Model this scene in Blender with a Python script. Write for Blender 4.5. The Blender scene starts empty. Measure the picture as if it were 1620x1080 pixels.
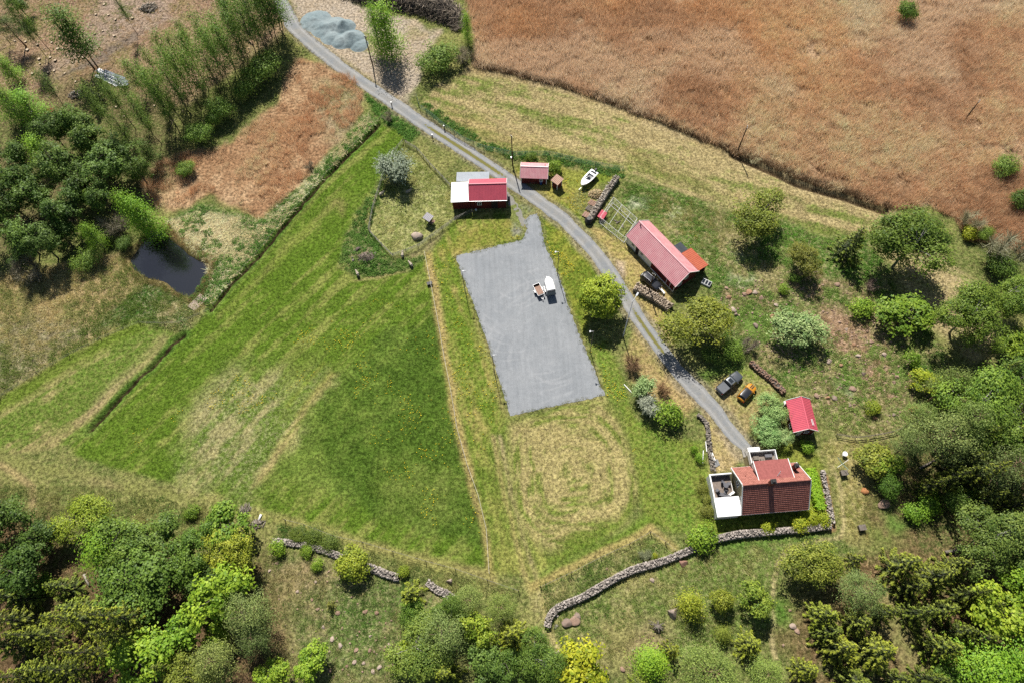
import bpy, bmesh, math, random
import numpy as np
from mathutils import Vector, Matrix

# ------------------------------------------------------------------ camera, sky, sun, exposure
scene = bpy.context.scene
COL = scene.collection
CAM_H = 114.0                                    # drone height in metres
FOC = 1080.0                                     # focal length in photo pixels (24 mm equivalent)
_dn = np.array([32.0, -525.0, -1080.0]); _dn /= np.linalg.norm(_dn)
_up = -_dn
_fw = np.array([0.0, 0.0, -1.0])
_Y = _fw - _up * _fw.dot(_up); _Y /= np.linalg.norm(_Y)
_X = np.cross(_Y, _up)
CAM_R = np.array([_X, _Y, _up])

def P(px, py, z=0.0):
    """point of the place at height z that the survey photo shows at pixel (px, py)"""
    d = CAM_R @ np.array([px - 810.0, -(py - 540.0), -FOC])
    s = (z - CAM_H) / d[2]
    return Vector((d[0] * s, d[1] * s, z))

cam_data = bpy.data.cameras.new('camera')
cam_data.sensor_width = 36.0
cam_data.lens = 24.0
cam_data.clip_start = 1.0
cam_data.clip_end = 6000.0
cam = bpy.data.objects.new('camera', cam_data)
COL.objects.link(cam)
M4 = Matrix([[*CAM_R[0], 0], [*CAM_R[1], 0], [*CAM_R[2], CAM_H], [0, 0, 0, 1]])
cam.matrix_world = M4
scene.camera = cam

SUN_EL, SUN_AZ = math.radians(50.0), math.radians(8.5)
LDIR = Vector((math.sin(SUN_AZ) * math.cos(SUN_EL), -math.cos(SUN_AZ) * math.cos(SUN_EL), -math.sin(SUN_EL)))
world = bpy.data.worlds.new('World'); scene.world = world; world.use_nodes = True
wn = world.node_tree.nodes; wl = world.node_tree.links
wn.clear()
sky = wn.new('ShaderNodeTexSky'); sky.sky_type = 'NISHITA'; sky.sun_disc = False
sky.sun_elevation = SUN_EL; sky.sun_rotation = -SUN_AZ
sky.air_density = 1.0; sky.dust_density = 1.0
bg = wn.new('ShaderNodeBackground'); bg.inputs[1].default_value = 0.05
wo = wn.new('ShaderNodeOutputWorld')
wl.new(sky.outputs[0], bg.inputs[0]); wl.new(bg.outputs[0], wo.inputs[0])

sun_data = bpy.data.lights.new('sun', 'SUN'); sun_data.energy = 5.0; sun_data.angle = math.radians(0.53)
sun_data.color = (1.0, 0.95, 0.88)
sun = bpy.data.objects.new('sun', sun_data); COL.objects.link(sun)
sun.rotation_euler = LDIR.to_track_quat('-Z', 'Y').to_euler()
sun.location = (0, 0, 200)

scene.view_settings.view_transform = 'Standard'
scene.view_settings.look = 'None'
scene.view_settings.exposure = 0.65
scene.view_settings.gamma = 1.0
scene.view_settings.use_curve_mapping = False
scene.cycles.max_bounces = 6
scene.cycles.diffuse_bounces = 2
scene.cycles.glossy_bounces = 2
scene.cycles.transmission_bounces = 3
scene.cycles.transparent_max_bounces = 4
scene.cycles.use_denoising = False

rng = np.random.default_rng(11)
random.seed(5)

# ------------------------------------------------------------------ colours and materials
GAIN = 1.95
def lin(c):
    c = c / 255.0
    return c / 12.92 if c <= 0.04045 else ((c + 0.055) / 1.055) ** 2.4
def S(r, g, b, k=1.0):
    """surface colour from the tone it shows in full sun"""
    return tuple(min(0.85, lin(v) * k / GAIN) for v in (r, g, b))

def new_mat(name):
    m = bpy.data.materials.new(name); m.use_nodes = True
    nt = m.node_tree; nt.nodes.clear()
    out = nt.nodes.new('ShaderNodeOutputMaterial')
    return m, nt, out

def noise_node(nt, scale, detail=4.0, rough=0.55, vec=None):
    n = nt.nodes.new('ShaderNodeTexNoise'); n.inputs['Scale'].default_value = scale
    n.inputs['Detail'].default_value = detail; n.inputs['Roughness'].default_value = rough
    if vec is not None: nt.links.new(vec, n.inputs['Vector'])
    return n

def maprange(nt, src, a, b, c, d, smooth=False):
    n = nt.nodes.new('ShaderNodeMapRange'); n.clamp = True
    if smooth: n.interpolation_type = 'SMOOTHSTEP'
    for i, v in zip((1, 2, 3, 4), (a, b, c, d)): n.inputs[i].default_value = v
    nt.links.new(src, n.inputs[0]); return n.outputs[0]

def mixcol(nt, fac, a, b, mode='MIX'):
    n = nt.nodes.new('ShaderNodeMix'); n.data_type = 'RGBA'; n.blend_type = mode
    for sock, v in ((n.inputs[0], fac), (n.inputs[6], a), (n.inputs[7], b)):
        if isinstance(v, (int, float)): sock.default_value = v
        elif isinstance(v, tuple): sock.default_value = (*v[:3], 1.0)
        else: nt.links.new(v, sock)
    return n.outputs[2]

def scalecol(nt, col, fac):
    n = nt.nodes.new('ShaderNodeVectorMath'); n.operation = 'SCALE'
    nt.links.new(col, n.inputs[0])
    if isinstance(fac, (int, float)): n.inputs['Scale'].default_value = fac
    else: nt.links.new(fac, n.inputs['Scale'])
    return n.outputs[0]

MATS = {}
def mat(name, col, rough=0.8, col2=None, scale=3.0, spec=0.3, metal=0.0, bump=0.0, bscale=12.0, lo=0.35, hi=0.65, wave=None, wang=0.0, coat=0.0):
    """painted / plain surface: two tones by noise, fine grain, optional corrugation along local x or y"""
    if name in MATS: return MATS[name]
    m, nt, out = new_mat(name)
    tc = nt.nodes.new('ShaderNodeTexCoord')
    b = nt.nodes.new('ShaderNodeBsdfPrincipled')
    b.inputs['Roughness'].default_value = rough; b.inputs['Metallic'].default_value = metal
    b.inputs['Specular IOR Level'].default_value = spec
    if coat: b.inputs['Coat Weight'].default_value = coat; b.inputs['Coat Roughness'].default_value = 0.08
    n1 = noise_node(nt, scale, 5, 0.6, tc.outputs['Object'])
    f = maprange(nt, n1.outputs[0], lo, hi, 0, 1, True)
    c2 = col2 if col2 else tuple(v * 0.82 for v in col)
    c = mixcol(nt, f, col, c2)
    n2 = noise_node(nt, scale * 7, 3, 0.6, tc.outputs['Object'])
    c = scalecol(nt, c, maprange(nt, n2.outputs[0], 0.25, 0.75, 0.88, 1.10))
    nt.links.new(c, b.inputs['Base Color'])
    if bump or wave:
        bp = nt.nodes.new('ShaderNodeBump')
        if wave:
            w = nt.nodes.new('ShaderNodeTexWave'); w.inputs['Scale'].default_value = wave
            w.bands_direction = 'X' if wang == 0 else 'Y'
            nt.links.new(tc.outputs['Object'], w.inputs['Vector'])
            nt.links.new(w.outputs['Fac'], bp.inputs['Height']); bp.inputs['Distance'].default_value = 0.05; bp.inputs['Strength'].default_value = 0.8
        else:
            n3 = noise_node(nt, bscale, 4, 0.6, tc.outputs['Object'])
            nt.links.new(n3.outputs[0], bp.inputs['Height']); bp.inputs['Distance'].default_value = bump; bp.inputs['Strength'].default_value = 1.0
        nt.links.new(bp.outputs[0], b.inputs['Normal'])
    nt.links.new(b.outputs[0], out.inputs[0])
    MATS[name] = m
    return m

def leaf_mat(name, c1, c2, trans=0.26, spec=0.25, instancer=False):
    """foliage: tone between c1 and c2 per leaf, tinted per plant, light passes through"""
    if name in MATS: return MATS[name]
    m, nt, out = new_mat(name)
    at = nt.nodes.new('ShaderNodeAttribute'); at.attribute_name = 'tone'
    c = mixcol(nt, at.outputs['Fac'], c1, c2)
    if instancer:
        ia = nt.nodes.new('ShaderNodeAttribute'); ia.attribute_name = 'tint'; ia.attribute_type = 'INSTANCER'
        c = mixcol(nt, 1.0, c, ia.outputs['Color'], 'MULTIPLY')
    else:
        oi = nt.nodes.new('ShaderNodeObjectInfo')
        c = mixcol(nt, 1.0, c, oi.outputs['Color'], 'MULTIPLY')
    d = nt.nodes.new('ShaderNodeBsdfPrincipled'); d.inputs['Roughness'].default_value = 0.55
    d.inputs['Specular IOR Level'].default_value = spec
    t = nt.nodes.new('ShaderNodeBsdfTranslucent')
    nt.links.new(c, d.inputs['Base Color'])
    nt.links.new(c, t.inputs['Color'])
    mx = nt.nodes.new('ShaderNodeMixShader'); mx.inputs[0].default_value = trans
    nt.links.new(d.outputs[0], mx.inputs[1]); nt.links.new(t.outputs[0], mx.inputs[2])
    nt.links.new(mx.outputs[0], out.inputs[0])
    MATS[name] = m
    return m

# ------------------------------------------------------------------ object helpers
def tag(o, label=None, cat=None, group=None, kind=None):
    if label: o['label'] = label
    if cat: o['category'] = cat
    if group: o['group'] = group
    if kind: o['kind'] = kind
    return o

def thing(name, label, cat, loc=(0, 0, 0), rotz=0.0, group=None):
    o = bpy.data.objects.new(name, None); COL.objects.link(o)
    o.empty_display_size = 0.2
    o.location = loc; o.rotation_euler = (0, 0, rotz)
    o['kind'] = 'thing'
    return tag(o, label, cat, group)

def link_mesh(name, me, m=None, parent=None, loc=None):
    o = bpy.data.objects.new(name, me); COL.objects.link(o)
    if m is not None and not me.materials: me.materials.append(m)
    if parent is not None: o.parent = parent
    if loc is not None: o.location = loc
    return o

def mesh_np(name, v, f, tone=None, smooth=False):
    """fast mesh from arrays: v (n,3), f (m,k) with fixed k"""
    v = np.asarray(v, dtype=np.float32); f = np.asarray(f, dtype=np.int32)
    me = bpy.data.meshes.new(name)
    me.vertices.add(len(v)); me.vertices.foreach_set('co', v.ravel())
    k = f.shape[1]
    me.loops.add(f.size); me.loops.foreach_set('vertex_index', f.ravel())
    me.polygons.add(len(f)); me.polygons.foreach_set('loop_start', np.arange(0, f.size, k, dtype=np.int32))
    me.polygons.foreach_set('loop_total', np.full(len(f), k, dtype=np.int32))
    if smooth: me.polygons.foreach_set('use_smooth', np.ones(len(f), dtype=bool))
    if tone is not None:
        a = me.attributes.new('tone', 'FLOAT', 'POINT'); a.data.foreach_set('value', np.asarray(tone, dtype=np.float32))
    me.update(calc_edges=True)
    return me

class MB:
    """collects boxes, tubes and prisms; build() links them as one mesh object"""
    def __init__(s): s.v = []; s.f = []
    def add(s, vs, fs):
        n = len(s.v); s.v += [tuple(p) for p in vs]; s.f += [tuple(i + n for i in q) for q in fs]; return s
    def box(s, c, d, rz=0.0, rx=0.0, ry=0.0):
        R = (Matrix.Rotation(rz, 3, 'Z') @ Matrix.Rotation(ry, 3, 'Y') @ Matrix.Rotation(rx, 3, 'X'))
        c = Vector(c); vs = []
        for sz in (-.5, .5):
            for sx, sy in ((-.5, -.5), (.5, -.5), (.5, .5), (-.5, .5)):
                vs.append(c + R @ Vector((sx * d[0], sy * d[1], sz * d[2])))
        return s.add(vs, [(3, 2, 1, 0), (4, 5, 6, 7), (0, 1, 5, 4), (1, 2, 6, 5), (2, 3, 7, 6), (3, 0, 4, 7)])
    def bar(s, a, b, w, h=None):
        """square bar from a to b"""
        a = Vector(a); b = Vector(b); h = h or w
        d = (b - a); L = d.length
        if L < 1e-6: return s
        d.normalize(); up = Vector((0, 0, 1)) if abs(d.z) < 0.95 else Vector((1, 0, 0))
        x = d.cross(up).normalized(); y = x.cross(d)
        vs = []
        for q in (a, b):
            for sx, sy in ((-.5, -.5), (.5, -.5), (.5, .5), (-.5, .5)): vs.append(q + x * sx * w + y * sy * h)
        return s.add(vs, [(3, 2, 1, 0), (4, 5, 6, 7), (0, 1, 5, 4), (1, 2, 6, 5), (2, 3, 7, 6), (3, 0, 4, 7)])
    def tube(s, pts, rad, n=6, cap=True):
        pts = [Vector(p) for p in pts]
        rad = rad if isinstance(rad, (list, tuple)) else [rad] * len(pts)
        vs = []; fs = []
        for i, p in enumerate(pts):
            d = (pts[min(i + 1, len(pts) - 1)] - pts[max(i - 1, 0)])
            d = d.normalized() if d.length > 1e-9 else Vector((0, 0, 1))
            up = Vector((0, 0, 1)) if abs(d.z) < 0.9 else Vector((1, 0, 0))
            x = d.cross(up).normalized(); y = d.cross(x)
            for k in range(n):
                a = 2 * math.pi * k / n; vs.append(p + (x * math.cos(a) + y * math.sin(a)) * rad[i])
        for i in range(len(pts) - 1):
            for k in range(n):
                a, b = i * n + k, i * n + (k + 1) % n; fs.append((a, b, b + n, a + n))
        if cap: fs.append(tuple(range(n))[::-1]); fs.append(tuple(range((len(pts) - 1) * n, len(pts) * n)))
        return s.add(vs, fs)
    def poly(s, pts, t):
        """closed plate: outline pts (3-D, about flat) and thickness vector t downwards"""
        pts = [Vector(p) for p in pts]; t = Vector(t); n = len(pts)
        vs = pts + [p + t for p in pts]
        fs = [tuple(range(n)), tuple(range(2 * n - 1, n - 1, -1))]
        for i in range(n): fs.append((i, i + n, (i + 1) % n + n, (i + 1) % n))
        return s.add(vs, fs)
    def build(s, name, m, parent=None, smooth=False, loc=None):
        me = bpy.data.meshes.new(name); me.from_pydata(s.v, [], s.f)
        bm = bmesh.new(); bm.from_mesh(me); bmesh.ops.recalc_face_normals(bm, faces=bm.faces); bm.to_mesh(me); bm.free()
        if smooth:
            for p in me.polygons: p.use_smooth = True
        me.materials.append(m)
        return link_mesh(name, me, None, parent, loc)

def copy_tree(o, parent=None, kids={}):
    c = o.copy(); COL.objects.link(c)
    if parent is not None: c.parent = parent
    for ch in kids.get(o, list(o.children)): copy_tree(ch, c, kids)
    return c

# ------------------------------------------------------------------ noise in numpy
_T = np.random.default_rng(3).random((256, 256)).astype(np.float32)
def vnoise(x, y, seed=0):
    x = x + seed * 37.7; y = y + seed * 91.3
    ix = np.floor(x).astype(np.int64); iy = np.floor(y).astype(np.int64)
    fx = (x - ix).astype(np.float32); fy = (y - iy).astype(np.float32)
    fx = fx * fx * (3 - 2 * fx); fy = fy * fy * (3 - 2 * fy)
    a = _T[ix & 255, iy & 255]; b = _T[(ix + 1) & 255, iy & 255]
    c = _T[ix & 255, (iy + 1) & 255]; d = _T[(ix + 1) & 255, (iy + 1) & 255]
    return (a * (1 - fx) + b * fx) * (1 - fy) + (c * (1 - fx) + d * fx) * fy
def fbm(x, y, oct=4, seed=0, gain=0.55):
    s = np.zeros_like(x, dtype=np.float32); a = 1.0; t = 0.0
    for o in range(oct):
        s += a * vnoise(x * 2 ** o, y * 2 ** o, seed + o); t += a; a *= gain
    return s / t
def sstep(a, b, x):
    t = np.clip((x - a) / (b - a), 0, 1); return t * t * (3 - 2 * t)
def poly_sd(X, Y, poly):
    """signed distance to polygon, positive inside"""
    p = np.asarray([(q[0], q[1]) for q in poly]); n = len(p)
    d2 = np.full(X.shape, 1e12); ins = np.zeros(X.shape, bool)
    for i in range(n):
        ax, ay = p[i]; bx, by = p[(i + 1) % n]
        ex, ey = bx - ax, by - ay; L = ex * ex + ey * ey + 1e-12
        t = np.clip(((X - ax) * ex + (Y - ay) * ey) / L, 0, 1)
        d2 = np.minimum(d2, (X - ax - t * ex) ** 2 + (Y - ay - t * ey) ** 2)
        c = (ay > Y) != (by > Y)
        with np.errstate(divide='ignore', invalid='ignore'):
            xi = ex * (Y - ay) / (ey if abs(ey) > 1e-9 else 1e-9) + ax
        ins ^= c & (X < xi)
    return np.where(ins, 1, -1) * np.sqrt(d2)
def line_d(X, Y, pts):
    d2 = np.full(X.shape, 1e12)
    for (a, b) in zip(pts[:-1], pts[1:]):
        ex, ey = b[0] - a[0], b[1] - a[1]; L = ex * ex + ey * ey + 1e-12
        t = np.clip(((X - a[0]) * ex + (Y - a[1]) * ey) / L, 0, 1)
        d2 = np.minimum(d2, (X - a[0] - t * ex) ** 2 + (Y - a[1] - t * ey) ** 2)
    return np.sqrt(d2)
def W(*px):
    """outline in photo pixels to ground points"""
    return [P(*q) for q in px]
# ------------------------------------------------------------------ layout of the place (ground outlines)
ROAD_PX = [(430, -30), (452, 18), (470, 48), (520, 92), (570, 128), (618, 160), (660, 190), (700, 216), (745, 245), (780, 268),
           (812, 290), (850, 317), (888, 345), (918, 374), (948, 408), (980, 455), (1006, 497), (1038, 543), (1073, 588), (1106, 622),
           (1134, 652), (1156, 682), (1172, 700), (1184, 712)]
ROAD_W = [3.6, 3.8, 3.9, 3.6, 3.3, 3.2, 3.3, 3.4, 3.5, 3.5, 3.4, 3.3, 3.2, 3.1, 3.1, 3.2, 3.1, 3.0, 3.0, 3.2, 3.0, 2.6, 2.2, 2.0]
YARD_PX = [(720, 406), (770, 393), (828, 379), (834, 362), (829, 350), (838, 340), (850, 338), (855, 352), (861, 385), (886, 442), (905, 500), (925, 550),
           (957, 625), (880, 641), (808, 657), (790, 600), (768, 535), (745, 470)]
POND_PX = [(203, 409), (215, 392), (232, 374), (252, 363), (272, 380), (300, 402), (328, 416), (327, 430), (318, 446), (312, 462),
           (300, 470), (278, 462), (262, 448), (240, 440), (222, 434), (208, 424)]
DITCHES = [W((600, 196), (527, 270), (480, 322), (405, 411), (365, 450), (333, 491)), W((290, 531), (277, 542), (215, 605), (142, 680))]
DITCH_FAR = [W((1160, 246), (1210, 268), (1260, 292), (1330, 312), (1400, 336))]
REED_PX = [(718, -140), (742, 20), (752, 80), (748, 104), (800, 114), (860, 130), (925, 148), (985, 172), (1045, 192), (1110, 222), (1165, 243), (1215, 262),
           (1265, 285), (1330, 304), (1405, 330), (1470, 325), (1510, 345), (1530, 380), (1570, 385), (1625, 405), (1800, 430), (1900, -100)]
REED2_PX = [(470, 95), (520, 105), (560, 125), (576, 150), (572, 178), (540, 215), (500, 262), (480, 290), (440, 325), (415, 345), (380, 330), (330, 308), (300, 330), (262, 335), (232, 312), (222, 290),
            (250, 258), (300, 240), (345, 235), (395, 200), (440, 160), (452, 120)]
HAY_PX = [(672, 158), (700, 130), (745, 108), (860, 132), (985, 174), (1110, 226), (1265, 290), (1405, 336), (1375, 372), (1300, 372), (1235, 345), (1160, 335), (1080, 305), (1000, 275),
          (930, 258), (870, 244), (812, 240), (760, 226), (715, 200), (680, 172)]
MEADOW_PX = [(604, 198), (640, 208), (632, 235), (600, 290), (575, 340), (540, 395), (540, 425), (565, 440), (600, 440), (650, 428), (676, 402), (692, 490), (705, 570), (722, 650), (742, 740), (768, 830),
             (778, 905), (690, 885), (560, 850), (430, 805), (300, 770), (200, 745), (120, 720), (112, 702), (205, 615), (290, 532), (335, 490), (410, 410), (482, 320), (530, 268)]
DARK_PX = [(545, 575), (590, 540), (660, 505), (694, 500), (722, 650), (768, 835), (765, 862), (735, 866), (640, 832), (540, 790), (440, 752), (470, 700), (505, 640)]
PADDOCK_PX = [(640, 236), (672, 262), (715, 300), (716, 345), (700, 364), (662, 392), (622, 407), (604, 390), (584, 366), (592, 325), (612, 275)]

# fine ground grid where the photo looks, coarse beyond to the horizon
STEP = 0.4
def axis(a, b):
    core = np.arange(a, b + 1e-6, STEP)
    far = np.array([4, 10, 22, 45, 90, 180, 400, 900, 1800.0])
    return np.concatenate([(a - far)[::-1], core, b + far])
gx = axis(-142.0, 146.0); gy = axis(-14.0, 176.0)
NX, NY = len(gx), len(gy)
GX, GY = np.meshgrid(gx, gy); GX = GX.ravel(); GY = GY.ravel()
NV = len(GX)
ALB = np.zeros((NV, 3), np.float32); ALB2 = np.zeros((NV, 3), np.float32); AMT = np.zeros(NV, np.float32); BMP = np.zeros(NV, np.float32)
WXn = (fbm(GX * 0.25, GY * 0.25, 4, 1) - 0.5) * 2; WYn = (fbm(GX * 0.25, GY * 0.25, 4, 7) - 0.5) * 2
N_big = fbm(GX * 0.06, GY * 0.06, 4, 12); N_mid = fbm(GX * 0.22, GY * 0.22, 5, 21, 0.65); N_fine = fbm(GX * 0.7, GY * 0.7, 3, 33, 0.7)

def zone(poly, c1, c2, c3=None, bias=0.5, width=0.12, soft=0.6, warp=1.2, amt=0.5, bmp=0.06, streak=None, field=None, alpha=1.0, var=0.3, line=None):
    """lay a patch of ground cover; c1/c2 mix by coarse noise or mowing streaks, c3 comes in at the finest scale"""
    if poly is not None:
        p = np.asarray([(q[0], q[1]) for q in poly]); mg = 3 + warp * 2 + soft
        sel = np.where((GX > p[:, 0].min() - mg) & (GX < p[:, 0].max() + mg) & (GY > p[:, 1].min() - mg) & (GY < p[:, 1].max() + mg))[0]
    else: sel = np.arange(NV)
    x, y = GX[sel], GY[sel]
    if poly is None: m = np.ones(len(sel), np.float32) * alpha
    elif line is not None:
        d = line_d(x + WXn[sel] * warp, y + WYn[sel] * warp, poly); m = (1 - sstep(line - soft, line + soft, d)) * alpha
    else:
        m = sstep(-soft, soft, poly_sd(x + WXn[sel] * warp, y + WYn[sel] * warp, poly)) * alpha
    if field is not None: n = field(x, y)
    elif streak is not None:
        a = math.radians(streak[0]); u = x * math.cos(a) + y * math.sin(a); v = -x * math.sin(a) + y * math.cos(a)
        n = 0.55 * fbm(u * streak[1], v * streak[2], 4, 5, 0.7) + 0.25 * N_mid[sel] + 0.2 * N_fine[sel]
    else: n = 0.35 * N_big[sel] + 0.4 * N_mid[sel] + 0.25 * N_fine[sel]
    f = sstep(bias - width, bias + width, n)[:, None]
    c = np.array(c1) * (1 - f) + np.array(c2) * f
    c = c * (1 + var * (N_fine[sel] - 0.5) * 1.6 + var * (N_mid[sel] - 0.5))[:, None]
    m1 = m[:, None]
    ALB[sel] = ALB[sel] * (1 - m1) + c * m1
    ALB2[sel] = ALB2[sel] * (1 - m1) + np.array(c3 if c3 else c2) * m1
    AMT[sel] = AMT[sel] * (1 - m) + amt * m
    BMP[sel] = BMP[sel] * (1 - m) + bmp * m

GREEN = S(106, 130, 44); GREEN2 = S(128, 150, 58); LUSH = S(68, 112, 42); STRAW = S(192, 172, 118); STRAW2 = S(205, 186, 140)
ROUGH = S(112, 126, 66); BROWN = S(174, 140, 106); BROWN2 = S(202, 172, 138); FLOOR = S(150, 126, 96); SAND = S(202, 186, 164)
DKGREEN = S(80, 106, 40); PALEG = S(168, 170, 104)
# base: rough pasture and forest floor
zone(None, ROUGH, S(142, 144, 84), S(168, 160, 108), bias=0.54, width=0.1, amt=0.6, bmp=0.12)
# reed fen and its far meadow
zone(W(*REED_PX), BROWN, BROWN2, S(120, 84, 58), soft=0.5, warp=0.6, amt=0.6, bmp=0.15)
zone(W((1010, -60), (1100, 40), (1200, 100), (1300, 140), (1400, 200), (1360, 240), (1200, 190), (1080, 130), (980, 60), (900, 0)), S(186, 144, 98), S(172, 132, 92), soft=6, warp=5, alpha=0.7)
zone(W(*HAY_PX), S(200, 182, 132), S(124, 142, 66), S(176, 162, 112), bias=0.545, width=0.09, streak=(-24, 0.05, 0.6), soft=0.5, amt=0.6, var=0.35)
zone(W((690, 185), (720, 170), (770, 195), (850, 225), (930, 245), (920, 256), (820, 240), (740, 220)), GREEN, STRAW, bias=0.52, streak=(-20, .08, .5), soft=2.0, warp=2, amt=.5, alpha=.75)
zone(W((960, 225), (1010, 240), (1100, 280), (1180, 325), (1100, 300), (1020, 275)), GREEN, STRAW, bias=0.52, streak=(-28, .08, .5), soft=1.6, warp=2, amt=.5, alpha=.7)
zone(W((745, 108), (860, 131), (985, 173), (1110, 224), (1265, 289), (1405, 335)), S(205, 186, 142), S(188, 168, 120), line=1.6, soft=1.2, amt=.5)
# marsh to the left, clearing, gravel place
zone(W((-40, 440), (60, 425), (190, 400), (232, 440), (330, 480), (285, 525), (215, 512), (110, 562), (0, 632), (-60, 660)), S(176, 154, 108), S(124, 134, 70), S(196, 178, 134), bias=0.52, amt=0.8, soft=1.0, bmp=.15)
zone(W((-40, 520), (60, 500), (150, 520), (90, 560), (0, 625), (-60, 650)), S(150, 142, 108), S(104, 116, 72), S(186, 176, 146), bias=.5, amt=.9, soft=1.6, bmp=.2, alpha=.8)
zone(W((200, 470), (232, 445), (312, 485), (290, 525), (215, 512), (150, 520)), LUSH, S(186, 172, 128), S(196, 184, 146), bias=.55, width=.06, amt=.75, soft=1.0, bmp=.2)
zone(W(*REED2_PX), S(182, 144, 108), S(204, 172, 134), S(150, 112, 82), soft=1.0, warp=1.5, amt=0.6, bmp=0.15)
zone(W((500, 130), (560, 128), (578, 160), (560, 200), (520, 235), (505, 190)), S(176, 158, 124), S(130, 132, 84), S(196, 182, 150), bias=.5, soft=2, warp=2, amt=.8, alpha=.85)
zone(W((-60, -60), (455, -60), (462, 30), (440, 60), (300, 160), (200, 190), (90, 160), (-60, 190)), S(170, 138, 112), S(138, 128, 82), S(192, 166, 140), bias=0.53, amt=0.8, soft=2.5, bmp=.12)
zone(W((150, 0), (270, -20), (280, 30), (200, 60), (120, 110), (70, 125), (60, 110), (130, 70)), S(178, 158, 142), S(160, 136, 112), SAND, soft=2.5, warp=2.5, amt=.6, alpha=.8)
zone(W((130, 112), (170, 95), (215, 65), (222, 52), (205, 55), (150, 88), (85, 128)), S(158, 140, 124), S(138, 124, 108), soft=.8, warp=1.0, amt=.4, bmp=.1)
zone(W((452, -40), (560, 5), (620, 25), (700, 50), (672, 105), (650, 150), (640, 165), (600, 140), (560, 112), (500, 70), (462, 25)), SAND, S(184, 166, 140), S(210, 198, 182), soft=1.0, warp=2.0, amt=.5)
zone(W((560, 52), (600, 58), (610, 85), (560, 82), (545, 70)), S(120, 136, 62), S(190, 168, 140), S(180, 160, 124), bias=.5, soft=1.2, warp=2.5, amt=.7, alpha=.8)
zone(W((640, 40), (690, 50), (676, 62), (640, 60)), S(150, 150, 90), S(190, 166, 130), bias=.5, soft=1.5, warp=2, amt=.7, alpha=.7)
# lush strip by the ditch, corner triangle
zone(W((585, 175), (604, 192), (530, 262), (480, 315), (405, 402), (330, 485), (300, 470), (330, 425), (300, 390), (262, 350), (300, 330), (340, 325), (415, 350), (470, 300)), LUSH, S(96, 128, 60), S(190, 178, 134), bias=.55, amt=.6, soft=1.0, warp=1.2, bmp=.2)
zone(W((265, 355), (330, 335), (395, 350), (370, 400), (330, 415), (300, 390)), S(112, 132, 70), S(194, 178, 136), S(200, 188, 150), bias=.48, width=.07, amt=.8, soft=1.2, warp=1.5, bmp=.2)
zone(W((515, 92), (575, 135), (625, 170), (672, 208), (648, 228), (610, 196), (590, 178), (578, 150), (545, 118)), LUSH, S(92, 124, 54), S(186, 170, 120), bias=.56, amt=.5, soft=.5, warp=.6, bmp=.2)
# meadow
zone(W(*MEADOW_PX), S(101, 130, 44), S(148, 154, 82), S(122, 144, 58), bias=0.55, width=.1, streak=(48, 0.05, 0.8), soft=0.5, warp=.6, amt=0.5, var=.25)
zone(W((300, 650), (360, 600), (420, 590), (520, 600), (500, 650), (440, 745), (380, 770), (290, 760)), S(112, 138, 56), S(184, 172, 124), S(202, 190, 152), bias=0.52, width=.08, streak=(50, 0.08, 0.5), soft=4, warp=4, amt=0.6, alpha=.75)
zone(W((400, 765), (420, 740), (470, 660), (520, 590), (530, 592), (480, 665), (430, 755)), S(196, 176, 122), S(150, 156, 80), bias=.52, streak=(52, .1, .8), soft=.9, warp=1.2, amt=.5, alpha=.8)
zone(W((430, 600), (455, 575), (490, 560), (520, 540), (500, 585), (470, 640), (440, 660)), S(150, 158, 84), S(120, 142, 58), streak=(50, .06, .6), soft=3, warp=3, alpha=.6)
zone(W(*DARK_PX), S(84, 112, 42), S(122, 142, 64), S(104, 132, 54), bias=.52, width=.12, soft=1.6, warp=2.6, amt=.7, var=.4, bmp=.14, alpha=.9)
zone(W((600, 745), (700, 740), (735, 800), (720, 830), (620, 815)), S(110, 134, 52), S(140, 146, 80), soft=3, warp=4, amt=.6, alpha=.5)
zone(W((300, 775), (430, 808), (560, 850), (690, 888), (778, 908), (700, 906), (560, 870), (430, 825), (330, 790)), S(112, 138, 56), S(166, 160, 96), bias=.53, soft=1.2, warp=1, amt=.5, alpha=.8)
for q in ([(335, 485), (420, 400), (500, 310)], [(350, 500), (470, 380), (530, 320)]):
    zone(W(*q), S(176, 168, 104), S(130, 148, 60), line=.8, soft=.8, warp=1.0, amt=.4, alpha=.55)
for q in ([(455, 640), (512, 575)], [(470, 655), (525, 590)]):
    zone(W(*q), S(190, 172, 110), S(140, 150, 66), line=.35, soft=.4, warp=.3, alpha=.6)
zone(W((556, 445), (600, 440), (645, 428), (655, 418)), S(186, 168, 120), S(150, 146, 84), line=.25, soft=.3, warp=.4, alpha=.8)
zone(W((535, 300), (560, 308), (540, 345), (525, 330)), S(184, 166, 112), GREEN, bias=.5, soft=1.2, warp=1.5, alpha=.6)
# small field on the left
zone(W((285, 530), (262, 516), (215, 514), (110, 566), (0, 634), (-60, 665), (-60, 720), (110, 705), (140, 680)), S(110, 136, 56), S(172, 158, 108), S(150, 150, 88), bias=.545, width=.09, streak=(38, .06, .6), soft=.6, amt=.6)
zone(W((215, 516), (110, 570), (0, 640), (-60, 670)), GREEN, S(130, 146, 66), line=1.8, soft=1.4, warp=.8, amt=.5, alpha=.85)
zone(W((205, 600), (270, 545), (262, 530), (180, 605), (120, 670), (150, 660)), S(182, 160, 122), S(150, 146, 92), streak=(42, .06, .6), soft=1.4, warp=1.2, alpha=.75)
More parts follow.
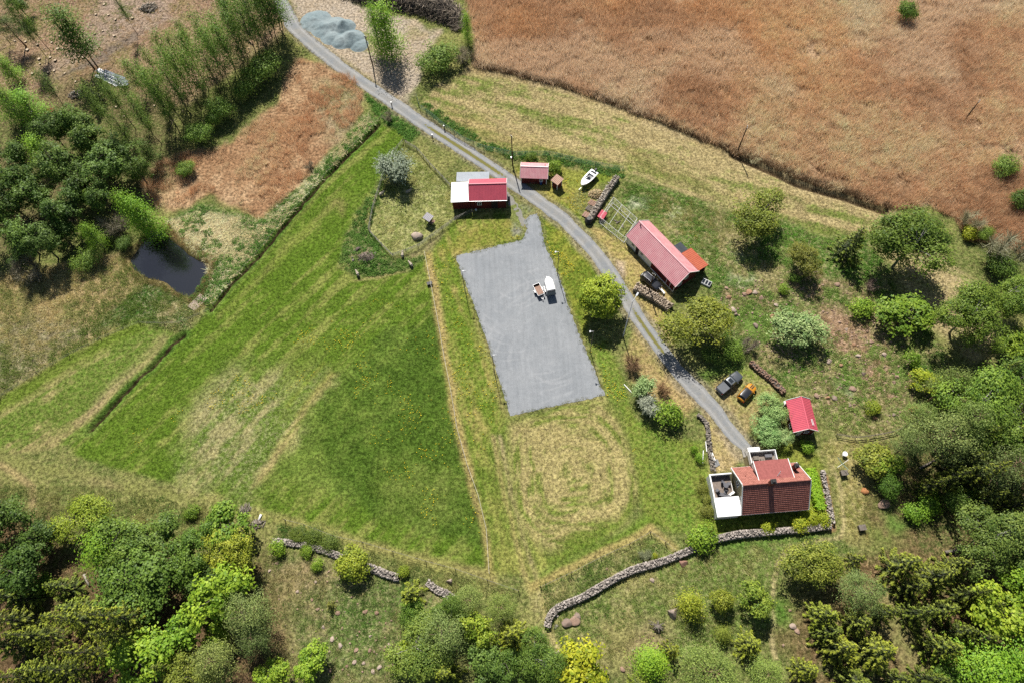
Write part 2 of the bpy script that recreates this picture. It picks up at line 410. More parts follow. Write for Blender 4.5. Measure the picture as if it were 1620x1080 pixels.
# paddock, overgrown hump
zone(W((585, 360), (604, 392), (624, 412), (680, 404), (650, 426), (600, 438), (560, 438), (536, 420), (540, 395), (560, 345), (590, 300), (612, 270), (600, 320)), LUSH, S(150, 150, 86), S(180, 168, 124), bias=.55, soft=.8, warp=1.2, amt=.7, bmp=.25)
zone(W((560, 392), (592, 398), (598, 416), (570, 416), (553, 405)), S(178, 150, 126), S(140, 140, 90), S(204, 184, 162), soft=1.0, warp=1.4, amt=.7, bmp=.15)
zone(W(*PADDOCK_PX), PALEG, S(130, 144, 74), S(196, 192, 136), bias=.5, width=.08, soft=.5, warp=.4, amt=.75, bmp=.2, field=lambda x, y: .6 * fbm(x * .55, y * .55, 4, 44, .7) + .4 * fbm(x * 1.2, y * 1.2, 2, 9))
zone(W((640, 405), (700, 368), (690, 392), (655, 412)), S(178, 156, 124), GREEN, bias=.55, soft=.9, warp=1.2, alpha=.7)
# grass round the yard
zone(W((676, 402), (720, 345), (800, 330), (832, 345), (826, 378), (722, 404), (806, 660), (775, 700), (768, 830), (745, 740), (705, 570)), S(112, 140, 50), S(172, 160, 96), S(140, 148, 70), bias=.55, streak=(108, .06, .7), soft=.8, warp=.7, amt=.6, var=.3)
zone(W((690, 400), (740, 365), (800, 345), (826, 352), (824, 376), (724, 402)), S(128, 144, 56), S(172, 156, 90), soft=1.2, warp=1.5, amt=.6, alpha=.8)
zone(W((722, 408), (808, 660), (800, 662), (765, 560), (735, 460)), S(186, 164, 116), S(140, 146, 70), bias=.5, soft=.9, warp=.9, amt=.6, alpha=.8)
zone(W((800, 315), (845, 330), (852, 342), (838, 340), (828, 352), (832, 372), (815, 372), (806, 340)), S(178, 174, 162), S(130, 140, 80), bias=.5, soft=.8, warp=1.4, amt=.5)
zone(W((677, 403), (690, 470), (700, 540), (712, 600), (722, 665), (735, 725), (752, 775), (768, 830), (776, 905)), S(196, 172, 118), S(170, 158, 92), line=.75, soft=.6, warp=.5, amt=.4, alpha=.9)
def loops(x, y):
    c = P(905, 745); dx, dy = (x - c[0]) / 12.5, (y - c[1]) / 14.0
    r = (np.abs(dx) ** 3 + np.abs(dy) ** 3) ** (1 / 3.0)
    n = .5 * fbm(r * 15 + WXn_at(x, y) * .7, np.arctan2(dy, dx) * .9, 3, 8, .7) * 1.3 - .08 + .25 * fbm(x * .4, y * .4, 3, 2) + .25 * fbm(x * .1, y * .1, 3, 4)
    return n
def WXn_at(x, y): return (fbm(x * .15, y * .15, 3, 18) - .5) * 3
zone(W((806, 660), (880, 643), (960, 628), (985, 660), (1003, 730), (1014, 790), (1000, 815), (940, 860), (850, 908), (778, 905), (770, 830), (750, 760), (770, 700)), S(112, 138, 52), S(156, 158, 84), S(136, 148, 68), bias=.52, width=.1, streak=(105, .05, .5), soft=.8, warp=.6, amt=.6, var=.3)
zone(W((803, 700), (812, 668), (880, 648), (955, 634), (985, 668), (1000, 735), (1010, 788), (990, 812), (930, 845), (870, 868), (840, 850), (815, 800)), S(192, 178, 122), S(122, 142, 60), S(168, 162, 96), bias=.53, width=.09, field=loops, soft=1.6, warp=1.4, amt=.6, var=.3)
zone(W((835, 915), (930, 868), (1030, 810), (1060, 828), (1030, 836), (850, 925)), GREEN, S(120, 146, 60), soft=.8, warp=.6, amt=.5)
zone(W((779, 690), (795, 770), (812, 840), (830, 905), (846, 955)), S(196, 176, 124), S(170, 160, 100), line=.4, soft=.4, warp=.4, alpha=.9)
zone(W((790, 690), (808, 780), (828, 850), (848, 915), (858, 960), (870, 1000), (885, 1030)), S(190, 172, 130), S(160, 152, 100), line=.42, soft=.4, warp=.4, alpha=.9)
# verge between yard and road, garden lawn
zone(W((858, 345), (888, 355), (915, 385), (945, 425), (935, 470), (925, 540), (910, 505), (890, 445), (864, 385)), S(110, 134, 48), S(158, 156, 70), bias=.52, soft=.5, warp=.6, amt=.6)
zone(W((905, 375), (935, 410), (965, 455), (950, 440), (925, 405)), S(190, 166, 120), S(140, 148, 72), soft=.8, warp=.8, amt=.6, alpha=.85)
zone(W((930, 545), (960, 540), (985, 600), (1010, 660), (1060, 690), (1110, 700), (1128, 760), (1120, 830), (1060, 845), (1018, 810), (1004, 730), (985, 655), (958, 625)), S(128, 148, 62), S(106, 138, 52), S(166, 160, 92), bias=.5, streak=(100, .06, .25), soft=.8, warp=.8, amt=.55)
zone(W((985, 560), (1010, 510), (1035, 550), (1070, 595), (1105, 630), (1090, 660), (1040, 630), (1000, 600)), S(184, 164, 110), S(140, 144, 76), S(196, 166, 124), bias=.54, soft=.8, warp=1.0, amt=.6)
zone(W((1105, 640), (1150, 690), (1180, 718), (1160, 745), (1128, 750), (1122, 690)), S(190, 170, 118), S(150, 148, 80), S(206, 186, 146), bias=.55, soft=.6, warp=.8, amt=.6)
zone(W((800, 295), (840, 322), (900, 360), (985, 470), (1010, 470), (960, 400), (930, 355), (900, 320), (930, 275), (870, 260), (815, 265)), S(122, 146, 50), S(162, 156, 76), S(178, 160, 104), bias=.52, soft=.7, warp=.8, amt=.6)
zone(W((930, 355), (990, 385), (1065, 462), (1050, 490), (1070, 550), (1040, 520), (1000, 465), (960, 405)), S(188, 168, 108), S(134, 146, 62), S(196, 174, 124), bias=.54, soft=.7, warp=1.0, amt=.6)
zone(W((972, 410), (990, 418), (992, 436), (978, 432)), S(212, 192, 170), S(190, 168, 130), soft=.7, warp=.9, amt=.4)
zone(W((885, 268), (985, 275), (975, 285), (930, 300), (900, 300)), S(110, 140, 46), S(150, 154, 74), soft=.8, warp=.6, amt=.5)
# behind the barn: weeds and stones
zone(W((985, 285), (1080, 308), (1160, 338), (1235, 350), (1300, 375), (1375, 376), (1440, 480), (1500, 560), (1480, 640), (1400, 690), (1320, 690), (1290, 640), (1240, 610), (1150, 560), (1130, 480), (1110, 420), (1040, 350), (980, 320)), S(84, 128, 44), S(156, 150, 100), S(196, 178, 138), bias=.54, width=.08, soft=1.0, warp=1.5, amt=.65, bmp=.2)
zone(W((1290, 470), (1350, 500), (1420, 560), (1460, 620), (1430, 660), (1370, 640), (1310, 560), (1280, 510)), S(188, 150, 124), S(92, 130, 50), S(208, 176, 150), bias=.52, width=.08, soft=3, warp=3.5, amt=.8, bmp=.2, alpha=.85)
zone(W((1330, 600), (1400, 640), (1400, 690), (1320, 680), (1290, 640)), S(180, 150, 116), S(124, 138, 70), S(198, 176, 142), bias=.52, soft=2, warp=3, amt=.8, bmp=.15, alpha=.8)
zone(W((1395, 395), (1480, 400), (1570, 470), (1590, 560), (1540, 570), (1480, 520), (1440, 470)), S(190, 172, 124), S(134, 142, 76), S(204, 186, 146), bias=.55, streak=(-35, .06, .4), soft=1.5, warp=1.5, amt=.6)
for q in ([(1150, 455), (1205, 452), (1225, 490), (1200, 525), (1165, 510)], [(1225, 425), (1300, 425), (1330, 455), (1290, 470), (1240, 450)], [(1330, 440), (1385, 470), (1400, 520), (1350, 500)], [(1290, 610), (1330, 620), (1320, 650), (1290, 640)]):
    zone(W(*q), S(182, 148, 120), S(116, 134, 64), S(206, 178, 150), bias=.5, width=.08, soft=1.6, warp=2.6, amt=.8, bmp=.2, alpha=.8)
# cars' place and house garden
zone(W((1120, 590), (1175, 570), (1230, 600), (1215, 640), (1180, 690), (1165, 672), (1135, 640)), S(178, 160, 108), S(124, 142, 62), S(196, 178, 134), bias=.5, soft=.8, warp=1.2, amt=.6)
zone(W((1200, 690), (1250, 690), (1300, 720), (1310, 830), (1120, 850), (1110, 820), (1150, 800), (1230, 720)), S(122, 144, 54), S(160, 156, 80), soft=.8, warp=.7, amt=.5)
zone(W((1298, 700), (1350, 695), (1370, 740), (1370, 860), (1330, 860), (1318, 780)), S(136, 144, 72), S(180, 164, 110), S(196, 180, 132), bias=.52, soft=1.2, warp=1.2, amt=.65)
zone(W((1350, 705), (1372, 700), (1362, 740), (1352, 765)), S(196, 172, 132), S(150, 148, 84), soft=.9, warp=.8, alpha=.8)
zone(W((1300, 745), (1310, 752), (1316, 800), (1322, 840), (1312, 840), (1304, 800)), S(186, 140, 106), S(160, 128, 96), soft=.3, warp=.2, amt=.5)
# lower pasture
zone(W((840, 940), (1020, 850), (1130, 870), (1320, 845), (1350, 870), (1230, 900), (1230, 1000), (1100, 1030), (900, 1050), (860, 1000)), S(114, 138, 64), S(164, 156, 102), S(182, 170, 126), bias=.54, soft=1.0, warp=1.4, amt=.6, bmp=.15)
zone(W((960, 985), (1060, 985), (1060, 1040), (940, 1050)), S(182, 156, 124), S(150, 146, 92), soft=2, warp=2.5, amt=.7, alpha=.8)
zone(W((845, 925), (1030, 836)), S(198, 178, 118), S(176, 160, 100), line=.7, soft=.5, warp=.5, alpha=.9)
zone(W((1030, 836), (1066, 866)), S(198, 178, 118), S(176, 160, 100), line=.6, soft=.5, warp=.5, alpha=.8)
zone(W((450, 822), (560, 858), (680, 890), (780, 915)), S(190, 172, 116), S(150, 150, 84), line=.8, soft=.8, warp=.9, alpha=.7)
zone(W((420, 870), (520, 890), (620, 915), (730, 950), (640, 1000), (620, 1080), (430, 1080), (400, 960)), S(106, 132, 64), S(166, 148, 108), S(184, 168, 132), bias=.52, soft=1.5, warp=1.5, amt=.6, bmp=.15)
zone(W((400, 960), (470, 900), (470, 1080), (400, 1080)), S(176, 142, 112), S(140, 132, 84), soft=3, warp=3, amt=.6, alpha=.7)
# woods: litter
zone(W((-80, 770), (60, 800), (150, 880), (300, 920), (420, 890), (440, 1000), (400, 1140), (-80, 1140)), S(112, 92, 66), S(96, 108, 56), S(150, 124, 94), bias=.54, soft=4, warp=5, amt=.7, bmp=.15)
zone(W((1400, 700), (1700, 560), (1700, 1140), (1240, 1140), (1260, 960), (1380, 880)), S(118, 98, 68), S(96, 110, 58), S(168, 140, 106), bias=.54, soft=5, warp=5, amt=.7, bmp=.15)
zone(W((1370, 930), (1410, 940), (1440, 1000), (1480, 1060), (1430, 1060), (1390, 1000)), S(188, 164, 122), S(140, 140, 84), soft=1.2, warp=1.5, alpha=.8)
zone(W((1500, 860), (1560, 900), (1550, 925), (1510, 890)), S(190, 164, 130), S(150, 130, 94), soft=1.4, warp=1.5, alpha=.8)
zone(W((1420, 820), (1330, 850), (1380, 870), (1440, 860)), S(176, 158, 112), S(124, 136, 70), soft=2, warp=2, alpha=.7)
zone(W((100, 130), (260, 130), (300, 240), (250, 300), (200, 330), (0, 420), (-60, 330), (-60, 200)), S(120, 112, 78), S(100, 116, 62), S(156, 134, 104), soft=4, warp=4, amt=.7, bmp=.15, alpha=.8)
zone(W((-60, 700), (60, 742), (140, 755), (240, 775), (310, 788)), S(186, 166, 120), S(140, 144, 80), line=.7, soft=.8, warp=1.3, alpha=.6)
zone(W((0, 735), (30, 755), (50, 770), (54, 800), (54, 835)), S(196, 172, 130), S(176, 156, 110), line=.55, soft=.5, warp=.5, alpha=.8)
for q in ([(1316, 735), (1330, 780), (1334, 830), (1328, 850), (1290, 855), (1250, 866), (1230, 890), (1224, 930), (1221, 960), (1225, 990)], [(858, 945), (866, 985), (874, 1010), (886, 1032)], [(1222, 1000), (1225, 1040)]):
    zone(W(*q), S(206, 190, 142), S(180, 168, 112), line=.3, soft=.3, warp=.5, alpha=.95)
for q in ([(1000, 312), (1025, 318), (1020, 335), (1000, 330)], [(1055, 332), (1078, 335), (1072, 348), (1054, 344)], [(1150, 425), (1200, 440), (1180, 455), (1150, 445)], [(1160, 400), (1185, 408), (1170, 415)], [(1320, 610), (1345, 600), (1340, 625)]):
    zone(W(*q), S(204, 208, 172), S(120, 142, 72), S(214, 214, 186), bias=.5, soft=1.2, warp=2.0, amt=.7, alpha=.85)
for q in ([(1140, 850), (1200, 848), (1300, 842), (1240, 862), (1150, 868)], [(1215, 945), (1245, 940), (1250, 975), (1225, 985)], [(1100, 590), (1170, 560), (1180, 575), (1130, 600)], [(1395, 795), (1460, 830), (1420, 840)], [(1180, 470), (1230, 520), (1200, 540), (1150, 500)], [(1330, 560), (1350, 600), (1320, 620)], [(1400, 560), (1440, 590), (1420, 620)]):
    zone(W(*q), S(84, 130, 44), S(112, 144, 66), soft=1.4, warp=2.2, amt=.5, alpha=.8)
# pond shore, ditch mud, verges of gravel
zone(W(*POND_PX), S(70, 56, 40), S(90, 72, 50), soft=.8, warp=.2, amt=.3)
zone(W(*POND_PX, POND_PX[0]), S(150, 130, 90), S(120, 112, 70), line=.7, soft=.8, warp=1.2, amt=.6, alpha=.6)
for d in DITCHES: zone(d, S(84, 124, 46), S(120, 146, 66), line=1.15, soft=.5, warp=.7, amt=.5, bmp=.2)
for d in DITCHES: zone(d, S(62, 50, 38), S(74, 62, 44), line=.36, soft=.16, warp=.35, amt=.3)
for d in DITCH_FAR: zone(d, S(86, 72, 54), S(110, 92, 66), line=.6, soft=.4, warp=.4, amt=.4)
ROADW = W(*ROAD_PX)
zone(ROADW, S(186, 172, 148), S(160, 152, 108), line=2.3, soft=.6, warp=.6, amt=.5, alpha=.7)
# mowed edge beside yard
zone(W(*YARD_PX, YARD_PX[0]), S(120, 136, 66), S(170, 160, 112), line=.5, soft=.4, warp=.4, amt=.5, alpha=.7)

# heights
GZ = np.zeros(NV, np.float32)
def road_mask(x, y):
    d = np.minimum(line_d(x, y, ROADW), 1e9); yd = poly_sd(x, y, W(*YARD_PX))
    return sstep(2.4, 5.0, d) * (1 - sstep(-2.5, -0.3, yd))
FLAT = road_mask(GX, GY).astype(np.float32)
GZ += ((N_mid - .5) * 0.35 + (N_fine - .5) * 0.25) * BMP * 4 * FLAT
for d in DITCHES:
    dd = line_d(GX + WXn * .25, GY + WYn * .25, d)
    GZ -= 0.65 * (1 - sstep(.1, .7, dd)) * FLAT * sstep(.25, .5, fbm(GX * .35, GY * .35, 3, 88))
    GZ += 0.12 * np.exp(-((dd - 1.3) / .5) ** 2) * FLAT
for d in DITCH_FAR: GZ -= 0.6 * (1 - sstep(.2, 1.2, line_d(GX, GY, d)))
psd = poly_sd(GX + WXn * .5, GY + WYn * .5, W(*POND_PX))
GZ = np.where(psd > -1.2, GZ * (1 - sstep(-1.2, 0, psd)) - 1.3 * sstep(-.5, 1.2, psd) + .1 * (1 - sstep(-.5, 0, psd)) * sstep(-1.2, -.6, psd), GZ)
hump = poly_sd(GX, GY, W((545, 405), (575, 380), (600, 395), (615, 415), (600, 430), (560, 430)))
GZ += sstep(-1.5, 3.0, hump) * .7
far_out = (np.abs(GX) > 150) | (GY > 180) | (GY < -18)
GZ[far_out] = 0
GZ2 = GZ.reshape(NY, NX)
def gz(x, y):
    """ground height at a point"""
    i = int(np.clip(np.searchsorted(gx, x) - 1, 0, NX - 2)); j = int(np.clip(np.searchsorted(gy, y) - 1, 0, NY - 2))
    u = (x - gx[i]) / (gx[i + 1] - gx[i]); v = (y - gy[j]) / (gy[j + 1] - gy[j])
    return float((GZ2[j, i] * (1 - u) + GZ2[j, i + 1] * u) * (1 - v) + (GZ2[j + 1, i] * (1 - u) + GZ2[j + 1, i + 1] * u) * v)

def ground_mat():
    m, nt, out = new_mat('ground_cover')
    geo = nt.nodes.new('ShaderNodeNewGeometry')
    def at(n):
        a = nt.nodes.new('ShaderNodeAttribute'); a.attribute_name = n; return a
    n1 = noise_node(nt, 1.3, 5, .65, geo.outputs['Position']); n2 = noise_node(nt, 6.0, 4, .7, geo.outputs['Position'])
    ad = nt.nodes.new('ShaderNodeMath'); ad.operation = 'MULTIPLY_ADD'
    nt.links.new(n1.outputs[0], ad.inputs[0]); ad.inputs[1].default_value = .5
    h2 = nt.nodes.new('ShaderNodeMath'); h2.operation = 'MULTIPLY'; nt.links.new(n2.outputs[0], h2.inputs[0]); h2.inputs[1].default_value = .5
    nt.links.new(h2.outputs[0], ad.inputs[2])
    f = maprange(nt, ad.outputs[0], .46, .60, 0, 1, True)
    fm = nt.nodes.new('ShaderNodeMath'); fm.operation = 'MULTIPLY'; nt.links.new(f, fm.inputs[0]); nt.links.new(at('amt').outputs['Fac'], fm.inputs[1])
    c = mixcol(nt, fm.outputs[0], at('alb').outputs['Color'], at('alb2').outputs['Color'])
    n3 = noise_node(nt, 1.8, 3, .8, geo.outputs['Position'])
    c = scalecol(nt, c, maprange(nt, n3.outputs[0], .38, .62, .48, 1.55))
    c = scalecol(nt, c, maprange(nt, n2.outputs[0], .34, .66, .66, 1.34))
    b = nt.nodes.new('ShaderNodeBsdfPrincipled'); b.inputs['Roughness'].default_value = 1.0; b.inputs['Specular IOR Level'].default_value = 0.0
    nt.links.new(c, b.inputs['Base Color'])
    bp = nt.nodes.new('ShaderNodeBump'); bp.inputs['Distance'].default_value = 1.0
    bm_ = nt.nodes.new('ShaderNodeMath'); bm_.operation = 'MULTIPLY'; bm_.inputs[1].default_value = 2.2; bm_.use_clamp = True; nt.links.new(at('bmp').outputs['Fac'], bm_.inputs[0]); nt.links.new(bm_.outputs[0], bp.inputs['Strength']); nt.links.new(ad.outputs[0], bp.inputs['Height'])
    nt.links.new(bp.outputs[0], b.inputs['Normal'])
    nt.links.new(b.outputs[0], out.inputs[0])
    return m

def build_ground():
    v = np.stack([GX, GY, GZ], 1)
    i = np.arange(NX - 1); j = np.arange(NY - 1)
    I, J = np.meshgrid(i, j); a = (J * NX + I).ravel()
    f = np.stack([a, a + 1, a + 1 + NX, a + NX], 1)
    me = mesh_np('ground', v, f, smooth=True)
    for n, arr in (('alb', ALB), ('alb2', ALB2)):
        at = me.attributes.new(n, 'FLOAT_COLOR', 'POINT')
        at.data.foreach_set('color', np.concatenate([np.clip(arr, 0, 1), np.ones((NV, 1), np.float32)], 1).astype(np.float32).ravel())
    for n, arr in (('amt', AMT), ('bmp', BMP)):
        at = me.attributes.new(n, 'FLOAT', 'POINT'); at.data.foreach_set('value', arr.astype(np.float32))
    o = link_mesh('ground', me, ground_mat())
    tag(o, 'meadows, pasture and rough grassland under the whole farm', kind='structure')
build_ground()

# ------------------------------------------------------------------ gravel road, yard, pond
def gravel_mat(name, c1, c2, c3=None, attr=False):
    m, nt, out = new_mat(name)
    geo = nt.nodes.new('ShaderNodeNewGeometry')
    n1 = noise_node(nt, .35, 6, .65, geo.outputs['Position']); n2 = noise_node(nt, 14, 3, .7, geo.outputs['Position']); n3 = noise_node(nt, 2.2, 4, .7, geo.outputs['Position'])
    c = mixcol(nt, maprange(nt, n1.outputs[0], .35, .65, 0, 1, True), c1, c2)
    if attr:
        k_ = nt.nodes.new('ShaderNodeAttribute'); k_.attribute_name = 'track'; kf = nt.nodes.new('ShaderNodeMath'); kf.operation = 'MULTIPLY'; nt.links.new(k_.outputs['Fac'], kf.inputs[0]); nt.links.new(maprange(nt, n1.outputs[0], .3, .6, .35, 1), kf.inputs[1]); c = mixcol(nt, kf.outputs[0], c, S(206, 206, 204))
        a = nt.nodes.new('ShaderNodeAttribute'); a.attribute_name = 'verge'
        sub = nt.nodes.new('ShaderNodeMath'); sub.operation = 'ADD'; nt.links.new(a.outputs['Fac'], sub.inputs[0])
        nt.links.new(maprange(nt, n3.outputs[0], .3, .7, -.32, .32), sub.inputs[1])
        c = mixcol(nt, maprange(nt, sub.outputs[0], .4, .6, 0, 1, True), c, c3)
    c = scalecol(nt, c, maprange(nt, n3.outputs[0], .3, .7, .9, 1.1))
    c = scalecol(nt, c, maprange(nt, n2.outputs[0], .25, .75, .8, 1.2))
    b = nt.nodes.new('ShaderNodeBsdfPrincipled'); b.inputs['Roughness'].default_value = .95; b.inputs['Specular IOR Level'].default_value = .1
    nt.links.new(c, b.inputs['Base Color'])
    bp = nt.nodes.new('ShaderNodeBump'); bp.inputs['Distance'].default_value = .05; nt.links.new(n2.outputs[0], bp.inputs['Height']); nt.links.new(bp.outputs[0], b.inputs['Normal'])
    nt.links.new(b.outputs[0], out.inputs[0]); return m

def smooth_line(pts, step=1.0, closed=False):
    """Catmull-Rom through ground points, resampled"""
    p = [Vector((q[0], q[1])) for q in pts]; out = []
    n = len(p); rng_ = range(n if closed else n - 1)
    for i in rng_:
        g = (lambda k: p[k % n]) if closed else (lambda k: p[max(0, min(n - 1, k))])
        p0, p1, p2, p3 = g(i - 1), g(i), g(i + 1), g(i + 2)
        k = max(1, int((p2 - p1).length / step))
        for s in range(k):
            t = s / k
            out.append(.5 * ((2 * p1) + (p2 - p0) * t + (2 * p0 - 5 * p1 + 4 * p2 - p3) * t * t + (3 * p1 - p0 - 3 * p2 + p3) * t ** 3))
    if not closed: out.append(p[-1])
    return out

def build_road():
    c = smooth_line(ROADW, .8)
    cum = [0]
    for a, b in zip(ROADW[:-1], ROADW[1:]): cum.append(cum[-1] + (b - a).length)
    tot = cum[-1]; n = len(c); run = [0]
    for a, b in zip(c[:-1], c[1:]): run.append(run[-1] + (b - a).length)
    vs = []; vg = []; trk = []; cols = 13
    # grass crown between the wheel tracks on two stretches
    def crown(px_y): return max(math.exp(-((px_y - 240) / 46.0) ** 4), math.exp(-((px_y - 525) / 40.0) ** 4) * .9, .25 * math.exp(-((px_y - 400) / 60.0) ** 2))
    for i, p in enumerate(c):
        d = (c[min(i + 1, n - 1)] - c[max(i - 1, 0)]).normalized(); nrm = Vector((-d.y, d.x))
        s = run[i] / run[-1] * tot; w = float(np.interp(s, cum, ROAD_W)); py = float(np.interp(s, cum, [q[1] for q in ROAD_PX]))
        jl = (fbm(np.array([i * .35]), np.array([3.0]), 3, 2)[0] - .5) * .7; jr = (fbm(np.array([i * .35]), np.array([9.0]), 3, 5)[0] - .5) * .7
        for k in range(cols):
            u = k / (cols - 1) * 2 - 1
            off = u * (w / 2) + (jl * max(0, -u) + jr * max(0, u))
            q = p + nrm * off
            z = .055 - .035 * abs(u) ** 4 - (.08 if k in (0, cols - 1) else 0) - .02 * math.exp(-((abs(u) - .5) / .2) ** 2)
            vs.append((q.x, q.y, z))
            trk.append(math.exp(-((abs(u) - .52) / .17) ** 2) * .75)
            vg.append(max(sstep(.75, 1.1, np.array(abs(u)))[()] * .75, crown(py) * float(1 - sstep(.1, .34, np.array(abs(u)))) * .95))
    f = []
    for i in range(n - 1):
        for k in range(cols - 1): a = i * cols + k; f.append((a, a + 1, a + 1 + cols, a + cols))
    me = mesh_np('gravel_road', np.array(vs), np.array(f), smooth=True)
    at = me.attributes.new('verge', 'FLOAT', 'POINT'); at.data.foreach_set('value', np.array(vg, np.float32))
    at = me.attributes.new('track', 'FLOAT', 'POINT'); at.data.foreach_set('value', np.array(trk, np.float32))
    o = link_mesh('gravel_road', me, gravel_mat('road_gravel', S(164, 168, 170), S(178, 176, 170), S(146, 142, 82), True))
    tag(o, 'pale grey gravel farm road with grassy crown', kind='structure')
build_road()

def sheet(name, outline, z, m, label, step=1.2, rough=.12, closed_smooth=False, kind='structure'):
    pts = []
    n = len(outline)
    for i in range(n):
        a, b = Vector(outline[i][:2]), Vector(outline[(i + 1) % n][:2])
        k = max(1, int((b - a).length / step)); nr = Vector((-(b - a).y, (b - a).x)).normalized()
        for s in range(k): pts.append(a.lerp(b, s / k) + nr * random.uniform(-rough, rough))
    bm = bmesh.new()
    top = [bm.verts.new((p.x, p.y, z)) for p in pts]
    low = [bm.verts.new((p.x, p.y, z - .1)) for p in pts]
    fc = bm.faces.new(top)
    for i in range(len(pts)): bm.faces.new((top[i], low[i], low[(i + 1) % len(pts)], top[(i + 1) % len(pts)]))
    bmesh.ops.recalc_face_normals(bm, faces=bm.faces)
    bmesh.ops.triangulate(bm, faces=[fc])
    me = bpy.data.meshes.new(name); bm.to_mesh(me); bm.free()
    o = link_mesh(name, me, m); tag(o, label, kind=kind); return o

def yard_mat():
    m, nt, out = new_mat('yard_gravel')
    geo = nt.nodes.new('ShaderNodeNewGeometry')
    n1 = noise_node(nt, .16, 6, .7, geo.outputs['Position']); n2 = noise_node(nt, 16, 3, .7, geo.outputs['Position'])
    # sweeping wheel scuffs: rings round two turning points
    c = mixcol(nt, maprange(nt, n1.outputs[0], .35, .65, 0, 1, True), S(168, 173, 177), S(180, 184, 187))
    for (cx, cy), sc in (((812, 455), 1.1), ((880, 560), .8)):
        q = P(cx, cy)
        vm = nt.nodes.new('ShaderNodeVectorMath'); vm.operation = 'SUBTRACT'; nt.links.new(geo.outputs['Position'], vm.inputs[0]); vm.inputs[1].default_value = q
        w = nt.nodes.new('ShaderNodeTexWave'); w.wave_type = 'RINGS'; w.rings_direction = 'SPHERICAL'
        w.inputs['Scale'].default_value = sc * .16; w.inputs['Distortion'].default_value = 5.0; w.inputs['Detail'].default_value = 3; w.inputs['Detail Scale'].default_value = .6
        nt.links.new(vm.outputs[0], w.inputs['Vector'])
        na = noise_node(nt, .12, 3, .6, geo.outputs['Position'])
        ml = nt.nodes.new('ShaderNodeMath'); ml.operation = 'MULTIPLY'
        nt.links.new(maprange(nt, w.outputs['Fac'], .75, 1.0, 0, 1, True), ml.inputs[0]); nt.links.new(maprange(nt, na.outputs[0], .48, .62, 0, .42, True), ml.inputs[1])
        c = mixcol(nt, ml.outputs[0], c, S(196, 199, 201))
    mp = nt.nodes.new('ShaderNodeMapping'); mp.inputs['Rotation'].default_value = (0, 0, math.radians(20)); mp.inputs['Scale'].default_value = (1.6, .1, 1); nt.links.new(geo.outputs['Position'], mp.inputs[0])
    n5 = noise_node(nt, 1.0, 5, .7, mp.outputs[0]); c = scalecol(nt, c, maprange(nt, n5.outputs[0], .35, .65, .93, 1.08))
    n4 = noise_node(nt, 1.4, 4, .7, geo.outputs['Position'])
    c = scalecol(nt, c, maprange(nt, n4.outputs[0], .3, .7, .93, 1.07))
    c = scalecol(nt, c, maprange(nt, n2.outputs[0], .3, .7, .74, 1.26))
    b = nt.nodes.new('ShaderNodeBsdfPrincipled'); b.inputs['Roughness'].default_value = .95; b.inputs['Specular IOR Level'].default_value = .1
    nt.links.new(c, b.inputs['Base Color'])
    bp = nt.nodes.new('ShaderNodeBump'); bp.inputs['Distance'].default_value = .03; nt.links.new(n2.outputs[0], bp.inputs['Height']); nt.links.new(bp.outputs[0], b.inputs['Normal'])
    nt.links.new(b.outputs[0], out.inputs[0]); return m
sheet('gravel_yard', W(*YARD_PX), .03, yard_mat(), 'large grey gravel yard beside the farm road', step=.45, rough=.16)
for q in ([(800, 303), (812, 312), (822, 332), (832, 352), (828, 360), (818, 345), (806, 325)],):
    sheet('gravel_path', W(*q), .012, gravel_mat('path_gravel', S(176, 174, 166), S(160, 158, 140)) if 'pg' not in MATS else MATS['pg'], 'thin worn gravel track linking yard and road', step=.6, rough=.25)
    MATS['pg'] = bpy.data.materials['path_gravel']

def water_mat():
    m, nt, out = new_mat('pond_water')
    geo = nt.nodes.new('ShaderNodeNewGeometry')
    b = nt.nodes.new('ShaderNodeBsdfPrincipled'); b.inputs['Base Color'].default_value = (.006, .007, .008, 1)
    b.inputs['Roughness'].default_value = .04; b.inputs['IOR'].default_value = 1.65; b.inputs['Specular IOR Level'].default_value = 1.0
    n = noise_node(nt, 2.5, 3, .5, geo.outputs['Position']); bp = nt.nodes.new('ShaderNodeBump'); bp.inputs['Distance'].default_value = .01
    nt.links.new(n.outputs[0], bp.inputs['Height']); nt.links.new(bp.outputs[0], b.inputs['Normal'])
    nt.links.new(b.outputs[0], out.inputs[0]); return m
def grow(poly, d):
    c = Vector((sum(p[0] for p in poly) / len(poly), sum(p[1] for p in poly) / len(poly)))
    return [c + (Vector(p[:2]) - c) * (1 + d / max(1e-6, (Vector(p[:2]) - c).length)) for p in poly]
wpts = smooth_line(grow(W(*POND_PX), .5), 1.0, True)
sheet('pond_water', wpts, -.42, water_mat(), 'dark still pond water reflecting the sky', rough=.0)
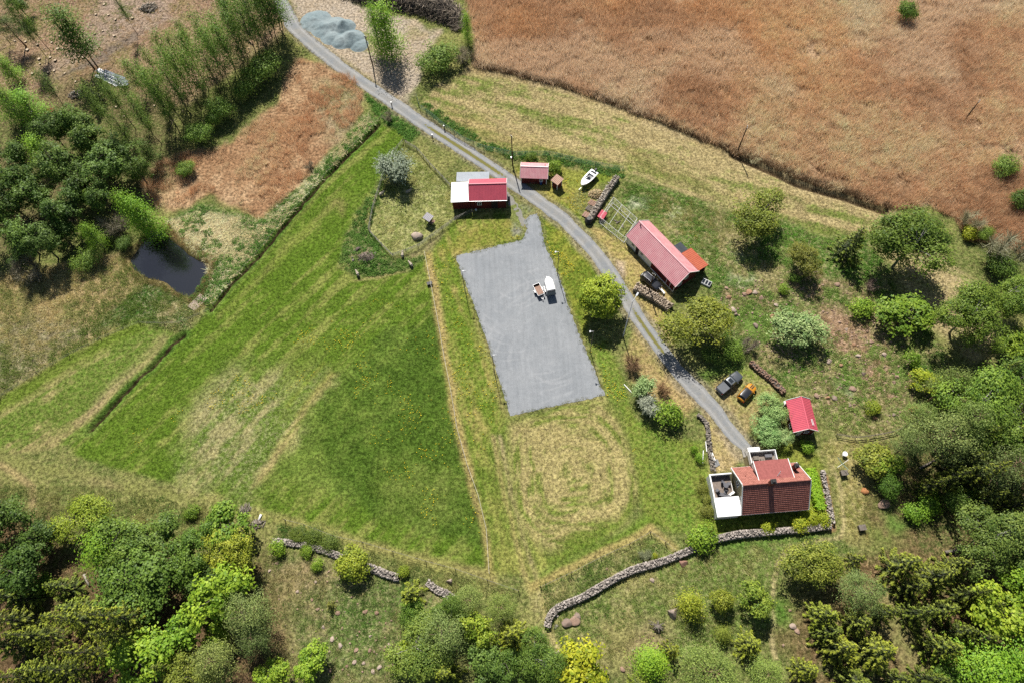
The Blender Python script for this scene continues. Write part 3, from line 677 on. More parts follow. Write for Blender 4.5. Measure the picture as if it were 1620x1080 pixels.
# ------------------------------------------------------------------ low vegetation (uncountable): scattered clumps
def clump(name, n, h, spread, w, lean, m, seed, bend=.3, tone=(0, 1)):
    """a tuft of n tapering blades"""
    r = np.random.default_rng(seed); vs = []; fs = []; tn = []
    for i in range(n):
        a = r.uniform(0, 2 * math.pi); d = spread * math.sqrt(r.uniform(0, 1)); b = r.uniform(0, 2 * math.pi)
        x, y = d * math.cos(a), d * math.sin(a); hh = h * r.uniform(.55, 1.1); ln = lean * r.uniform(.2, 1.2)
        la = a + r.uniform(-.9, .9); lx, ly = ln * math.cos(la), ln * math.sin(la)
        wx, wy = w * math.cos(b), w * math.sin(b); k = len(vs)
        vs += [(x - wx, y - wy, -.03), (x + wx, y + wy, -.03), (x + wx * .7 + lx * bend, y + wy * .7 + ly * bend, hh * .6), (x - wx * .7 + lx * bend, y - wy * .7 + ly * bend, hh * .6), (x + lx, y + ly, hh)]
        fs += [(k, k + 1, k + 2), (k, k + 2, k + 3), (k + 3, k + 2, k + 4)]; t = r.uniform(*tone); tn += [t] * 5
    me = mesh_np(name, np.array(vs), np.array(fs), np.array(tn)); me.materials.append(m)
    return bpy.data.objects.new(name, me)
def leafy(name, n, h, spread, s, m, seed):
    """a low weed: leaves facing up over a small mound"""
    r = np.random.default_rng(seed)
    a = r.uniform(0, 2 * math.pi, n); d = spread * np.sqrt(r.uniform(0, 1, n))
    c = np.stack([d * np.cos(a), d * np.sin(a), h * (1 - (d / spread) ** 2 * .7) * r.uniform(.35, 1, n)], 1)
    nr = np.stack([np.cos(a) * .5, np.sin(a) * .5, np.ones(n)], 1) + r.normal(0, .45, (n, 3))
    v, f = leaf_quads(c, nr, s * r.uniform(.7, 1.3, n), r); 
    me = mesh_np(name, v, f, np.repeat(r.uniform(0, 1, n), 4)); me.materials.append(m)
    return bpy.data.objects.new(name, me)
def leaf_quads(c, nrm, s, r, asp=.6, tdir=None):
    n = len(c); nrm = nrm / (np.linalg.norm(nrm, axis=1, keepdims=True) + 1e-9)
    t = r.normal(0, 1, (n, 3)) if tdir is None else tdir + r.normal(0, .25, (n, 3)); t -= nrm * (t * nrm).sum(1, keepdims=True); t /= np.linalg.norm(t, axis=1, keepdims=True) + 1e-9
    b = np.cross(nrm, t); s = np.asarray(s).reshape(-1, 1)
    v = np.stack([c - t * s, c - b * s * asp + nrm * s * .12, c + t * s, c + b * s * asp + nrm * s * .12], 1).reshape(-1, 3)
    f = np.arange(4 * n).reshape(-1, 4)
    return v, f

def scatter(name, pts, protos, scl, tint, label, rot=None, cat=None, boost=None):
    """one 'stuff' object: points that carry instanced clumps"""
    n = len(pts); r = np.random.default_rng(abs(hash(name)) % 1000 if False else len(name) * 7 + n)
    me = bpy.data.meshes.new(name); me.vertices.add(n); me.vertices.foreach_set('co', np.asarray(pts, np.float32).ravel())
    def attr(nm, ty, key, arr):
        a = me.attributes.new(nm, ty, 'POINT'); a.data.foreach_set(key, np.asarray(arr, np.float32 if ty != 'INT' else np.int32).ravel())
    attr('scl', 'FLOAT', 'value', scl)
    attr('rotz', 'FLOAT_VECTOR', 'vector', np.stack([r.normal(0, .06, n), r.normal(0, .06, n), r.uniform(0, 6.283, n)], 1) if rot is None else rot)
    attr('tint', 'FLOAT_COLOR', 'color', np.concatenate([np.minimum(tint * (boost if boost else 2.4), .8), np.ones((n, 1))], 1))
    attr('pick', 'INT', 'value', r.integers(0, len(protos), n))
    o = link_mesh(name, me)
    ng = bpy.data.node_groups.new(name + '_scatter', 'GeometryNodeTree')
    ng.interface.new_socket('Geometry', in_out='INPUT', socket_type='NodeSocketGeometry'); ng.interface.new_socket('Geometry', in_out='OUTPUT', socket_type='NodeSocketGeometry')
    gi = ng.nodes.new('NodeGroupInput'); go = ng.nodes.new('NodeGroupOutput'); L = ng.links
    gj = ng.nodes.new('GeometryNodeGeometryToInstance')
    for p in reversed(protos):
        oi = ng.nodes.new('GeometryNodeObjectInfo'); oi.inputs['Object'].default_value = p; L.new(oi.outputs['Geometry'], gj.inputs[0])
    ip = ng.nodes.new('GeometryNodeInstanceOnPoints'); ip.inputs['Pick Instance'].default_value = True
    L.new(gi.outputs[0], ip.inputs['Points']); L.new(gj.outputs[0], ip.inputs['Instance'])
    def na(nm, ty):
        a = ng.nodes.new('GeometryNodeInputNamedAttribute'); a.data_type = ty; a.inputs[0].default_value = nm; return a.outputs[0]
    L.new(na('scl', 'FLOAT'), ip.inputs['Scale']); L.new(na('rotz', 'FLOAT_VECTOR'), ip.inputs['Rotation']); L.new(na('pick', 'INT'), ip.inputs['Instance Index'])
    L.new(ip.outputs[0], go.inputs[0])
    md = o.modifiers.new('scatter', 'NODES'); md.node_group = ng
    tag(o, label, cat, kind='stuff')
    return o

def pts_in(poly, dens, seed, thin=None, edge=0.0, zoff=0.0):
    p = np.asarray([(q[0], q[1]) for q in poly]); r = np.random.default_rng(seed)
    x0, y0 = np.maximum(p.min(0), [-142, -14]); x1, y1 = np.minimum(p.max(0), [146, 176])
    n = int((x1 - x0) * (y1 - y0) * dens); x = r.uniform(x0, x1, n); y = r.uniform(y0, y1, n)
    k = poly_sd(x, y, p) > edge
    if thin is not None: k &= thin(x, y) > r.uniform(0, 1, n)
    x, y = x[k], y[k]
    return np.stack([x, y, gzv(x, y) + zoff], 1)
def gzv(x, y):
    i = np.clip(np.searchsorted(gx, x) - 1, 0, NX - 2); j = np.clip(np.searchsorted(gy, y) - 1, 0, NY - 2)
    u = (x - gx[i]) / (gx[i + 1] - gx[i]); v = (y - gy[j]) / (gy[j + 1] - gy[j])
    return (GZ2[j, i] * (1 - u) + GZ2[j, i + 1] * u) * (1 - v) + (GZ2[j + 1, i] * (1 - u) + GZ2[j + 1, i + 1] * u) * v
def tints(pts, lo, hi, seed, sc=.12, jit=.12, pal=None):
    """per-clump colour: patchy between palette ends"""
    r = np.random.default_rng(seed); n = fbm(pts[:, 0] * sc, pts[:, 1] * sc, 4, seed)
    f = np.clip((n - .3) / .4 + r.normal(0, .2, len(pts)), 0, 1)[:, None]
    return np.clip((np.array(lo) * (1 - f) + np.array(hi) * f) * (1 + r.normal(0, jit, (len(pts), 1))), 0.01, 2)

blade_m = leaf_mat('grass_blades', (.7, .7, .7), (1.2, 1.2, 1.2), .42, .1, True)
reed_protos = [clump('reed_clump', 40, 1.6, .95, .026, .85, blade_m, s) for s in (1, 2, 3)]
grass_protos = [clump('grass_tuft', 26, .34, .42, .026, .38, blade_m, s) for s in (4, 5, 6)]
weed_protos = [leafy('weed_clump', 40, .36, .62, .12, blade_m, s) for s in (7, 8)]
mat_protos = [clump('bent_grass', 16, .16, .45, .035, .75, blade_m, s, bend=.7) for s in (9, 10)]

# reeds: the great fen and the wet hollow by the road
def reed_holes(x, y): return np.clip(1.25 - 2.2 * sstep(.60, .70, fbm(x * .07, y * .07, 4, 61)) * sstep(.5, .62, fbm(x * .3, y * .3, 3, 62)), 0, 1)
rp = pts_in(W(*REED_PX), 1.9, 1, reed_holes)
rt = tints(rp, S(172, 142, 112), S(202, 174, 142), 31, .05)
gold = sstep(.5, .7, fbm(rp[:, 0] * .03, rp[:, 1] * .03, 3, 77))[:, None] * .4; rt = rt * (1 - gold) + np.array(S(194, 156, 112)) * gold
grey = sstep(.54, .68, fbm(rp[:, 0] * .045, rp[:, 1] * .045, 3, 78))[:, None] * .6; rt = rt * (1 - grey) + np.array(S(200, 182, 158)) * grey
scatter('reed_bed', rp, reed_protos, np.random.default_rng(2).uniform(.7, 1.15, len(rp)), rt, 'wide bed of dry brown reeds filling the upper right', boost=2.95)
rp = pts_in(W(*REED2_PX), 2.2, 3, lambda x, y: np.clip(1.4 - 1.8 * sstep(.5, .64, fbm(x * .12, y * .12, 3, 63)), .1, 1))
scatter('reed_bed', rp, reed_protos, np.random.default_rng(4).uniform(.4, .75, len(rp)), tints(rp, S(186, 150, 116), S(212, 184, 150), 32, .1), 'patch of russet dry reeds between ditch and birches', boost=2.6)
# pale sedge fringe
FR = [W((195, 400), (215, 385), (250, 355), (262, 352), (345, 412), (335, 440), (315, 478), (300, 480), (258, 458), (215, 445), (198, 425))]
wpoly = W(*POND_PX)
rp = pts_in(FR[0], 5, 5); k = poly_sd(rp[:, 0], rp[:, 1], wpoly) < -.1; rp = rp[k]
scatter('sedge_fringe', rp, reed_protos, np.random.default_rng(5).uniform(.25, .45, len(rp)), tints(rp, S(160, 136, 98), S(140, 134, 84), 33), 'brown sedge fringe round the pond shore')

def local_tone(rp, seed, jit=.22):
    i = np.clip(np.searchsorted(gx, rp[:, 0]), 0, NX - 1); j = np.clip(np.searchsorted(gy, rp[:, 1]), 0, NY - 1); k = j * NX + i; r = np.random.default_rng(seed); m = (r.uniform(0, 1, len(rp)) < AMT[k] * .4)[:, None]
    return np.where(m, ALB2[k], ALB[k]) * (1 + r.normal(0, jit, (len(rp), 1)))
def rough(name, poly, dens, lo, hi, label, seed, sc=(.6, 1.3), protos=None, thin=None, nsc=.12, local=0.0):
    rp = pts_in(W(*poly), dens, seed, thin)
    d = line_d(rp[:, 0], rp[:, 1], ROADW); k = d > 2.3
    k &= poly_sd(rp[:, 0], rp[:, 1], W(*YARD_PX)) < -.3
    rp = rp[k]
    tt = tints(rp, lo, hi, seed, nsc)
    if local: tt = tt * (1 - local) + local_tone(rp, seed) * local
    scatter(name, rp, protos or grass_protos, np.random.default_rng(seed).uniform(*sc, len(rp)), tt, label, boost=1.55 if local > .9 else None)
RG = S(112, 134, 62); RS = S(206, 188, 140); RL = S(80, 118, 48); RL2 = S(120, 150, 76)
rough('marsh_grass', [(-40, 440), (60, 425), (190, 400), (232, 445), (330, 480), (285, 525), (215, 508), (110, 558), (0, 626), (-60, 655)], 3.0, RG, RS, 'tussocky straw coloured marsh grass left of the pond', 41, (.7, 1.6))
rough('nettle_strip', [(585, 178), (600, 190), (527, 262), (478, 313), (403, 402), (328, 484), (300, 470), (332, 425), (300, 388), (262, 350), (300, 330), (340, 325), (415, 350), (470, 300)], 3.0, RL, RL2, 'lush green weeds along the field ditch', 42, (.45, 1.1), weed_protos, lambda x, y: np.maximum(sstep(.42, .62, fbm(x * .3, y * .3, 3, 17)), 1 - sstep(1.2, 3.5, line_d(x, y, DITCHES[0]))))
rough('dead_grass', [(330, 335), (415, 350), (470, 300), (520, 245), (575, 185), (598, 194), (527, 262), (478, 313), (403, 402), (328, 484), (330, 425), (300, 388), (262, 350)], 4.0, S(190, 178, 134), S(222, 210, 168), 'flattened dead grass among the ditch weeds', 43, (.7, 1.4), mat_protos)
rough('verge_weeds', [(515, 92), (575, 135), (625, 170), (668, 206), (648, 224), (610, 194), (590, 176), (578, 150), (545, 118)], 3.0, RL, S(96, 134, 58), 'dense green weeds on the road corner', 44, (.5, 1.2), weed_protos)
rough('verge_weeds', [(668, 165), (676, 162), (720, 195), (762, 220), (812, 240), (870, 242), (940, 258), (990, 270), (985, 282), (930, 272), (870, 256), (812, 252), (760, 232), (715, 208), (672, 176)], 3.5, RL, S(104, 138, 66), 'dark green weeds grown up along the wire fence', 45, (.5, 1.1), weed_protos)
rough('hump_weeds', [(585, 365), (604, 392), (624, 412), (676, 404), (650, 424), (600, 436), (560, 436), (538, 420), (540, 397), (562, 345), (592, 300), (612, 265), (600, 320)], 3.0, RL, S(120, 146, 72), 'weeds over the stony hump by the paddock', 46, (.5, 1.1), weed_protos)
rough('paddock_grass', PADDOCK_PX, 2.6, S(140, 154, 78), S(206, 200, 142), 'tussocky pale pasture grass inside the small paddock', 47, (.6, 1.2), None, lambda x, y: sstep(.35, .6, fbm(x * .5, y * .5, 3, 9)))
rough('hill_weeds', [(985, 288), (1080, 310), (1160, 340), (1235, 352), (1300, 378), (1375, 380), (1440, 480), (1500, 560), (1480, 640), (1400, 688), (1320, 686), (1290, 640), (1240, 606), (1150, 556), (1130, 480), (1124, 420), (1060, 350), (1000, 318)], 2.4, S(72, 120, 40), S(132, 158, 76), 'green weeds on the stony slope behind the barn', 48, (.35, .9), weed_protos, lambda x, y: sstep(.4, .62, fbm(x * .22, y * .22, 4, 19)), .12, .35)
rough('hill_grass', [(985, 288), (1080, 310), (1160, 340), (1235, 352), (1300, 378), (1375, 380), (1440, 480), (1500, 560), (1480, 640), (1400, 688), (1320, 686), (1290, 640), (1240, 606), (1150, 556), (1130, 480), (1124, 420), (1060, 350), (1000, 318)], 1.3, S(120, 142, 66), S(184, 174, 124), 'dry grass tufts on the stony slope behind the barn', 49, (.5, 1.1), None, None, .12, .6)
rough('pasture_grass', [(862, 985), (920, 950), (1000, 905), (1130, 868), (1320, 845), (1350, 870), (1232, 895), (1228, 1000), (1100, 1032), (900, 1050)], 2.0, S(100, 134, 56), S(176, 168, 112), 'rough pasture grass below the long stone wall', 50, (.6, 1.2))
rough('bank_grass', [(855, 928), (1030, 842), (1062, 868), (1000, 895), (920, 938), (868, 975)], 3.0, S(92, 128, 58), S(176, 170, 112), 'long grass bank between wire fence and stone wall', 51, (.7, 1.4))
rough('bank_grass', [(440, 828), (560, 866), (680, 898), (780, 925), (830, 945), (720, 940), (620, 905), (520, 872), (430, 852)], 3.0, S(84, 124, 54), S(168, 164, 108), 'long grass bank above the broken stone wall', 52, (.7, 1.4))
rough('wood_edge_grass', [(420, 872), (520, 892), (620, 917), (730, 952), (640, 1000), (620, 1080), (430, 1080), (400, 960)], 1.8, S(84, 124, 52), S(170, 158, 110), 'rough grass in the glade below the broken wall', 53, (.6, 1.3))
rough('wood_edge_grass', [(0, 770), (140, 770), (310, 795), (420, 830), (300, 850), (60, 840), (0, 810)], 2.2, S(84, 122, 54), S(168, 162, 104), 'rough grass along the lower left wood edge', 54, (.6, 1.3))
rough('clearing_grass', [(-40, -40), (450, -40), (455, 30), (300, 160), (200, 190), (90, 160), (-40, 190)], .9, S(104, 128, 58), S(196, 168, 134), 'thin grass and slash tufts in the felled clearing', 55, (.5, 1.1), None, lambda x, y: sstep(.4, .6, fbm(x * .1, y * .1, 4, 29)))
rough('garden_rough', [(1300, 700), (1350, 696), (1400, 700), (1380, 860), (1330, 860), (1320, 780)], 1.4, S(116, 140, 62), S(200, 180, 124), 'rough grass beyond the garden wall', 56, (.4, .9))
rough('barn_grass', [(985, 288), (1080, 312), (1160, 342), (1130, 420), (1100, 385), (1040, 345), (985, 322)], 2.2, S(84, 124, 46), S(176, 170, 104), 'long green grass behind the barn', 57, (.5, 1.0))
# short bent grass over the mown ground gives it nap
def mown(name, poly, dens, lo, hi, label, seed, sc=(.3, .7), thin=None):
    rough(name, poly, dens * 1.6, lo, hi, label, seed, sc, mat_protos, thin, .2, 1.0)
mown('meadow_nap', MEADOW_PX, 1.4, S(84, 122, 34), S(168, 176, 88), 'short grass nap over the big meadow', 61)
mown('hay_stubble', HAY_PX, 1.6, S(206, 188, 138), S(126, 150, 66), 'straw coloured stubble on the mown strip', 62, (.4, .9))
mown('mown_grass', [(806, 662), (880, 645), (960, 632), (985, 660), (1003, 730), (1014, 790), (1000, 815), (940, 860), (850, 908), (778, 905), (770, 830), (750, 760), (770, 700)], 1.4, S(200, 184, 126), S(120, 144, 58), 'cut grass lying in loops below the yard', 63, (.4, .8))

# denser reed edge along the mown strip, its shaded side painted by darker tints, and grass creeping over the gravel edges
def edge_pts(pts, dens, inn, out, seed):
    """points along a line, between inn and out metres to its left"""
    r = np.random.default_rng(seed); res = []
    for a, b in zip(pts[:-1], pts[1:]):
        d = Vector((b[0] - a[0], b[1] - a[1])); L = d.length; n = int(L * (out - inn) * dens); d.normalize(); nr = Vector((-d.y, d.x))
        for s, o in zip(r.uniform(0, L, n), r.uniform(inn, out, n)): res.append((a[0] + d.x * s + nr.x * o, a[1] + d.y * s + nr.y * o))
    res = np.array(res); return np.stack([res[:, 0], res[:, 1], gzv(res[:, 0], res[:, 1])], 1)
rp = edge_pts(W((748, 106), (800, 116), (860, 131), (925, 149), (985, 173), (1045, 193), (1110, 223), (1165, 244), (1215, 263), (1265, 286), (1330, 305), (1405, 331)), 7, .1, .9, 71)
scatter('reed_front', rp, reed_protos, np.random.default_rng(72).uniform(.5, .85, len(rp)), tints(rp, S(132, 110, 86), S(164, 138, 108), 73), 'dense reed front along the mown strip, tinted dark for its shaded side', boost=1.2)
def closed(px): return W(*px, px[0])
rp = edge_pts(closed(YARD_PX), 5, -.38, .22, 74)
scatter('verge_grass', rp, grass_protos, np.random.default_rng(75).uniform(.3, .75, len(rp)), local_tone(rp, 75), 'ragged grass creeping over the yard edge', boost=1.8)
for sgn, sd in ((1, 76), (-1, 77)):
    c = smooth_line(W(*ROAD_PX), 1.5); side = []
    for i, p in enumerate(c):
        d = (c[min(i + 1, len(c) - 1)] - c[max(i - 1, 0)]).normalized(); side.append(p + Vector((-d.y, d.x)) * sgn * 1.72)
    rp = edge_pts(side, 4, -.35, .35, sd); rp = rp[poly_sd(rp[:, 0], rp[:, 1], W(*YARD_PX)) < -.2]
    scatter('verge_grass', rp, grass_protos, np.random.default_rng(sd).uniform(.3, .8, len(rp)), local_tone(rp, sd), ('left' if sgn > 0 else 'right') + ' verge grass along the gravel road', boost=1.8)

# dandelions: small yellow heads
dand_m = mat('dandelion_yellow', (.8, .66, .04), .8, (.8, .6, .03))
def dandelions(px, dens, seed, label, thin=None):
    rp = pts_in(W(*px), dens * 4, seed, thin or (lambda x, y: sstep(.42, .7, fbm(x * .25, y * .25, 3, seed))), zoff=.14)
    v = np.array([(math.cos(a) * .055, math.sin(a) * .055, 0) for a in np.arange(6) * math.pi / 3] + [(0, 0, .05), (0, 0, -.05)])
    f = np.array([(i, (i + 1) % 6, 6) for i in range(6)] + [((i + 1) % 6, i, 7) for i in range(6)])
    n = len(rp); V = (v[None] * np.random.default_rng(seed).uniform(.8, 1.7, (n, 1, 1)) + rp[:, None]).reshape(-1, 3); F = (f[None] + (np.arange(n) * 8)[:, None, None]).reshape(-1, 3)
    o = link_mesh('dandelions', mesh_np('dandelions', V, F), dand_m); tag(o, label, 'flowers', kind='stuff')
dandelions([(930, 545), (960, 540), (975, 580), (1000, 650), (1020, 720), (1005, 735), (985, 660), (962, 628)], 2.5, 3, 'yellow dandelions along the grass by the yard corner')
dandelions([(862, 380), (890, 400), (925, 440), (930, 500), (912, 500), (890, 440)], 2.5, 4, 'yellow dandelions between yard and road')
dandelions([(676, 402), (722, 405), (806, 660), (780, 720), (740, 700), (700, 540)], .5, 5, 'yellow dandelions left of the yard')
dandelions([(690, 395), (740, 365), (800, 348), (824, 352), (822, 378), (724, 402)], .9, 6, 'yellow dandelions above the yard')
dandelions([(560, 560), (690, 520), (765, 850), (700, 850), (600, 740), (560, 660)], .55, 7, 'yellow dandelions dotted over the dark meadow')
dandelions([(400, 560), (460, 530), (600, 470), (640, 480), (520, 580), (420, 640), (200, 720), (180, 700), (300, 640)], .8, 8, 'yellow dandelions dotted over the bright meadow')
dandelions([(890, 280), (930, 290), (945, 320), (925, 345), (900, 330)], 1.5, 9, 'yellow dandelions by the boat')
dandelions([(1070, 365), (1105, 372), (1100, 392), (1075, 385)], 2.0, 10, 'yellow dandelions behind the barn')
# ------------------------------------------------------------------ trees and shrubs
bark_grey = mat('bark_grey', (.13, .11, .09), .9, (.07, .06, .05), 2.5)
bark_birch = mat('bark_birch', (.34, .32, .29), .85, (.05, .045, .04), 3.0, lo=.45, hi=.6)
bark_dark = mat('bark_dark', (.06, .05, .04), .9, (.1, .085, .07), 2.5)
bark_pine = mat('bark_pine', (.26, .15, .09), .9, (.13, .1, .08), 1.2)
LK = 2.15
LEAF = dict(
    alder=leaf_mat('leaf_alder', S(62, 88, 34, LK), S(114, 138, 58, LK)),
    birch=leaf_mat('leaf_birch', S(70, 100, 36, LK), S(128, 152, 62, LK)),
    fresh=leaf_mat('leaf_fresh', S(92, 134, 34, LK), S(150, 182, 50, LK)),
    maple=leaf_mat('leaf_maple', S(96, 124, 36, LK), S(164, 178, 60, LK), .3),
    oak=leaf_mat('leaf_oak', S(90, 106, 36, LK), S(158, 164, 66, LK)),
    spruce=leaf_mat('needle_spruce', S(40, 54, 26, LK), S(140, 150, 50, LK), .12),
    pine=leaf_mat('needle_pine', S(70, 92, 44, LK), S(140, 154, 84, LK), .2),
    pale=leaf_mat('leaf_pale', S(104, 136, 76, LK), S(176, 194, 128, LK)),
    blossom=leaf_mat('leaf_blossom', S(116, 128, 96, LK), S(206, 206, 188, LK)),
    bare=leaf_mat('twig_bare', S(120, 108, 88, LK), S(168, 158, 136, LK), .1),
    russet=leaf_mat('twig_russet', S(118, 96, 70, LK), S(168, 140, 108, LK), .15))

class TreeKit:
    protos = {}
def grow_trunk(mb, H, r0, bend, r, top=.95, n=6):
    pts = [(0, 0, -.2)]; x = y = 0
    k = 6
    for i in range(1, k + 1):
        x += r.normal(0, bend); y += r.normal(0, bend); pts.append((x, y, H * top * i / k))
    mb.tube(pts, [r0 * 1.25] + [max(.02, r0 * (1 - .88 * i / k)) for i in range(1, k + 1)], n)
    return pts
def at_h(pts, z):
    for a, b in zip(pts[:-1], pts[1:]):
        if b[2] >= z: t = (z - a[2]) / (b[2] - a[2]); return Vector(a).lerp(Vector(b), max(0, t))
    return Vector(pts[-1])

def broadleaf(key, seed, H, R, z0, leafm, bark, ncl, npl, leaf, cs=.2, prof='round', trunk_r=None, multi=1, hang=0.0, gap=.25, sidebias=.0):
    """crown of leaf clusters carried on limbs; prof gives the outline"""
    r = np.random.default_rng(seed); mb = MB()
    stems = []
    for s in range(multi):
        tr = (trunk_r or H * .016) * (1 if multi == 1 else .7)
        stem = MB(); p = grow_trunk(stem, H, tr, H * .012 if multi == 1 else H * .03, r)
        off = (0, 0) if multi == 1 else (r.normal(0, R * .12), r.normal(0, R * .12))
        p = [(q[0] * 1 + off[0], q[1] + off[1], q[2]) for q in p]; mb.add([(v[0] + off[0], v[1] + off[1], v[2]) for v in stem.v], stem.f); stems.append(p)
    cc = (H + z0) / 2; rz = (H - z0) / 2; C = []; T = []; Nn = []; S_ = []
    lobes = [(np.array([math.cos(a_) * q_, math.sin(a_) * q_, r.uniform(-.15, .35)]), r.uniform(.36, .56)) for a_, q_ in zip(r.uniform(0, 6.283, 8), R * 0 + np.sqrt(r.uniform(.08, 1, 8)) * .66)]
    lump = [(r.normal(0, 1, 3), r.uniform(.15, .5) * (.3 if key == 'lime' else 1)) for _ in range(8)]
    i = 0
    while i < ncl:
        d = r.normal(0, 1, 3); d /= np.linalg.norm(d)
        if prof == 'slim': 
            t = r.uniform(0, 1); zz = z0 + (H - z0) * t; rad = R * (math.sin(math.pi * (t ** .9 * .82 + .14)) ** .7) * r.uniform(.2, 1.05) * (1 + .35 * math.sin(7 * t + seed * 2))
            a = r.uniform(0, 6.283); c = np.array([rad * math.cos(a), rad * math.sin(a), zz]); d = np.array([math.cos(a), math.sin(a), .5])
        elif prof == 'cone':
            t = r.uniform(0, 1) ** 1.25; zz = z0 + (H - z0) * t; rad = R * (1 - t) ** .75 * r.uniform(.45, 1.05)
            a = r.uniform(0, 6.283); c = np.array([rad * math.cos(a), rad * math.sin(a), zz]); d = np.array([math.cos(a), math.sin(a), .6])
        else:
            k = 1.0
            for ld, la in lump: k += la * (max(0, float(d @ (ld / np.linalg.norm(ld)))) ** 3 - .18)
            rr = (.5 + .5 * r.uniform(0, 1) ** .6) * k
            if d[2] < -.25 and r.uniform() < .6: continue
            if prof == 'dome': d[2] = abs(d[2]) * .9 - .12
            if prof == 'lobed':
                lc, lr = lobes[i % len(lobes)]; rr = lr * (.55 + .5 * r.uniform(0, 1) ** .5); q = lc + d * rr
                c = np.array([q[0] * R, q[1] * R, cc + q[2] * rz])
            else: c = np.array([d[0] * R * rr, d[1] * R * rr, cc + d[2] * rz * min(1.05, rr)])
        i += 1
        if r.uniform() < gap * .4: continue
        n = int(npl * r.uniform(.6, 1.3)); sg = R * cs * r.uniform(.7, 1.25) if prof not in ('slim', 'cone') else min(R * .42, .9) * r.uniform(.6, 1.4)
        off = r.normal(0, 1, (n, 3)) * sg * np.array([1, 1, .62 + hang])
        pos = c + off
        if hang: pos[:, 2] -= np.abs(off[:, 0] + off[:, 1]) * hang
        nr = d * .55 + np.array([0, 0, .75]) + off / max(sg, .01) * .35 + r.normal(0, .45, (n, 3))
        C.append(pos); Nn.append(nr); T.append(np.clip(r.normal(r.uniform(.15, .85), .22, n), 0, 1)); S_.append(leaf * r.uniform(.7, 1.3, n))
        if i % 3 == 0:
            st = stems[i % len(stems)]; b = at_h(st, max(z0 * .8, min(H * .85, c[2] - rz * r.uniform(.25, .6))))
            mid = b.lerp(Vector(c), .55) + Vector((0, 0, R * .06))
            mb.tube([b, mid, Vector(c)], [H * .0055 + .012, H * .0035 + .008, .01], 4, False)
    C = np.concatenate(C); k = C[:, 2] > .08; Nn = np.concatenate(Nn)[k]; T = np.concatenate(T)[k]; S_ = np.concatenate(S_)[k]; C = C[k]
    v, f = leaf_quads(C, Nn, S_, r)
    cm = mesh_np(key + '_crown', v, f, np.repeat(T, 4)); cm.materials.append(leafm)
    return finish(key, mb, bark, cm, H, R, cc)

def finish(key, mb, bark, cm, H, R, cc):
    tm = bpy.data.meshes.new(key + '_trunk'); tm.from_pydata(mb.v, [], mb.f); tm.materials.append(bark)
    for p in tm.polygons: p.use_smooth = True
    TreeKit.protos.setdefault(key, []).append((tm, cm, H, R, cc))

def spruce(key, seed, H, R, leafm, bark, dens=1.0, z0=.04, open_=0.0):
    r = np.random.default_rng(seed); mb = MB(); mb.tube([(0, 0, -.2), (0, 0, H * .5), (0, 0, H)], [H * .016, H * .009, .015], 6)
    C = []; Nn = []; T = []; S_ = []; TD = []
    z = H * z0
    while z < H * .985:
        t = (z / H - z0) / (1 - z0); L = R * (1 - t) ** .85 + .12
        nb = max(5, int(7.5 * (1 - t * .3)))
        a0 = r.uniform(0, 6.28)
        for b in range(nb):
            a = a0 + 6.283 * b / nb + r.normal(0, .12); l = L * r.uniform(.68, 1.14)
            if r.uniform() < open_: continue
            rise = r.uniform(.02, .22) if t > .5 else r.uniform(-.12, .1)
            d = np.array([math.cos(a), math.sin(a), rise]); s = np.array([-math.sin(a), math.cos(a), 0])
            n = max(7, int(l * 20 * dens)); u = np.sqrt(r.uniform(.02, 1, n)); w = r.normal(0, 1, n) * (.03 + .085 * l) * (1.2 - u * .95)
            pos = np.array([0, 0, z]) + d * (l * u)[:, None] + s * w[:, None]; pos[:, 2] += -.16 * l * u * (1 - u) * 2 - np.abs(w) * .35 + .12 * l * u ** 2
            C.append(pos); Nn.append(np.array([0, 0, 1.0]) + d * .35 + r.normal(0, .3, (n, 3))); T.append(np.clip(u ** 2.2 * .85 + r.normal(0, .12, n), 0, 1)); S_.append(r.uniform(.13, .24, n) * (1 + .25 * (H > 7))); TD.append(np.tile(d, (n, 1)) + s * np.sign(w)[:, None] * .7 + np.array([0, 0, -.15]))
            if l > .8 and b % 2 == 0: mb.bar((0, 0, z), tuple(np.array([0, 0, z]) + d * l * .7), .03)
        z += (.44 + .08 * H / 6) * r.uniform(.85, 1.2)
    C = np.concatenate(C); Nn = np.concatenate(Nn); T = np.concatenate(T); S_ = np.concatenate(S_)
    v, f = leaf_quads(C, Nn, S_, r, .3, np.concatenate(TD))
    cm = mesh_np(key + '_crown', v, f, np.repeat(T, 4)); cm.materials.append(leafm)
    finish(key, mb, bark, cm, H, R, H * .4)

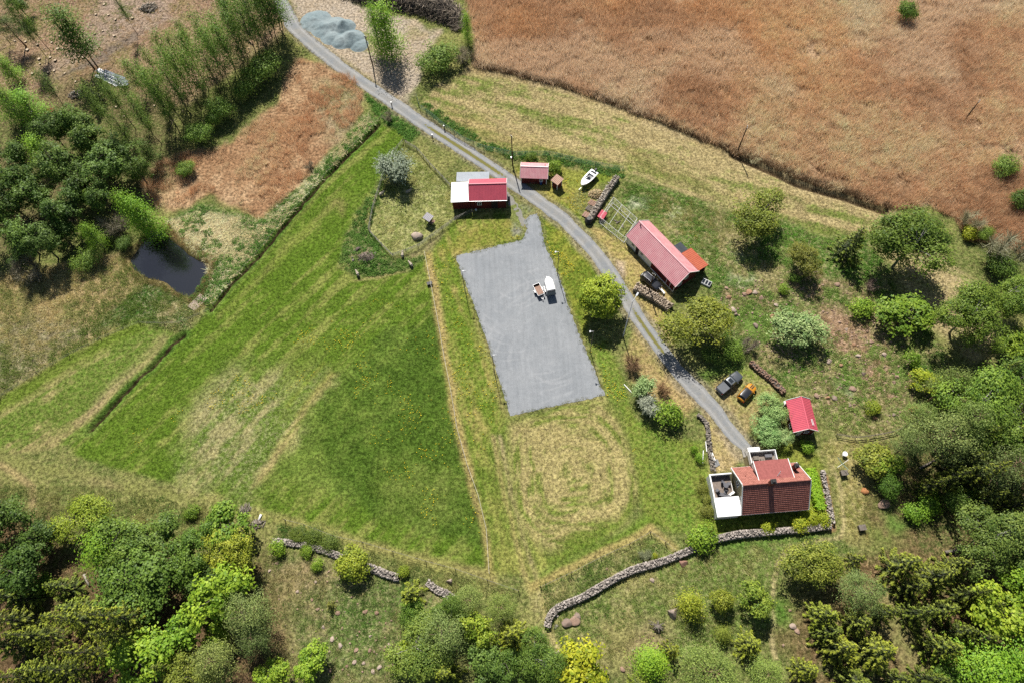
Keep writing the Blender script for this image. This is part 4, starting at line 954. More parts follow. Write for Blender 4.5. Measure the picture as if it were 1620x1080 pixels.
def pine(key, seed, H, R, leafm, bark, z0=.38, npads=64, npl=120):
    r = np.random.default_rng(seed); mb = MB(); p = grow_trunk(mb, H, H * .019, H * .012, r, .97, 7)
    C = []; Nn = []; T = []; S_ = []
    for i in range(npads):
        t = r.uniform(0, 1) ** .8; zz = H * (z0 + (1 - z0) * t); l = R * (1.0 - .6 * t ** 2) * math.sqrt(r.uniform(.08, 1)); a = i * 2.4 + r.normal(0, .4)
        b = at_h(p, zz - .25 * l); c = b + Vector((math.cos(a) * l, math.sin(a) * l, .3 * l + r.normal(0, .15)))
        mb.tube([b, b.lerp(c, .5) + Vector((0, 0, -.05 * l)), c], [.03 + H * .003, .03, .012], 4, False)
        n = int(npl * r.uniform(.6, 1.3)); sg = R * .17 * r.uniform(.8, 1.3)
        off = r.normal(0, 1, (n, 3)) * sg * np.array([1, 1, .42]); C.append(np.array(c) + off)
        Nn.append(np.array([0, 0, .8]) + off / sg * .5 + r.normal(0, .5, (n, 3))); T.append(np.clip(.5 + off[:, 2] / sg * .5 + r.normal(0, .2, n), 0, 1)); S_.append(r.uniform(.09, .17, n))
    C = np.concatenate(C); v, f = leaf_quads(C, np.concatenate(Nn), np.concatenate(S_), r, .35)
    cm = mesh_np(key + '_crown', v, f, np.repeat(np.concatenate(T), 4)); cm.materials.append(leafm)
    finish(key, mb, bark, cm, H, R, H * .68)

def twiggy(key, seed, H, R, leafm, bark, n=900, leaves=None, leafn=0):
    """leafless or thin bush: fans of twigs"""
    r = np.random.default_rng(seed); mb = MB(); V = []; F = []; T = []
    limbs = []
    for i in range(9):
        a = r.uniform(0, 6.28); e = r.uniform(.4, 1.3); d = Vector((math.cos(a) * math.cos(e), math.sin(a) * math.cos(e), math.sin(e)))
        q = [Vector((0, 0, -.1)), d * (H * .35), Vector((d.x * R * .75, d.y * R * .75, H * (.45 + .35 * d.z)))]
        mb.tube(q, [H * .013 + .015, H * .008 + .01, .01], 4, False); limbs.append(q)
    for i in range(n):
        q = limbs[i % 9]; s = r.uniform(.25, 1); b = q[1].lerp(q[2], s) if r.uniform() < .75 else q[0].lerp(q[1], r.uniform(.4, 1))
        d = r.normal(0, 1, 3); d[2] = abs(d[2]) + .25; d /= np.linalg.norm(d); l = R * r.uniform(.25, .6); e = np.array(b) + d * l
        e[2] = min(e[2], H * r.uniform(.9, 1.02)); w = np.cross(d, r.normal(0, 1, 3)); w = w / (np.linalg.norm(w) + 1e-9) * r.uniform(.008, .022)
        k = len(V); V += [np.array(b) - w, np.array(b) + w, e + w * .5, e - w * .5]; F.append((k, k + 1, k + 2, k + 3)); T += [r.uniform(0, 1)] * 4
        for m_ in range(leafn):
            c = np.array(b) + d * l * r.uniform(.3, 1.05) + r.normal(0, .06, 3); nr = r.normal(0, .6, 3) + np.array([0, 0, .8])
            v, f = leaf_quads(c[None], nr[None], np.array([leaves * r.uniform(.6, 1.3)]), r); k = len(V); V += list(v); F.append((k, k + 1, k + 2, k + 3)); T += [r.uniform(.3, 1)] * 4
    cm = mesh_np(key + '_crown', np.array(V), np.array(F), np.array(T)); cm.materials.append(leafm)
    finish(key, mb, bark, cm, H, R, H * .55)

for s in (1, 2, 3): broadleaf('alder', s, 9.0, 3.0, .8, LEAF['alder'], bark_dark, 105, 55, .15, .13, 'lobed', gap=.3)
for s in (4, 5): broadleaf('alder_big', s, 11.0, 4.2, 1.5, LEAF['alder'], bark_dark, 160, 60, .17, .11, 'lobed', gap=.3)
for s in (6, 7, 8, 9): broadleaf('slim_birch', s, 15.0, 2.0, 4.6, LEAF['birch'], bark_dark, 74, 50, .13, .2, 'slim', .11, hang=.1, gap=.4)
for s in (10, 11): broadleaf('fresh_birch', s, 12.0, 2.6, 1.8, LEAF['fresh'], bark_birch, 110, 52, .13, .2, 'cone', .13, hang=.15, gap=.2)
for s in (12, 13): broadleaf('big_birch', s, 13.0, 5.4, 2.5, LEAF['birch'], bark_birch, 220, 92, .16, .11, 'lobed', hang=.2, gap=.2)
for s in (14, 15): broadleaf('maple', s, 8.0, 3.0, 1.0, LEAF['maple'], bark_grey, 95, 42, .2, .12, 'lobed', gap=.35)
for s in (16,): broadleaf('lime', s, 8.5, 4.1, 1.2, LEAF['maple'], bark_grey, 210, 42, .2, .105, gap=.15)
for s in (17, 18): broadleaf('oak', s, 9.0, 4.6, 1.0, LEAF['oak'], bark_grey, 200, 46, .15, .1, 'lobed', gap=.4)
for s in (19, 20): broadleaf('willow_bush', s, 3.6, 2.6, .1, LEAF['birch'], bark_grey, 90, 52, .11, .17, 'dome', .05, 3, gap=.15)
for s in (21, 22): broadleaf('pale_tree', s, 6.0, 3.4, .5, LEAF['pale'], bark_grey, 140, 48, .14, .11, 'lobed', gap=.3)
for s in (23, 24): broadleaf('small_bush', s, 2.0, 1.5, .05, LEAF['maple'], bark_grey, 45, 42, .11, .2, 'dome', .03, 3, gap=.1)
for s in (25, 26): broadleaf('juniper', s, 3.4, 1.9, .1, LEAF['oak'], bark_grey, 80, 48, .11, .14, 'cone' if s == 26 else 'dome', .06, gap=.05)
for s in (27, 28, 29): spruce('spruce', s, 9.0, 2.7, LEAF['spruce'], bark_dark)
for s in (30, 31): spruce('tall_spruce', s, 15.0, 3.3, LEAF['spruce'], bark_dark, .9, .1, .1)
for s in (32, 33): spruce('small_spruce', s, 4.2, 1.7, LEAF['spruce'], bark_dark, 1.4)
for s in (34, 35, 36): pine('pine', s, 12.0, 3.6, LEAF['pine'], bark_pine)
for s in (37, 38): twiggy('bare_bush', s, 4.0, 2.4, LEAF['bare'], bark_grey, 1300)
for s in (39,): twiggy('blossom_tree', s, 5.5, 3.4, LEAF['blossom'], bark_grey, 1100, .12, 6)
for s in (40,): twiggy('russet_bush', s, 2.4, 2.0, LEAF['russet'], bark_grey, 1500)
for s in (41,): twiggy('blossom_bush', s, 3.8, 2.6, LEAF['pale'], bark_grey, 700, .12, 5)

NAMES = dict(alder='alder_tree', alder_big='alder_tree', slim_birch='birch_tree', fresh_birch='birch_tree', big_birch='birch_tree', maple='maple_tree', lime='lime_tree', oak='oak_tree',
             willow_bush='willow_bush', pale_tree='bird_cherry_tree', small_bush='leafy_shrub', juniper='juniper_bush', spruce='spruce_tree', tall_spruce='spruce_tree', small_spruce='spruce_tree',
             pine='pine_tree', bare_bush='bare_bush', blossom_tree='fruit_tree', russet_bush='russet_bush', blossom_bush='fruit_tree')
PHRASE = dict(alder='dark green leafy alder', alder_big='broad dark green alder', slim_birch='slender thin-stemmed birch', fresh_birch='fresh green birch', big_birch='large drooping green birch',
              maple='bright green maple', lime='round yellow-green lime tree', oak='olive green budding oak', willow_bush='soft green willow bush', pale_tree='pale green flowering tree', small_bush='bright green leafy shrub',
              juniper='yellow-green rounded juniper', spruce='dark yellow-tipped spruce', tall_spruce='tall lanky spruce', small_spruce='young yellow-tipped spruce', pine='grey-green open-crowned pine',
              bare_bush='grey leafless bush', blossom_tree='grey-white thinly leafed fruit tree', russet_bush='brown leafless shrub', blossom_bush='whitish blossoming fruit tree')
ORD = ['first', 'second', 'third', 'fourth', 'fifth', 'sixth', 'seventh', 'eighth', 'ninth', 'tenth', 'eleventh', 'twelfth', 'thirteenth', 'fourteenth', 'fifteenth', 'sixteenth', 'seventeenth', 'eighteenth',
       'nineteenth', 'twentieth', '21st', '22nd', '23rd', '24th', '25th', '26th', '27th', '28th', '29th', '30th', '31st', '32nd', '33rd', '34th', '35th', '36th', '37th', '38th', '39th', '40th']
TREES = []
def tree(sp, x, y, rpx, h, where, tint=(1, 1, 1), how='c', label=None):
    """how 'c': (x, y) is the crown's middle in the photo, 'b': the foot of the stem"""
    TREES.append((sp, x, y, rpx, h, where, tint, how, label))
T1 = (1, 1, 1); YL = (1.18, 1.05, .75); DK = (.72, .76, .74); GR = (.95, .98, 1.15); BR = (1.12, 1.1, .95); OL = (1.1, .95, .8)
Z = 'in the dark wood left of the pond'
for x, y, r, h, t in [(112, 188, 24, 9, T1), (78, 206, 22, 8, DK), (142, 216, 26, 10, T1), (193, 243, 30, 9, GR), (163, 268, 30, 9, T1), (22, 246, 20, 8, T1), (42, 282, 27, 10, DK), (96, 266, 28, 10, T1),
                      (130, 290, 24, 8, DK), (62, 312, 26, 9, T1), (18, 322, 26, 9, DK), (102, 332, 27, 9, DK), (30, 374, 28, 9, T1), (64, 384, 24, 8, GR), (160, 312, 20, 8, DK), (-15, 285, 25, 10, T1), (-12, 360, 25, 9, DK), (95, 372, 20, 6, DK),
                      (30, 415, 16, 5, DK), (215, 268, 18, 7, T1)]:
    tree('alder', x, y, r, h * 1.3, Z, t)
tree('fresh_birch', 62, 236, 17, 8, Z, (.95, 1, .9)); tree('fresh_birch', 12, 165, 18, 9, 'at the far left edge of the clearing', (.9, 1, 1)); tree('fresh_birch', 40, 165, 20, 8, 'at the far left edge of the clearing', (.85, 1, .9))
tree('maple', 138, 308, 20, 7, 'beside the dark wood above the pond', (.55, .72, .9))
tree('fresh_birch', 248, 372, 20, 13.0, 'leaning over the pond', (.8, .85, .8), 'b'); tree('fresh_birch', 236, 366, 18, 12, 'hidden behind the pond birch', (.75, .82, .8), 'b'); tree('fresh_birch', 166, 393, 14, 8.0, 'left of the pond, smaller', (.85, .85, .8), 'b')
tree('willow_bush', 138, 408, 22, 3.6, 'left of the pond, low and light green', (1.05, 1.05, 1.0)); tree('bare_bush', 178, 355, 24, 5, 'between the two birches by the pond', (.8, .85, .8)); tree('bare_bush', 42, 425, 24, 6.5, 'at the left wood edge over a pale path', (.9, .9, .9))
tree('willow_bush', 195, 385, 14, 2.6, 'close to the pond bank, greyish', (.8, .85, .95))
# clearing
tree('slim_birch', 150, 110, 26, 17, 'with several stems in the felled clearing', (.8, .85, .8), 'b'); tree('slim_birch', 155, 107, 20, 16, 'with several stems in the felled clearing', (.8, .85, .8), 'b'); tree('slim_birch', 81, 82, 9, 17, 'standing alone in the felled clearing', T1, 'b')
tree('slim_birch', 73, 90, 8, 15, 'standing alone in the felled clearing', T1, 'b'); tree('slim_birch', 218, 55, 7, 14, 'standing alone in the felled clearing', T1, 'b'); tree('slim_birch', 17, 70, 8, 13, 'standing alone in the felled clearing', T1, 'b')
tree('spruce', 148, 150, 17, 7, 'beside the stack of metal sheets', DK); tree('pine', 14, 40, 20, 9, 'at the top left corner', DK); tree('alder', 28, 5, 16, 7, 'at the top left corner', T1); tree('fresh_birch', 10, 108, 15, 7, 'at the far left edge of the clearing', T1)
tree('slim_birch', 100, 168, 10, 10, 'standing alone in the felled clearing', DK, 'b'); tree('slim_birch', 56, 205, 9, 14, 'over the upper edge of the dark wood', T1, 'b')
Z = 'on the slope above the reed hollow'
for x, y, h in [(222, 250, 15), (215, 205, 13), (256, 228, 14), (236, 198, 14), (248, 262, 8), (200, 185, 12), (176, 200, 12), (232, 150, 10)]: tree('slim_birch', x, y, 11, h, Z, T1, 'b')
Z = 'in the birch stand beside the road'
for x, y, h, r in [(284, 210, 17, 12), (278, 200, 16, 12), (290, 196, 15, 11), (268, 182, 15, 11), (302, 182, 15, 12), (318, 172, 16, 13), (298, 160, 15, 12), (334, 165, 15, 12), (350, 150, 15, 13), (330, 142, 16, 13), (312, 138, 15, 12), (366, 140, 16, 13), (352, 122, 15, 12),
                   (380, 128, 16, 14), (372, 108, 15, 13), (396, 112, 16, 14), (410, 98, 17, 15), (392, 90, 16, 13), (424, 84, 17, 16), (440, 70, 17, 16), (452, 60, 16, 16), (430, 58, 16, 14), (408, 70, 15, 13), (384, 72, 15, 12), (345, 100, 14, 12), (322, 112, 14, 11), (290, 130, 14, 11), (270, 150, 13, 10), (446, 40, 17, 16), (418, 40, 15, 13)]:
    tree('slim_birch', x, y, r, h, Z, (.92, .98, .92) if x > 380 else (1.1, 1.12, 1.05), 'b')
for x, y, r, h in [(310, 212, 22, 5), (348, 172, 23, 5.5), (412, 112, 27, 7), (338, 190, 14, 4), (386, 140, 16, 5)]: tree('willow_bush', x, y, r, h, 'at the foot of the birch stand', (.95, 1.0, 1.0))
tree('willow_bush', 293, 268, 18, 3.0, 'standing alone in the russet reeds', (1.15, 1.12, .9))
# by the road top
tree('fresh_birch', 620, 89, 23, 14, 'beside the road and gravel heap', T1, 'b'); tree('fresh_birch', 604, 86, 15, 13, 'beside the road and gravel heap', (.95, 1, .95), 'b'); tree('fresh_birch', 741, 70, 10, 8.5, 'at the corner of the brown reed bed', T1, 'b')
tree('willow_bush', 694, 88, 32, 5.5, 'between brush pile and wire fence', T1); tree('bare_bush', 730, 88, 18, 4, 'beside the willow by the wire fence', (1, 1.05, 1)); tree('bare_bush', 613, 184, 11, 2.0, 'on the weedy road corner', (.7, .75, .65)); tree('bare_bush', 488, 262, 9, 1.6, 'on the edge of the russet reeds', (.7, .7, .65))
tree('blossom_tree', 628, 266, 35, 6.4, 'in the corner of the paddock', (.62, .68, .62)); tree('small_bush', 880, 263, 12, 2.6, 'behind the outhouse and small shed', (.75, .85, .8)); tree('small_bush', 838, 249, 9, 1.6, 'behind the small red shed', (.5, .6, .6))
# right top
tree('willow_bush', 1436, 18, 17, 5, 'alone in the brown reeds at the top', (.95, 1, .9)); tree('willow_bush', 1592, 264, 22, 4.0, 'at the right edge of the brown reeds', T1); tree('willow_bush', 1618, 315, 20, 4.0, 'at the far right of the brown reeds', DK)
tree('bare_bush', 1540, 348, 26, 4, 'below the brown reeds', (1.0, 1.1, .9)); tree('small_bush', 1533, 370, 13, 2.4, 'below the brown reeds, vivid', YL); tree('willow_bush', 1560, 368, 14, 2.6, 'below the brown reeds, beside the vivid shrub', (1.1, 1.1, .9)); tree('bare_bush', 1598, 398, 42, 7, 'big and hazy at the right edge', (.75, .88, .75)); tree('willow_bush', 1585, 420, 26, 4, 'under the hazy bare bush', DK)
tree('oak', 1204, 342, 41, 8.5, 'standing alone above the stony slope', (.85, .88, .8)); tree('oak', 1280, 404, 30, 7, 'brownish, left of the dark spruce', (.72, .66, .75)); tree('spruce', 1345, 390, 30, 9, 'beside the large birch above the slope', (.7, .78, .8))
tree('big_birch', 1443, 388, 55, 13, 'in the middle of the right edge trees', (.88, .86, .75)); tree('maple', 1432, 500, 36, 5.5, 'below the large birch', (.62, .72, .7)); tree('small_bush', 1368, 486, 18, 3.0, 'below the dark spruce', (.8, .95, .9)); tree('bare_bush', 1380, 450, 14, 2.4, 'under the large birch', (.9, .8, .9)); tree('bare_bush', 1410, 520, 12, 2.2, 'on the stony slope by the maple', (.9, .8, .9))
tree('big_birch', 1538, 498, 42, 12, 'at the right edge above the wood', (.95, .92, .7)); tree('big_birch', 1594, 466, 36, 11, 'at the right edge over dry grass', (.95, .92, .7)); tree('maple', 1610, 548, 30, 6, 'at the right edge above the wood', (.7, .8, .7)); tree('willow_bush', 1255, 440, 10, 1.6, 'on the stony slope', (.9, 1, .9)); tree('small_bush', 1238, 458, 10, 1.5, 'on the stony slope', (.8, .95, .9))
tree('pale_tree', 1264, 526, 44, 6.0, 'on the stony slope', T1); tree('small_bush', 1446, 570, 14, 3, 'on the right of the stony slope, darker', (.65, .85, .8)); tree('maple', 1463, 604, 21, 4.0, 'small, on the right of the stony slope', YL); tree('small_bush', 1385, 645, 14, 1.8, 'on the slope behind the cabin', (.85, .8, .7))
tree('oak', 1101, 508, 47, 8.5, 'beside the road next to the barn', (1.02, 1.0, .85)); tree('willow_bush', 1160, 553, 20, 3.2, 'right of the roadside oak', (1.1, 1.1, .9)); tree('bare_bush', 1185, 545, 18, 3, 'right of the roadside oak', (.8, .8, .85)); tree('willow_bush', 1130, 562, 16, 2.5, 'in the shade of the roadside oak', DK)
tree('pale_tree', 1221, 646, 27, 4.0, 'between orange car and red cabin', (.85, .95, .8)); tree('pale_tree', 1208, 682, 28, 4.0, 'between road end and red cabin', (.85, .95, .85)); tree('pale_tree', 1235, 690, 18, 3.0, 'just above the house, by the cabin', (1.0, 1.05, 1.05))
tree('lime', 952, 470, 33, 8.5, 'between yard and road', (1.0, .98, .9)); tree('russet_bush', 1000, 575, 20, 2.4, 'near the yard corner', T1); tree('blossom_bush', 1018, 612, 24, 4.0, 'in the garden strip by the road', (1.05, 1.05, 1.1)); tree('blossom_tree', 1025, 640, 22, 3.8, 'in the garden strip, silvery', (1, 1.02, 1.0))
tree('small_bush', 1063, 656, 22, 3.6, 'in the garden, above the stone edging', (.72, .82, .85)); tree('russet_bush', 1050, 615, 14, 1.8, 'beside the roadside blossoms', (1.1, 1.1, 1.05)); tree('small_bush', 1099, 709, 7, 1.4, 'on the garden lawn, upright', (.8, 1, .8)); tree('small_bush', 1106, 722, 9, 1.5, 'on the garden lawn, lower one', (.8, 1, .9))
for x, y, r in [(1112, 757, 5), (1112, 772, 9), (1116, 790, 9), (1120, 808, 11)]: tree('juniper', x, y, r, 1.1, 'along the deck wall of the house', (.8, .75, .8))
tree('small_bush', 1105, 851, 23, 2.8, 'growing on the long stone wall', (.82, .95, .9)); tree('small_bush', 1037, 880, 5, 1.0, 'tiny, on the long stone wall', YL); tree('bare_bush', 1020, 875, 12, 1.5, 'behind the long stone wall', (.7, .9, .7))
tree('small_bush', 1213, 833, 11, 1.5, 'on the terrace wall below the house', YL); tree('small_bush', 1268, 826, 15, 1.8, 'on the terrace wall below the house', YL); tree('small_bush', 1285, 820, 14, 1.7, 'on the terrace wall below the house', YL); tree('small_bush', 1303, 818, 11, 1.6, 'at the terrace wall corner', YL); tree('small_bush', 1277, 709, 11, 1.8, 'beside the red cabin', (.8, 1, .9))
# right wood
Z = 'in the wood right of the house'
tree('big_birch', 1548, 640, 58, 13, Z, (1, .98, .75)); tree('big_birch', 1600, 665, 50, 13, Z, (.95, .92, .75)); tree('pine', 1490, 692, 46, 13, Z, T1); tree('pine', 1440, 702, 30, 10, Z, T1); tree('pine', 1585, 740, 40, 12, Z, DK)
tree('juniper', 1382, 732, 34, 4.6, 'dark, past the garden path', (.85, .85, .8)); tree('maple', 1406, 738, 22, 4.5, 'past the garden path', (.75, .82, .8)); tree('willow_bush', 1408, 770, 22, 4, 'past the garden path, shaded', (.65, .8, .7)); tree('small_bush', 1445, 810, 20, 2.4, 'at the edge of the right wood', (.7, .95, .85))
tree('small_bush', 1470, 800, 22, 2.6, 'at the edge of the right wood', (.7, .9, .8)); tree('willow_bush', 1520, 790, 24, 4, Z, DK); tree('spruce', 1560, 790, 26, 8, Z, DK); tree('small_bush', 1550, 795, 18, 2.4, Z, (.7, .9, .8)); tree('spruce', 1520, 735, 30, 10, Z, (.6, .65, .7)); tree('spruce', 1610, 800, 28, 9, Z, DK); tree('alder', 1500, 640, 26, 8, Z, (.75, .75, .6)); tree('alder', 1610, 600, 34, 9, Z, (.85, .9, .7))
for x, y, r, h, t in [(1500, 760, 26, 12, DK), (1545, 755, 28, 13, T1), (1590, 700, 30, 13, T1), (1470, 770, 20, 9, DK), (1600, 770, 28, 12, DK), (1535, 700, 24, 12, DK), (1570, 600, 24, 11, DK), (1615, 840, 24, 10, DK)]: tree('spruce', x, y, r, h, Z, t)
for x, y, r, h in [(1455, 660, 26, 10), (1530, 670, 36, 13), (1500, 610, 30, 11)]: tree('pine', x, y, r, h, Z, (.95, 1, .8))
Z = 'in the lower right wood'
for x, y, r, h in [(1450, 970, 26, 9), (1400, 970, 24, 8), (1530, 940, 26, 9), (1470, 1075, 28, 8), (1310, 1000, 26, 7), (1550, 960, 24, 9)]: tree('spruce', x, y, r, h, Z, DK)
tree('big_birch', 1572, 850, 54, 10, Z, (.95, .85, 1.0)); tree('oak', 1293, 905, 45, 7.5, 'below the garden wall corner', T1); tree('pine', 1368, 938, 38, 8, Z, (1.0, 1.02, 1.0)); tree('small_spruce', 1354, 886, 16, 4.5, 'beside the oak below the garden', T1)
for x, y, r, h, t in [(1425, 895, 36, 9, T1), (1478, 912, 34, 9, T1), (1302, 975, 32, 7, BR), (1326, 1025, 36, 8, BR), (1382, 1030, 40, 9, BR), (1488, 965, 28, 7, T1), (1518, 1000, 26, 7, DK), (1488, 1025, 36, 8, BR), (1355, 985, 28, 7, T1), (1275, 1060, 26, 6, BR), (1440, 930, 30, 8, DK), (1420, 1075, 26, 7, DK), (1510, 895, 26, 7, T1), (1350, 1080, 34, 7, DK), (1545, 1010, 26, 8, DK)]: tree('spruce', x, y, r, h, Z, t)
tree('maple', 1588, 968, 46, 10, Z, (1.0, 1.0, .8)); tree('maple', 1625, 930, 30, 8, Z, (.7, .85, .7)); tree('fresh_birch', 1562, 1066, 40, 9, Z, (.9, .92, .9)); tree('fresh_birch', 1610, 1050, 34, 9, Z, (.85, .9, .85)); tree('willow_bush', 1500, 1070, 24, 4, Z, DK); tree('alder', 1620, 880, 30, 8, Z, (1.1, 1.0, 1.1))
# lower middle
tree('juniper', 1095, 958, 20, 4.2, 'in the pasture below the long wall', (1.2, 1.2, .8)); tree('juniper', 1140, 952, 18, 4.0, 'in the pasture below the long wall', (1.0, 1.0, .8)); tree('juniper', 1145, 1004, 13, 2.4, 'in the pasture below the long wall', (.85, .85, .8)); tree('maple', 1193, 948, 27, 5.5, 'in the pasture beside the two junipers', (.82, .86, 1.1))
tree('small_spruce', 1062, 1030, 18, 4, 'near the bottom edge pasture', BR); tree('fresh_birch', 1030, 1048, 22, 5, 'near the bottom edge pasture', T1); tree('maple', 925, 1066, 42, 8, 'at the bottom edge, yellow', (1.35, 1.1, .7)); tree('spruce', 1185, 1020, 26, 6, 'near the bottom edge pasture', BR); tree('pine', 1125, 1062, 44, 8, 'at the bottom edge of the pasture', (1.1, 1.15, .85)); tree('spruce', 1010, 1085, 26, 6, 'near the bottom edge pasture', T1); tree('pine', 1215, 1070, 30, 6, 'at the bottom edge of the pasture', (1.1, 1.15, .8))
Z = 'in the lower middle grove'
tree('small_spruce', 652, 940, 26, 5.0, Z, BR); tree('big_birch', 658, 1020, 42, 8.5, Z, (1.0, .92, .95)); tree('pine', 700, 1000, 36, 9, Z, T1); tree('maple', 638, 1040, 20, 6, Z, (1.0, 1.0, .8)); tree('maple', 756, 1000, 24, 8, Z, T1); tree('pine', 742, 950, 26, 7, Z, BR); tree('pine', 790, 962, 26, 7, Z, (1.1, 1.1, .8)); tree('spruce', 812, 1005, 32, 9, Z, (1.1, 1.05, .9)); tree('spruce', 705, 1065, 32, 8, Z, BR)
tree('willow_bush', 650, 965, 22, 4, Z, (.85, 1, .8)); tree('big_birch', 850, 1045, 38, 8, Z, (.75, .78, .7)); tree('alder', 770, 1065, 32, 8, Z, T1); tree('big_birch', 715, 975, 28, 8, Z, (.85, .85, .8)); tree('alder', 800, 1050, 26, 8, Z, (.8, .85, .75)); tree('small_bush', 640, 905, 9, 1.5, 'beside the broken stone wall', (.8, .8, .7))
tree('juniper', 552, 890, 27, 4.2, 'beside the broken stone wall', (1.05, 1.08, .7)); tree('maple', 430, 1062, 26, 5, 'in the glade below the broken wall', (.95, 1, .9)); tree('maple', 490, 1045, 26, 5, 'in the glade below the broken wall', (.9, 1, .9)); tree('small_bush', 500, 895, 11, 1.5, 'in the glade below the broken wall', (.8, .95, .85)); tree('small_bush', 487, 870, 10, 1.4, 'just above the glade, on the broken wall', (.75, .9, .8)); tree('small_bush', 441, 868, 12, 2, 'at the left end of the broken wall', (.8, .95, .8))
tree('small_spruce', 523, 958, 8, 1.8, 'in the glade below the broken wall', (.9, .8, .8)); tree('juniper', 495, 848, 16, 1.4, 'dark hedge-like above the broken wall', (.5, .62, .55)); tree('juniper', 475, 842, 14, 1.2, 'dark hedge-like above the broken wall', (.5, .62, .55)); tree('juniper', 520, 858, 14, 1.2, 'dark hedge-like above the broken wall', (.5, .62, .55))
# lower left wood
Z = 'in the lower left wood'
tree('oak', 125, 818, 40, 6, 'rounded, at the upper edge of the lower left wood', (1.05, 1.15, .7)); tree('alder', 60, 855, 30, 7, Z, DK); tree('alder', 18, 815, 32, 9, Z, DK); tree('fresh_birch', 165, 868, 34, 8, Z, (.78, .8, .8)); tree('alder', 190, 862, 36, 9, Z, (1.15, 1.1, .85)); tree('alder', 250, 852, 36, 9, Z, (1.0, 1.0, .9)); tree('alder_big', 212, 922, 50, 10, Z, (1.05, 1.05, .85)); tree('alder', 285, 885, 34, 9, Z, (1.05, 1.05, .8))
tree('maple', 362, 836, 38, 8, Z, (.75, .88, .95)); tree('oak', 355, 886, 40, 9, Z, (1.15, 1.1, .8)); tree('maple', 350, 945, 46, 10, Z, (.85, .98, .8)); tree('pine', 392, 970, 38, 10, Z, T1); tree('maple', 215, 1045, 50, 9, Z, (.85, 1.0, .8)); tree('maple', 285, 1000, 34, 8, Z, (.75, .95, .8)); tree('pine', 340, 1045, 38, 9, Z, (1.1, 1.05, .95)); tree('maple', 340, 1000, 22, 6, Z, (.9, 1, .8)); tree('oak', 300, 1070, 34, 7, Z, (.95, .95, .95))
for x, y, h in [(238, 983, 17), (200, 1035, 16), (170, 985, 15), (150, 1060, 15), (110, 1010, 14), (230, 1010, 14), (90, 1070, 13), (60, 985, 13)]: tree('tall_spruce', x, y, 34, h, Z, BR, 'b')
for x, y, r, h in [(30, 945, 32, 9), (25, 1020, 36, 10), (70, 1060, 34, 9), (125, 965, 30, 8), (5, 900, 30, 9), (100, 930, 24, 7)]: tree('spruce', x, y, r, h, Z, (.9, .95, .85))
tree('alder', 25, 905, 32, 9, Z, (.6, .68, .6)); tree('small_bush', 70, 925, 18, 2, 'in the glade of the lower left wood', (.55, .75, .7)); tree('bare_bush', 100, 852, 14, 3, 'at the edge of the lower left wood', (1, .9, .9)); tree('alder', 320, 850, 26, 8, Z, (.9, .95, .8)); tree('small_bush', 300, 812, 12, 1.6, 'on the grass above the lower left wood', (.55, .7, .7)); tree('alder', -15, 860, 30, 9, Z, DK); tree('pine', 400, 1010, 30, 8, Z, DK); tree('alder', 330, 920, 28, 7, Z, DK); tree('spruce', 270, 1055, 28, 8, Z, DK)

def px_per_m(x, y, z):
    a = P(x + .5, y, z); b = P(x - .5, y, z); return 1.0 / (a - b).length
def plant_trees():
    counts = {}; by = {}
    for t in TREES: by.setdefault((t[0], t[5]), []).append(t)
    for ls in by.values(): ls.sort(key=lambda t: (t[1], t[2]))
    used = set(); n = 0
    rr = random.Random(9)
    for t in TREES:
        sp, x, y, rpx, h, where, tint, how, label = t
        pl = TreeKit.protos[sp]; k = counts.get(sp, 0); counts[sp] = k + 1
        tm, cm, H0, R0, cc = pl[k % len(pl)]
        sz = h / H0
        if how == 'c': q = P(x, y, cc * sz); rm = rpx / px_per_m(x, y, cc * sz)
        else: q = P(x, y, 0); rm = rpx / px_per_m(x, y, h * .6)
        sx = rm / R0
        if sp in ('oak', 'lime'): sx *= 1.14
        if sp in ('alder', 'alder_big', 'maple', 'big_birch'): sx *= 1.07
        if 'spruce' in sp: sx *= .86; sz *= 1.12
        root = thing(NAMES[sp], '', 'shrub' if 'bush' in NAMES[sp] or 'shrub' in NAMES[sp] else 'tree', (q.x, q.y, gz(q.x, q.y)), rr.uniform(0, 6.28))
        root.scale = (sx * rr.uniform(.88, 1.15), sx * rr.uniform(.88, 1.15), sz)
        lk = by[(sp, where)]; ph = PHRASE[sp]
        if len(lk) > 1:
            root['group'] = (ph.split(' with ')[0] + 's ' + where)
            lb = f"{ORD[lk.index(t)]} {ph} from the left {where}"
        else: lb = f"{ph} {where}"
        root['label'] = label or lb
        tr = link_mesh('trunk', tm, None, root); cr = link_mesh('crown', cm, None, root)
        v = rr.uniform(.9, 1.1); cr.color = (tint[0] * v * rr.uniform(.96, 1.04), tint[1] * v, tint[2] * v, 1)
plant_trees()
# ------------------------------------------------------------------ buildings
white_p = mat('white_paint', (.78, .78, .76), .6, (.72, .72, .7), 1.5)
red_wall = mat('falun_red_boards', (.16, .025, .018), .9, (.11, .018, .014), 1.5, wave=3.2)
red_roof = mat('red_sheet_roof', (.56, .095, .13), .5, (.50, .085, .12), .8, spec=.4)
pink_roof = mat('faded_red_sheet_roof', (.60, .27, .29), .42, (.64, .33, .34), .9, spec=.5)
orange_roof = mat('orange_sheet_roof', S(226, 120, 84), .6, S(214, 108, 76), .9)
grey_sheet = mat('grey_sheet_roof', S(160, 172, 184), .45, S(148, 160, 172), .8, spec=.4)
dark_sheet = mat('dark_felt_roof', S(86, 92, 98), .9, S(74, 80, 86), 1.2)
white_sheet = mat('white_sheet_roof', (.82, .82, .81), .5, (.8, .8, .79), .6)
cream = mat('cream_render', S(222, 206, 160), .9, S(212, 194, 148), 1.0)
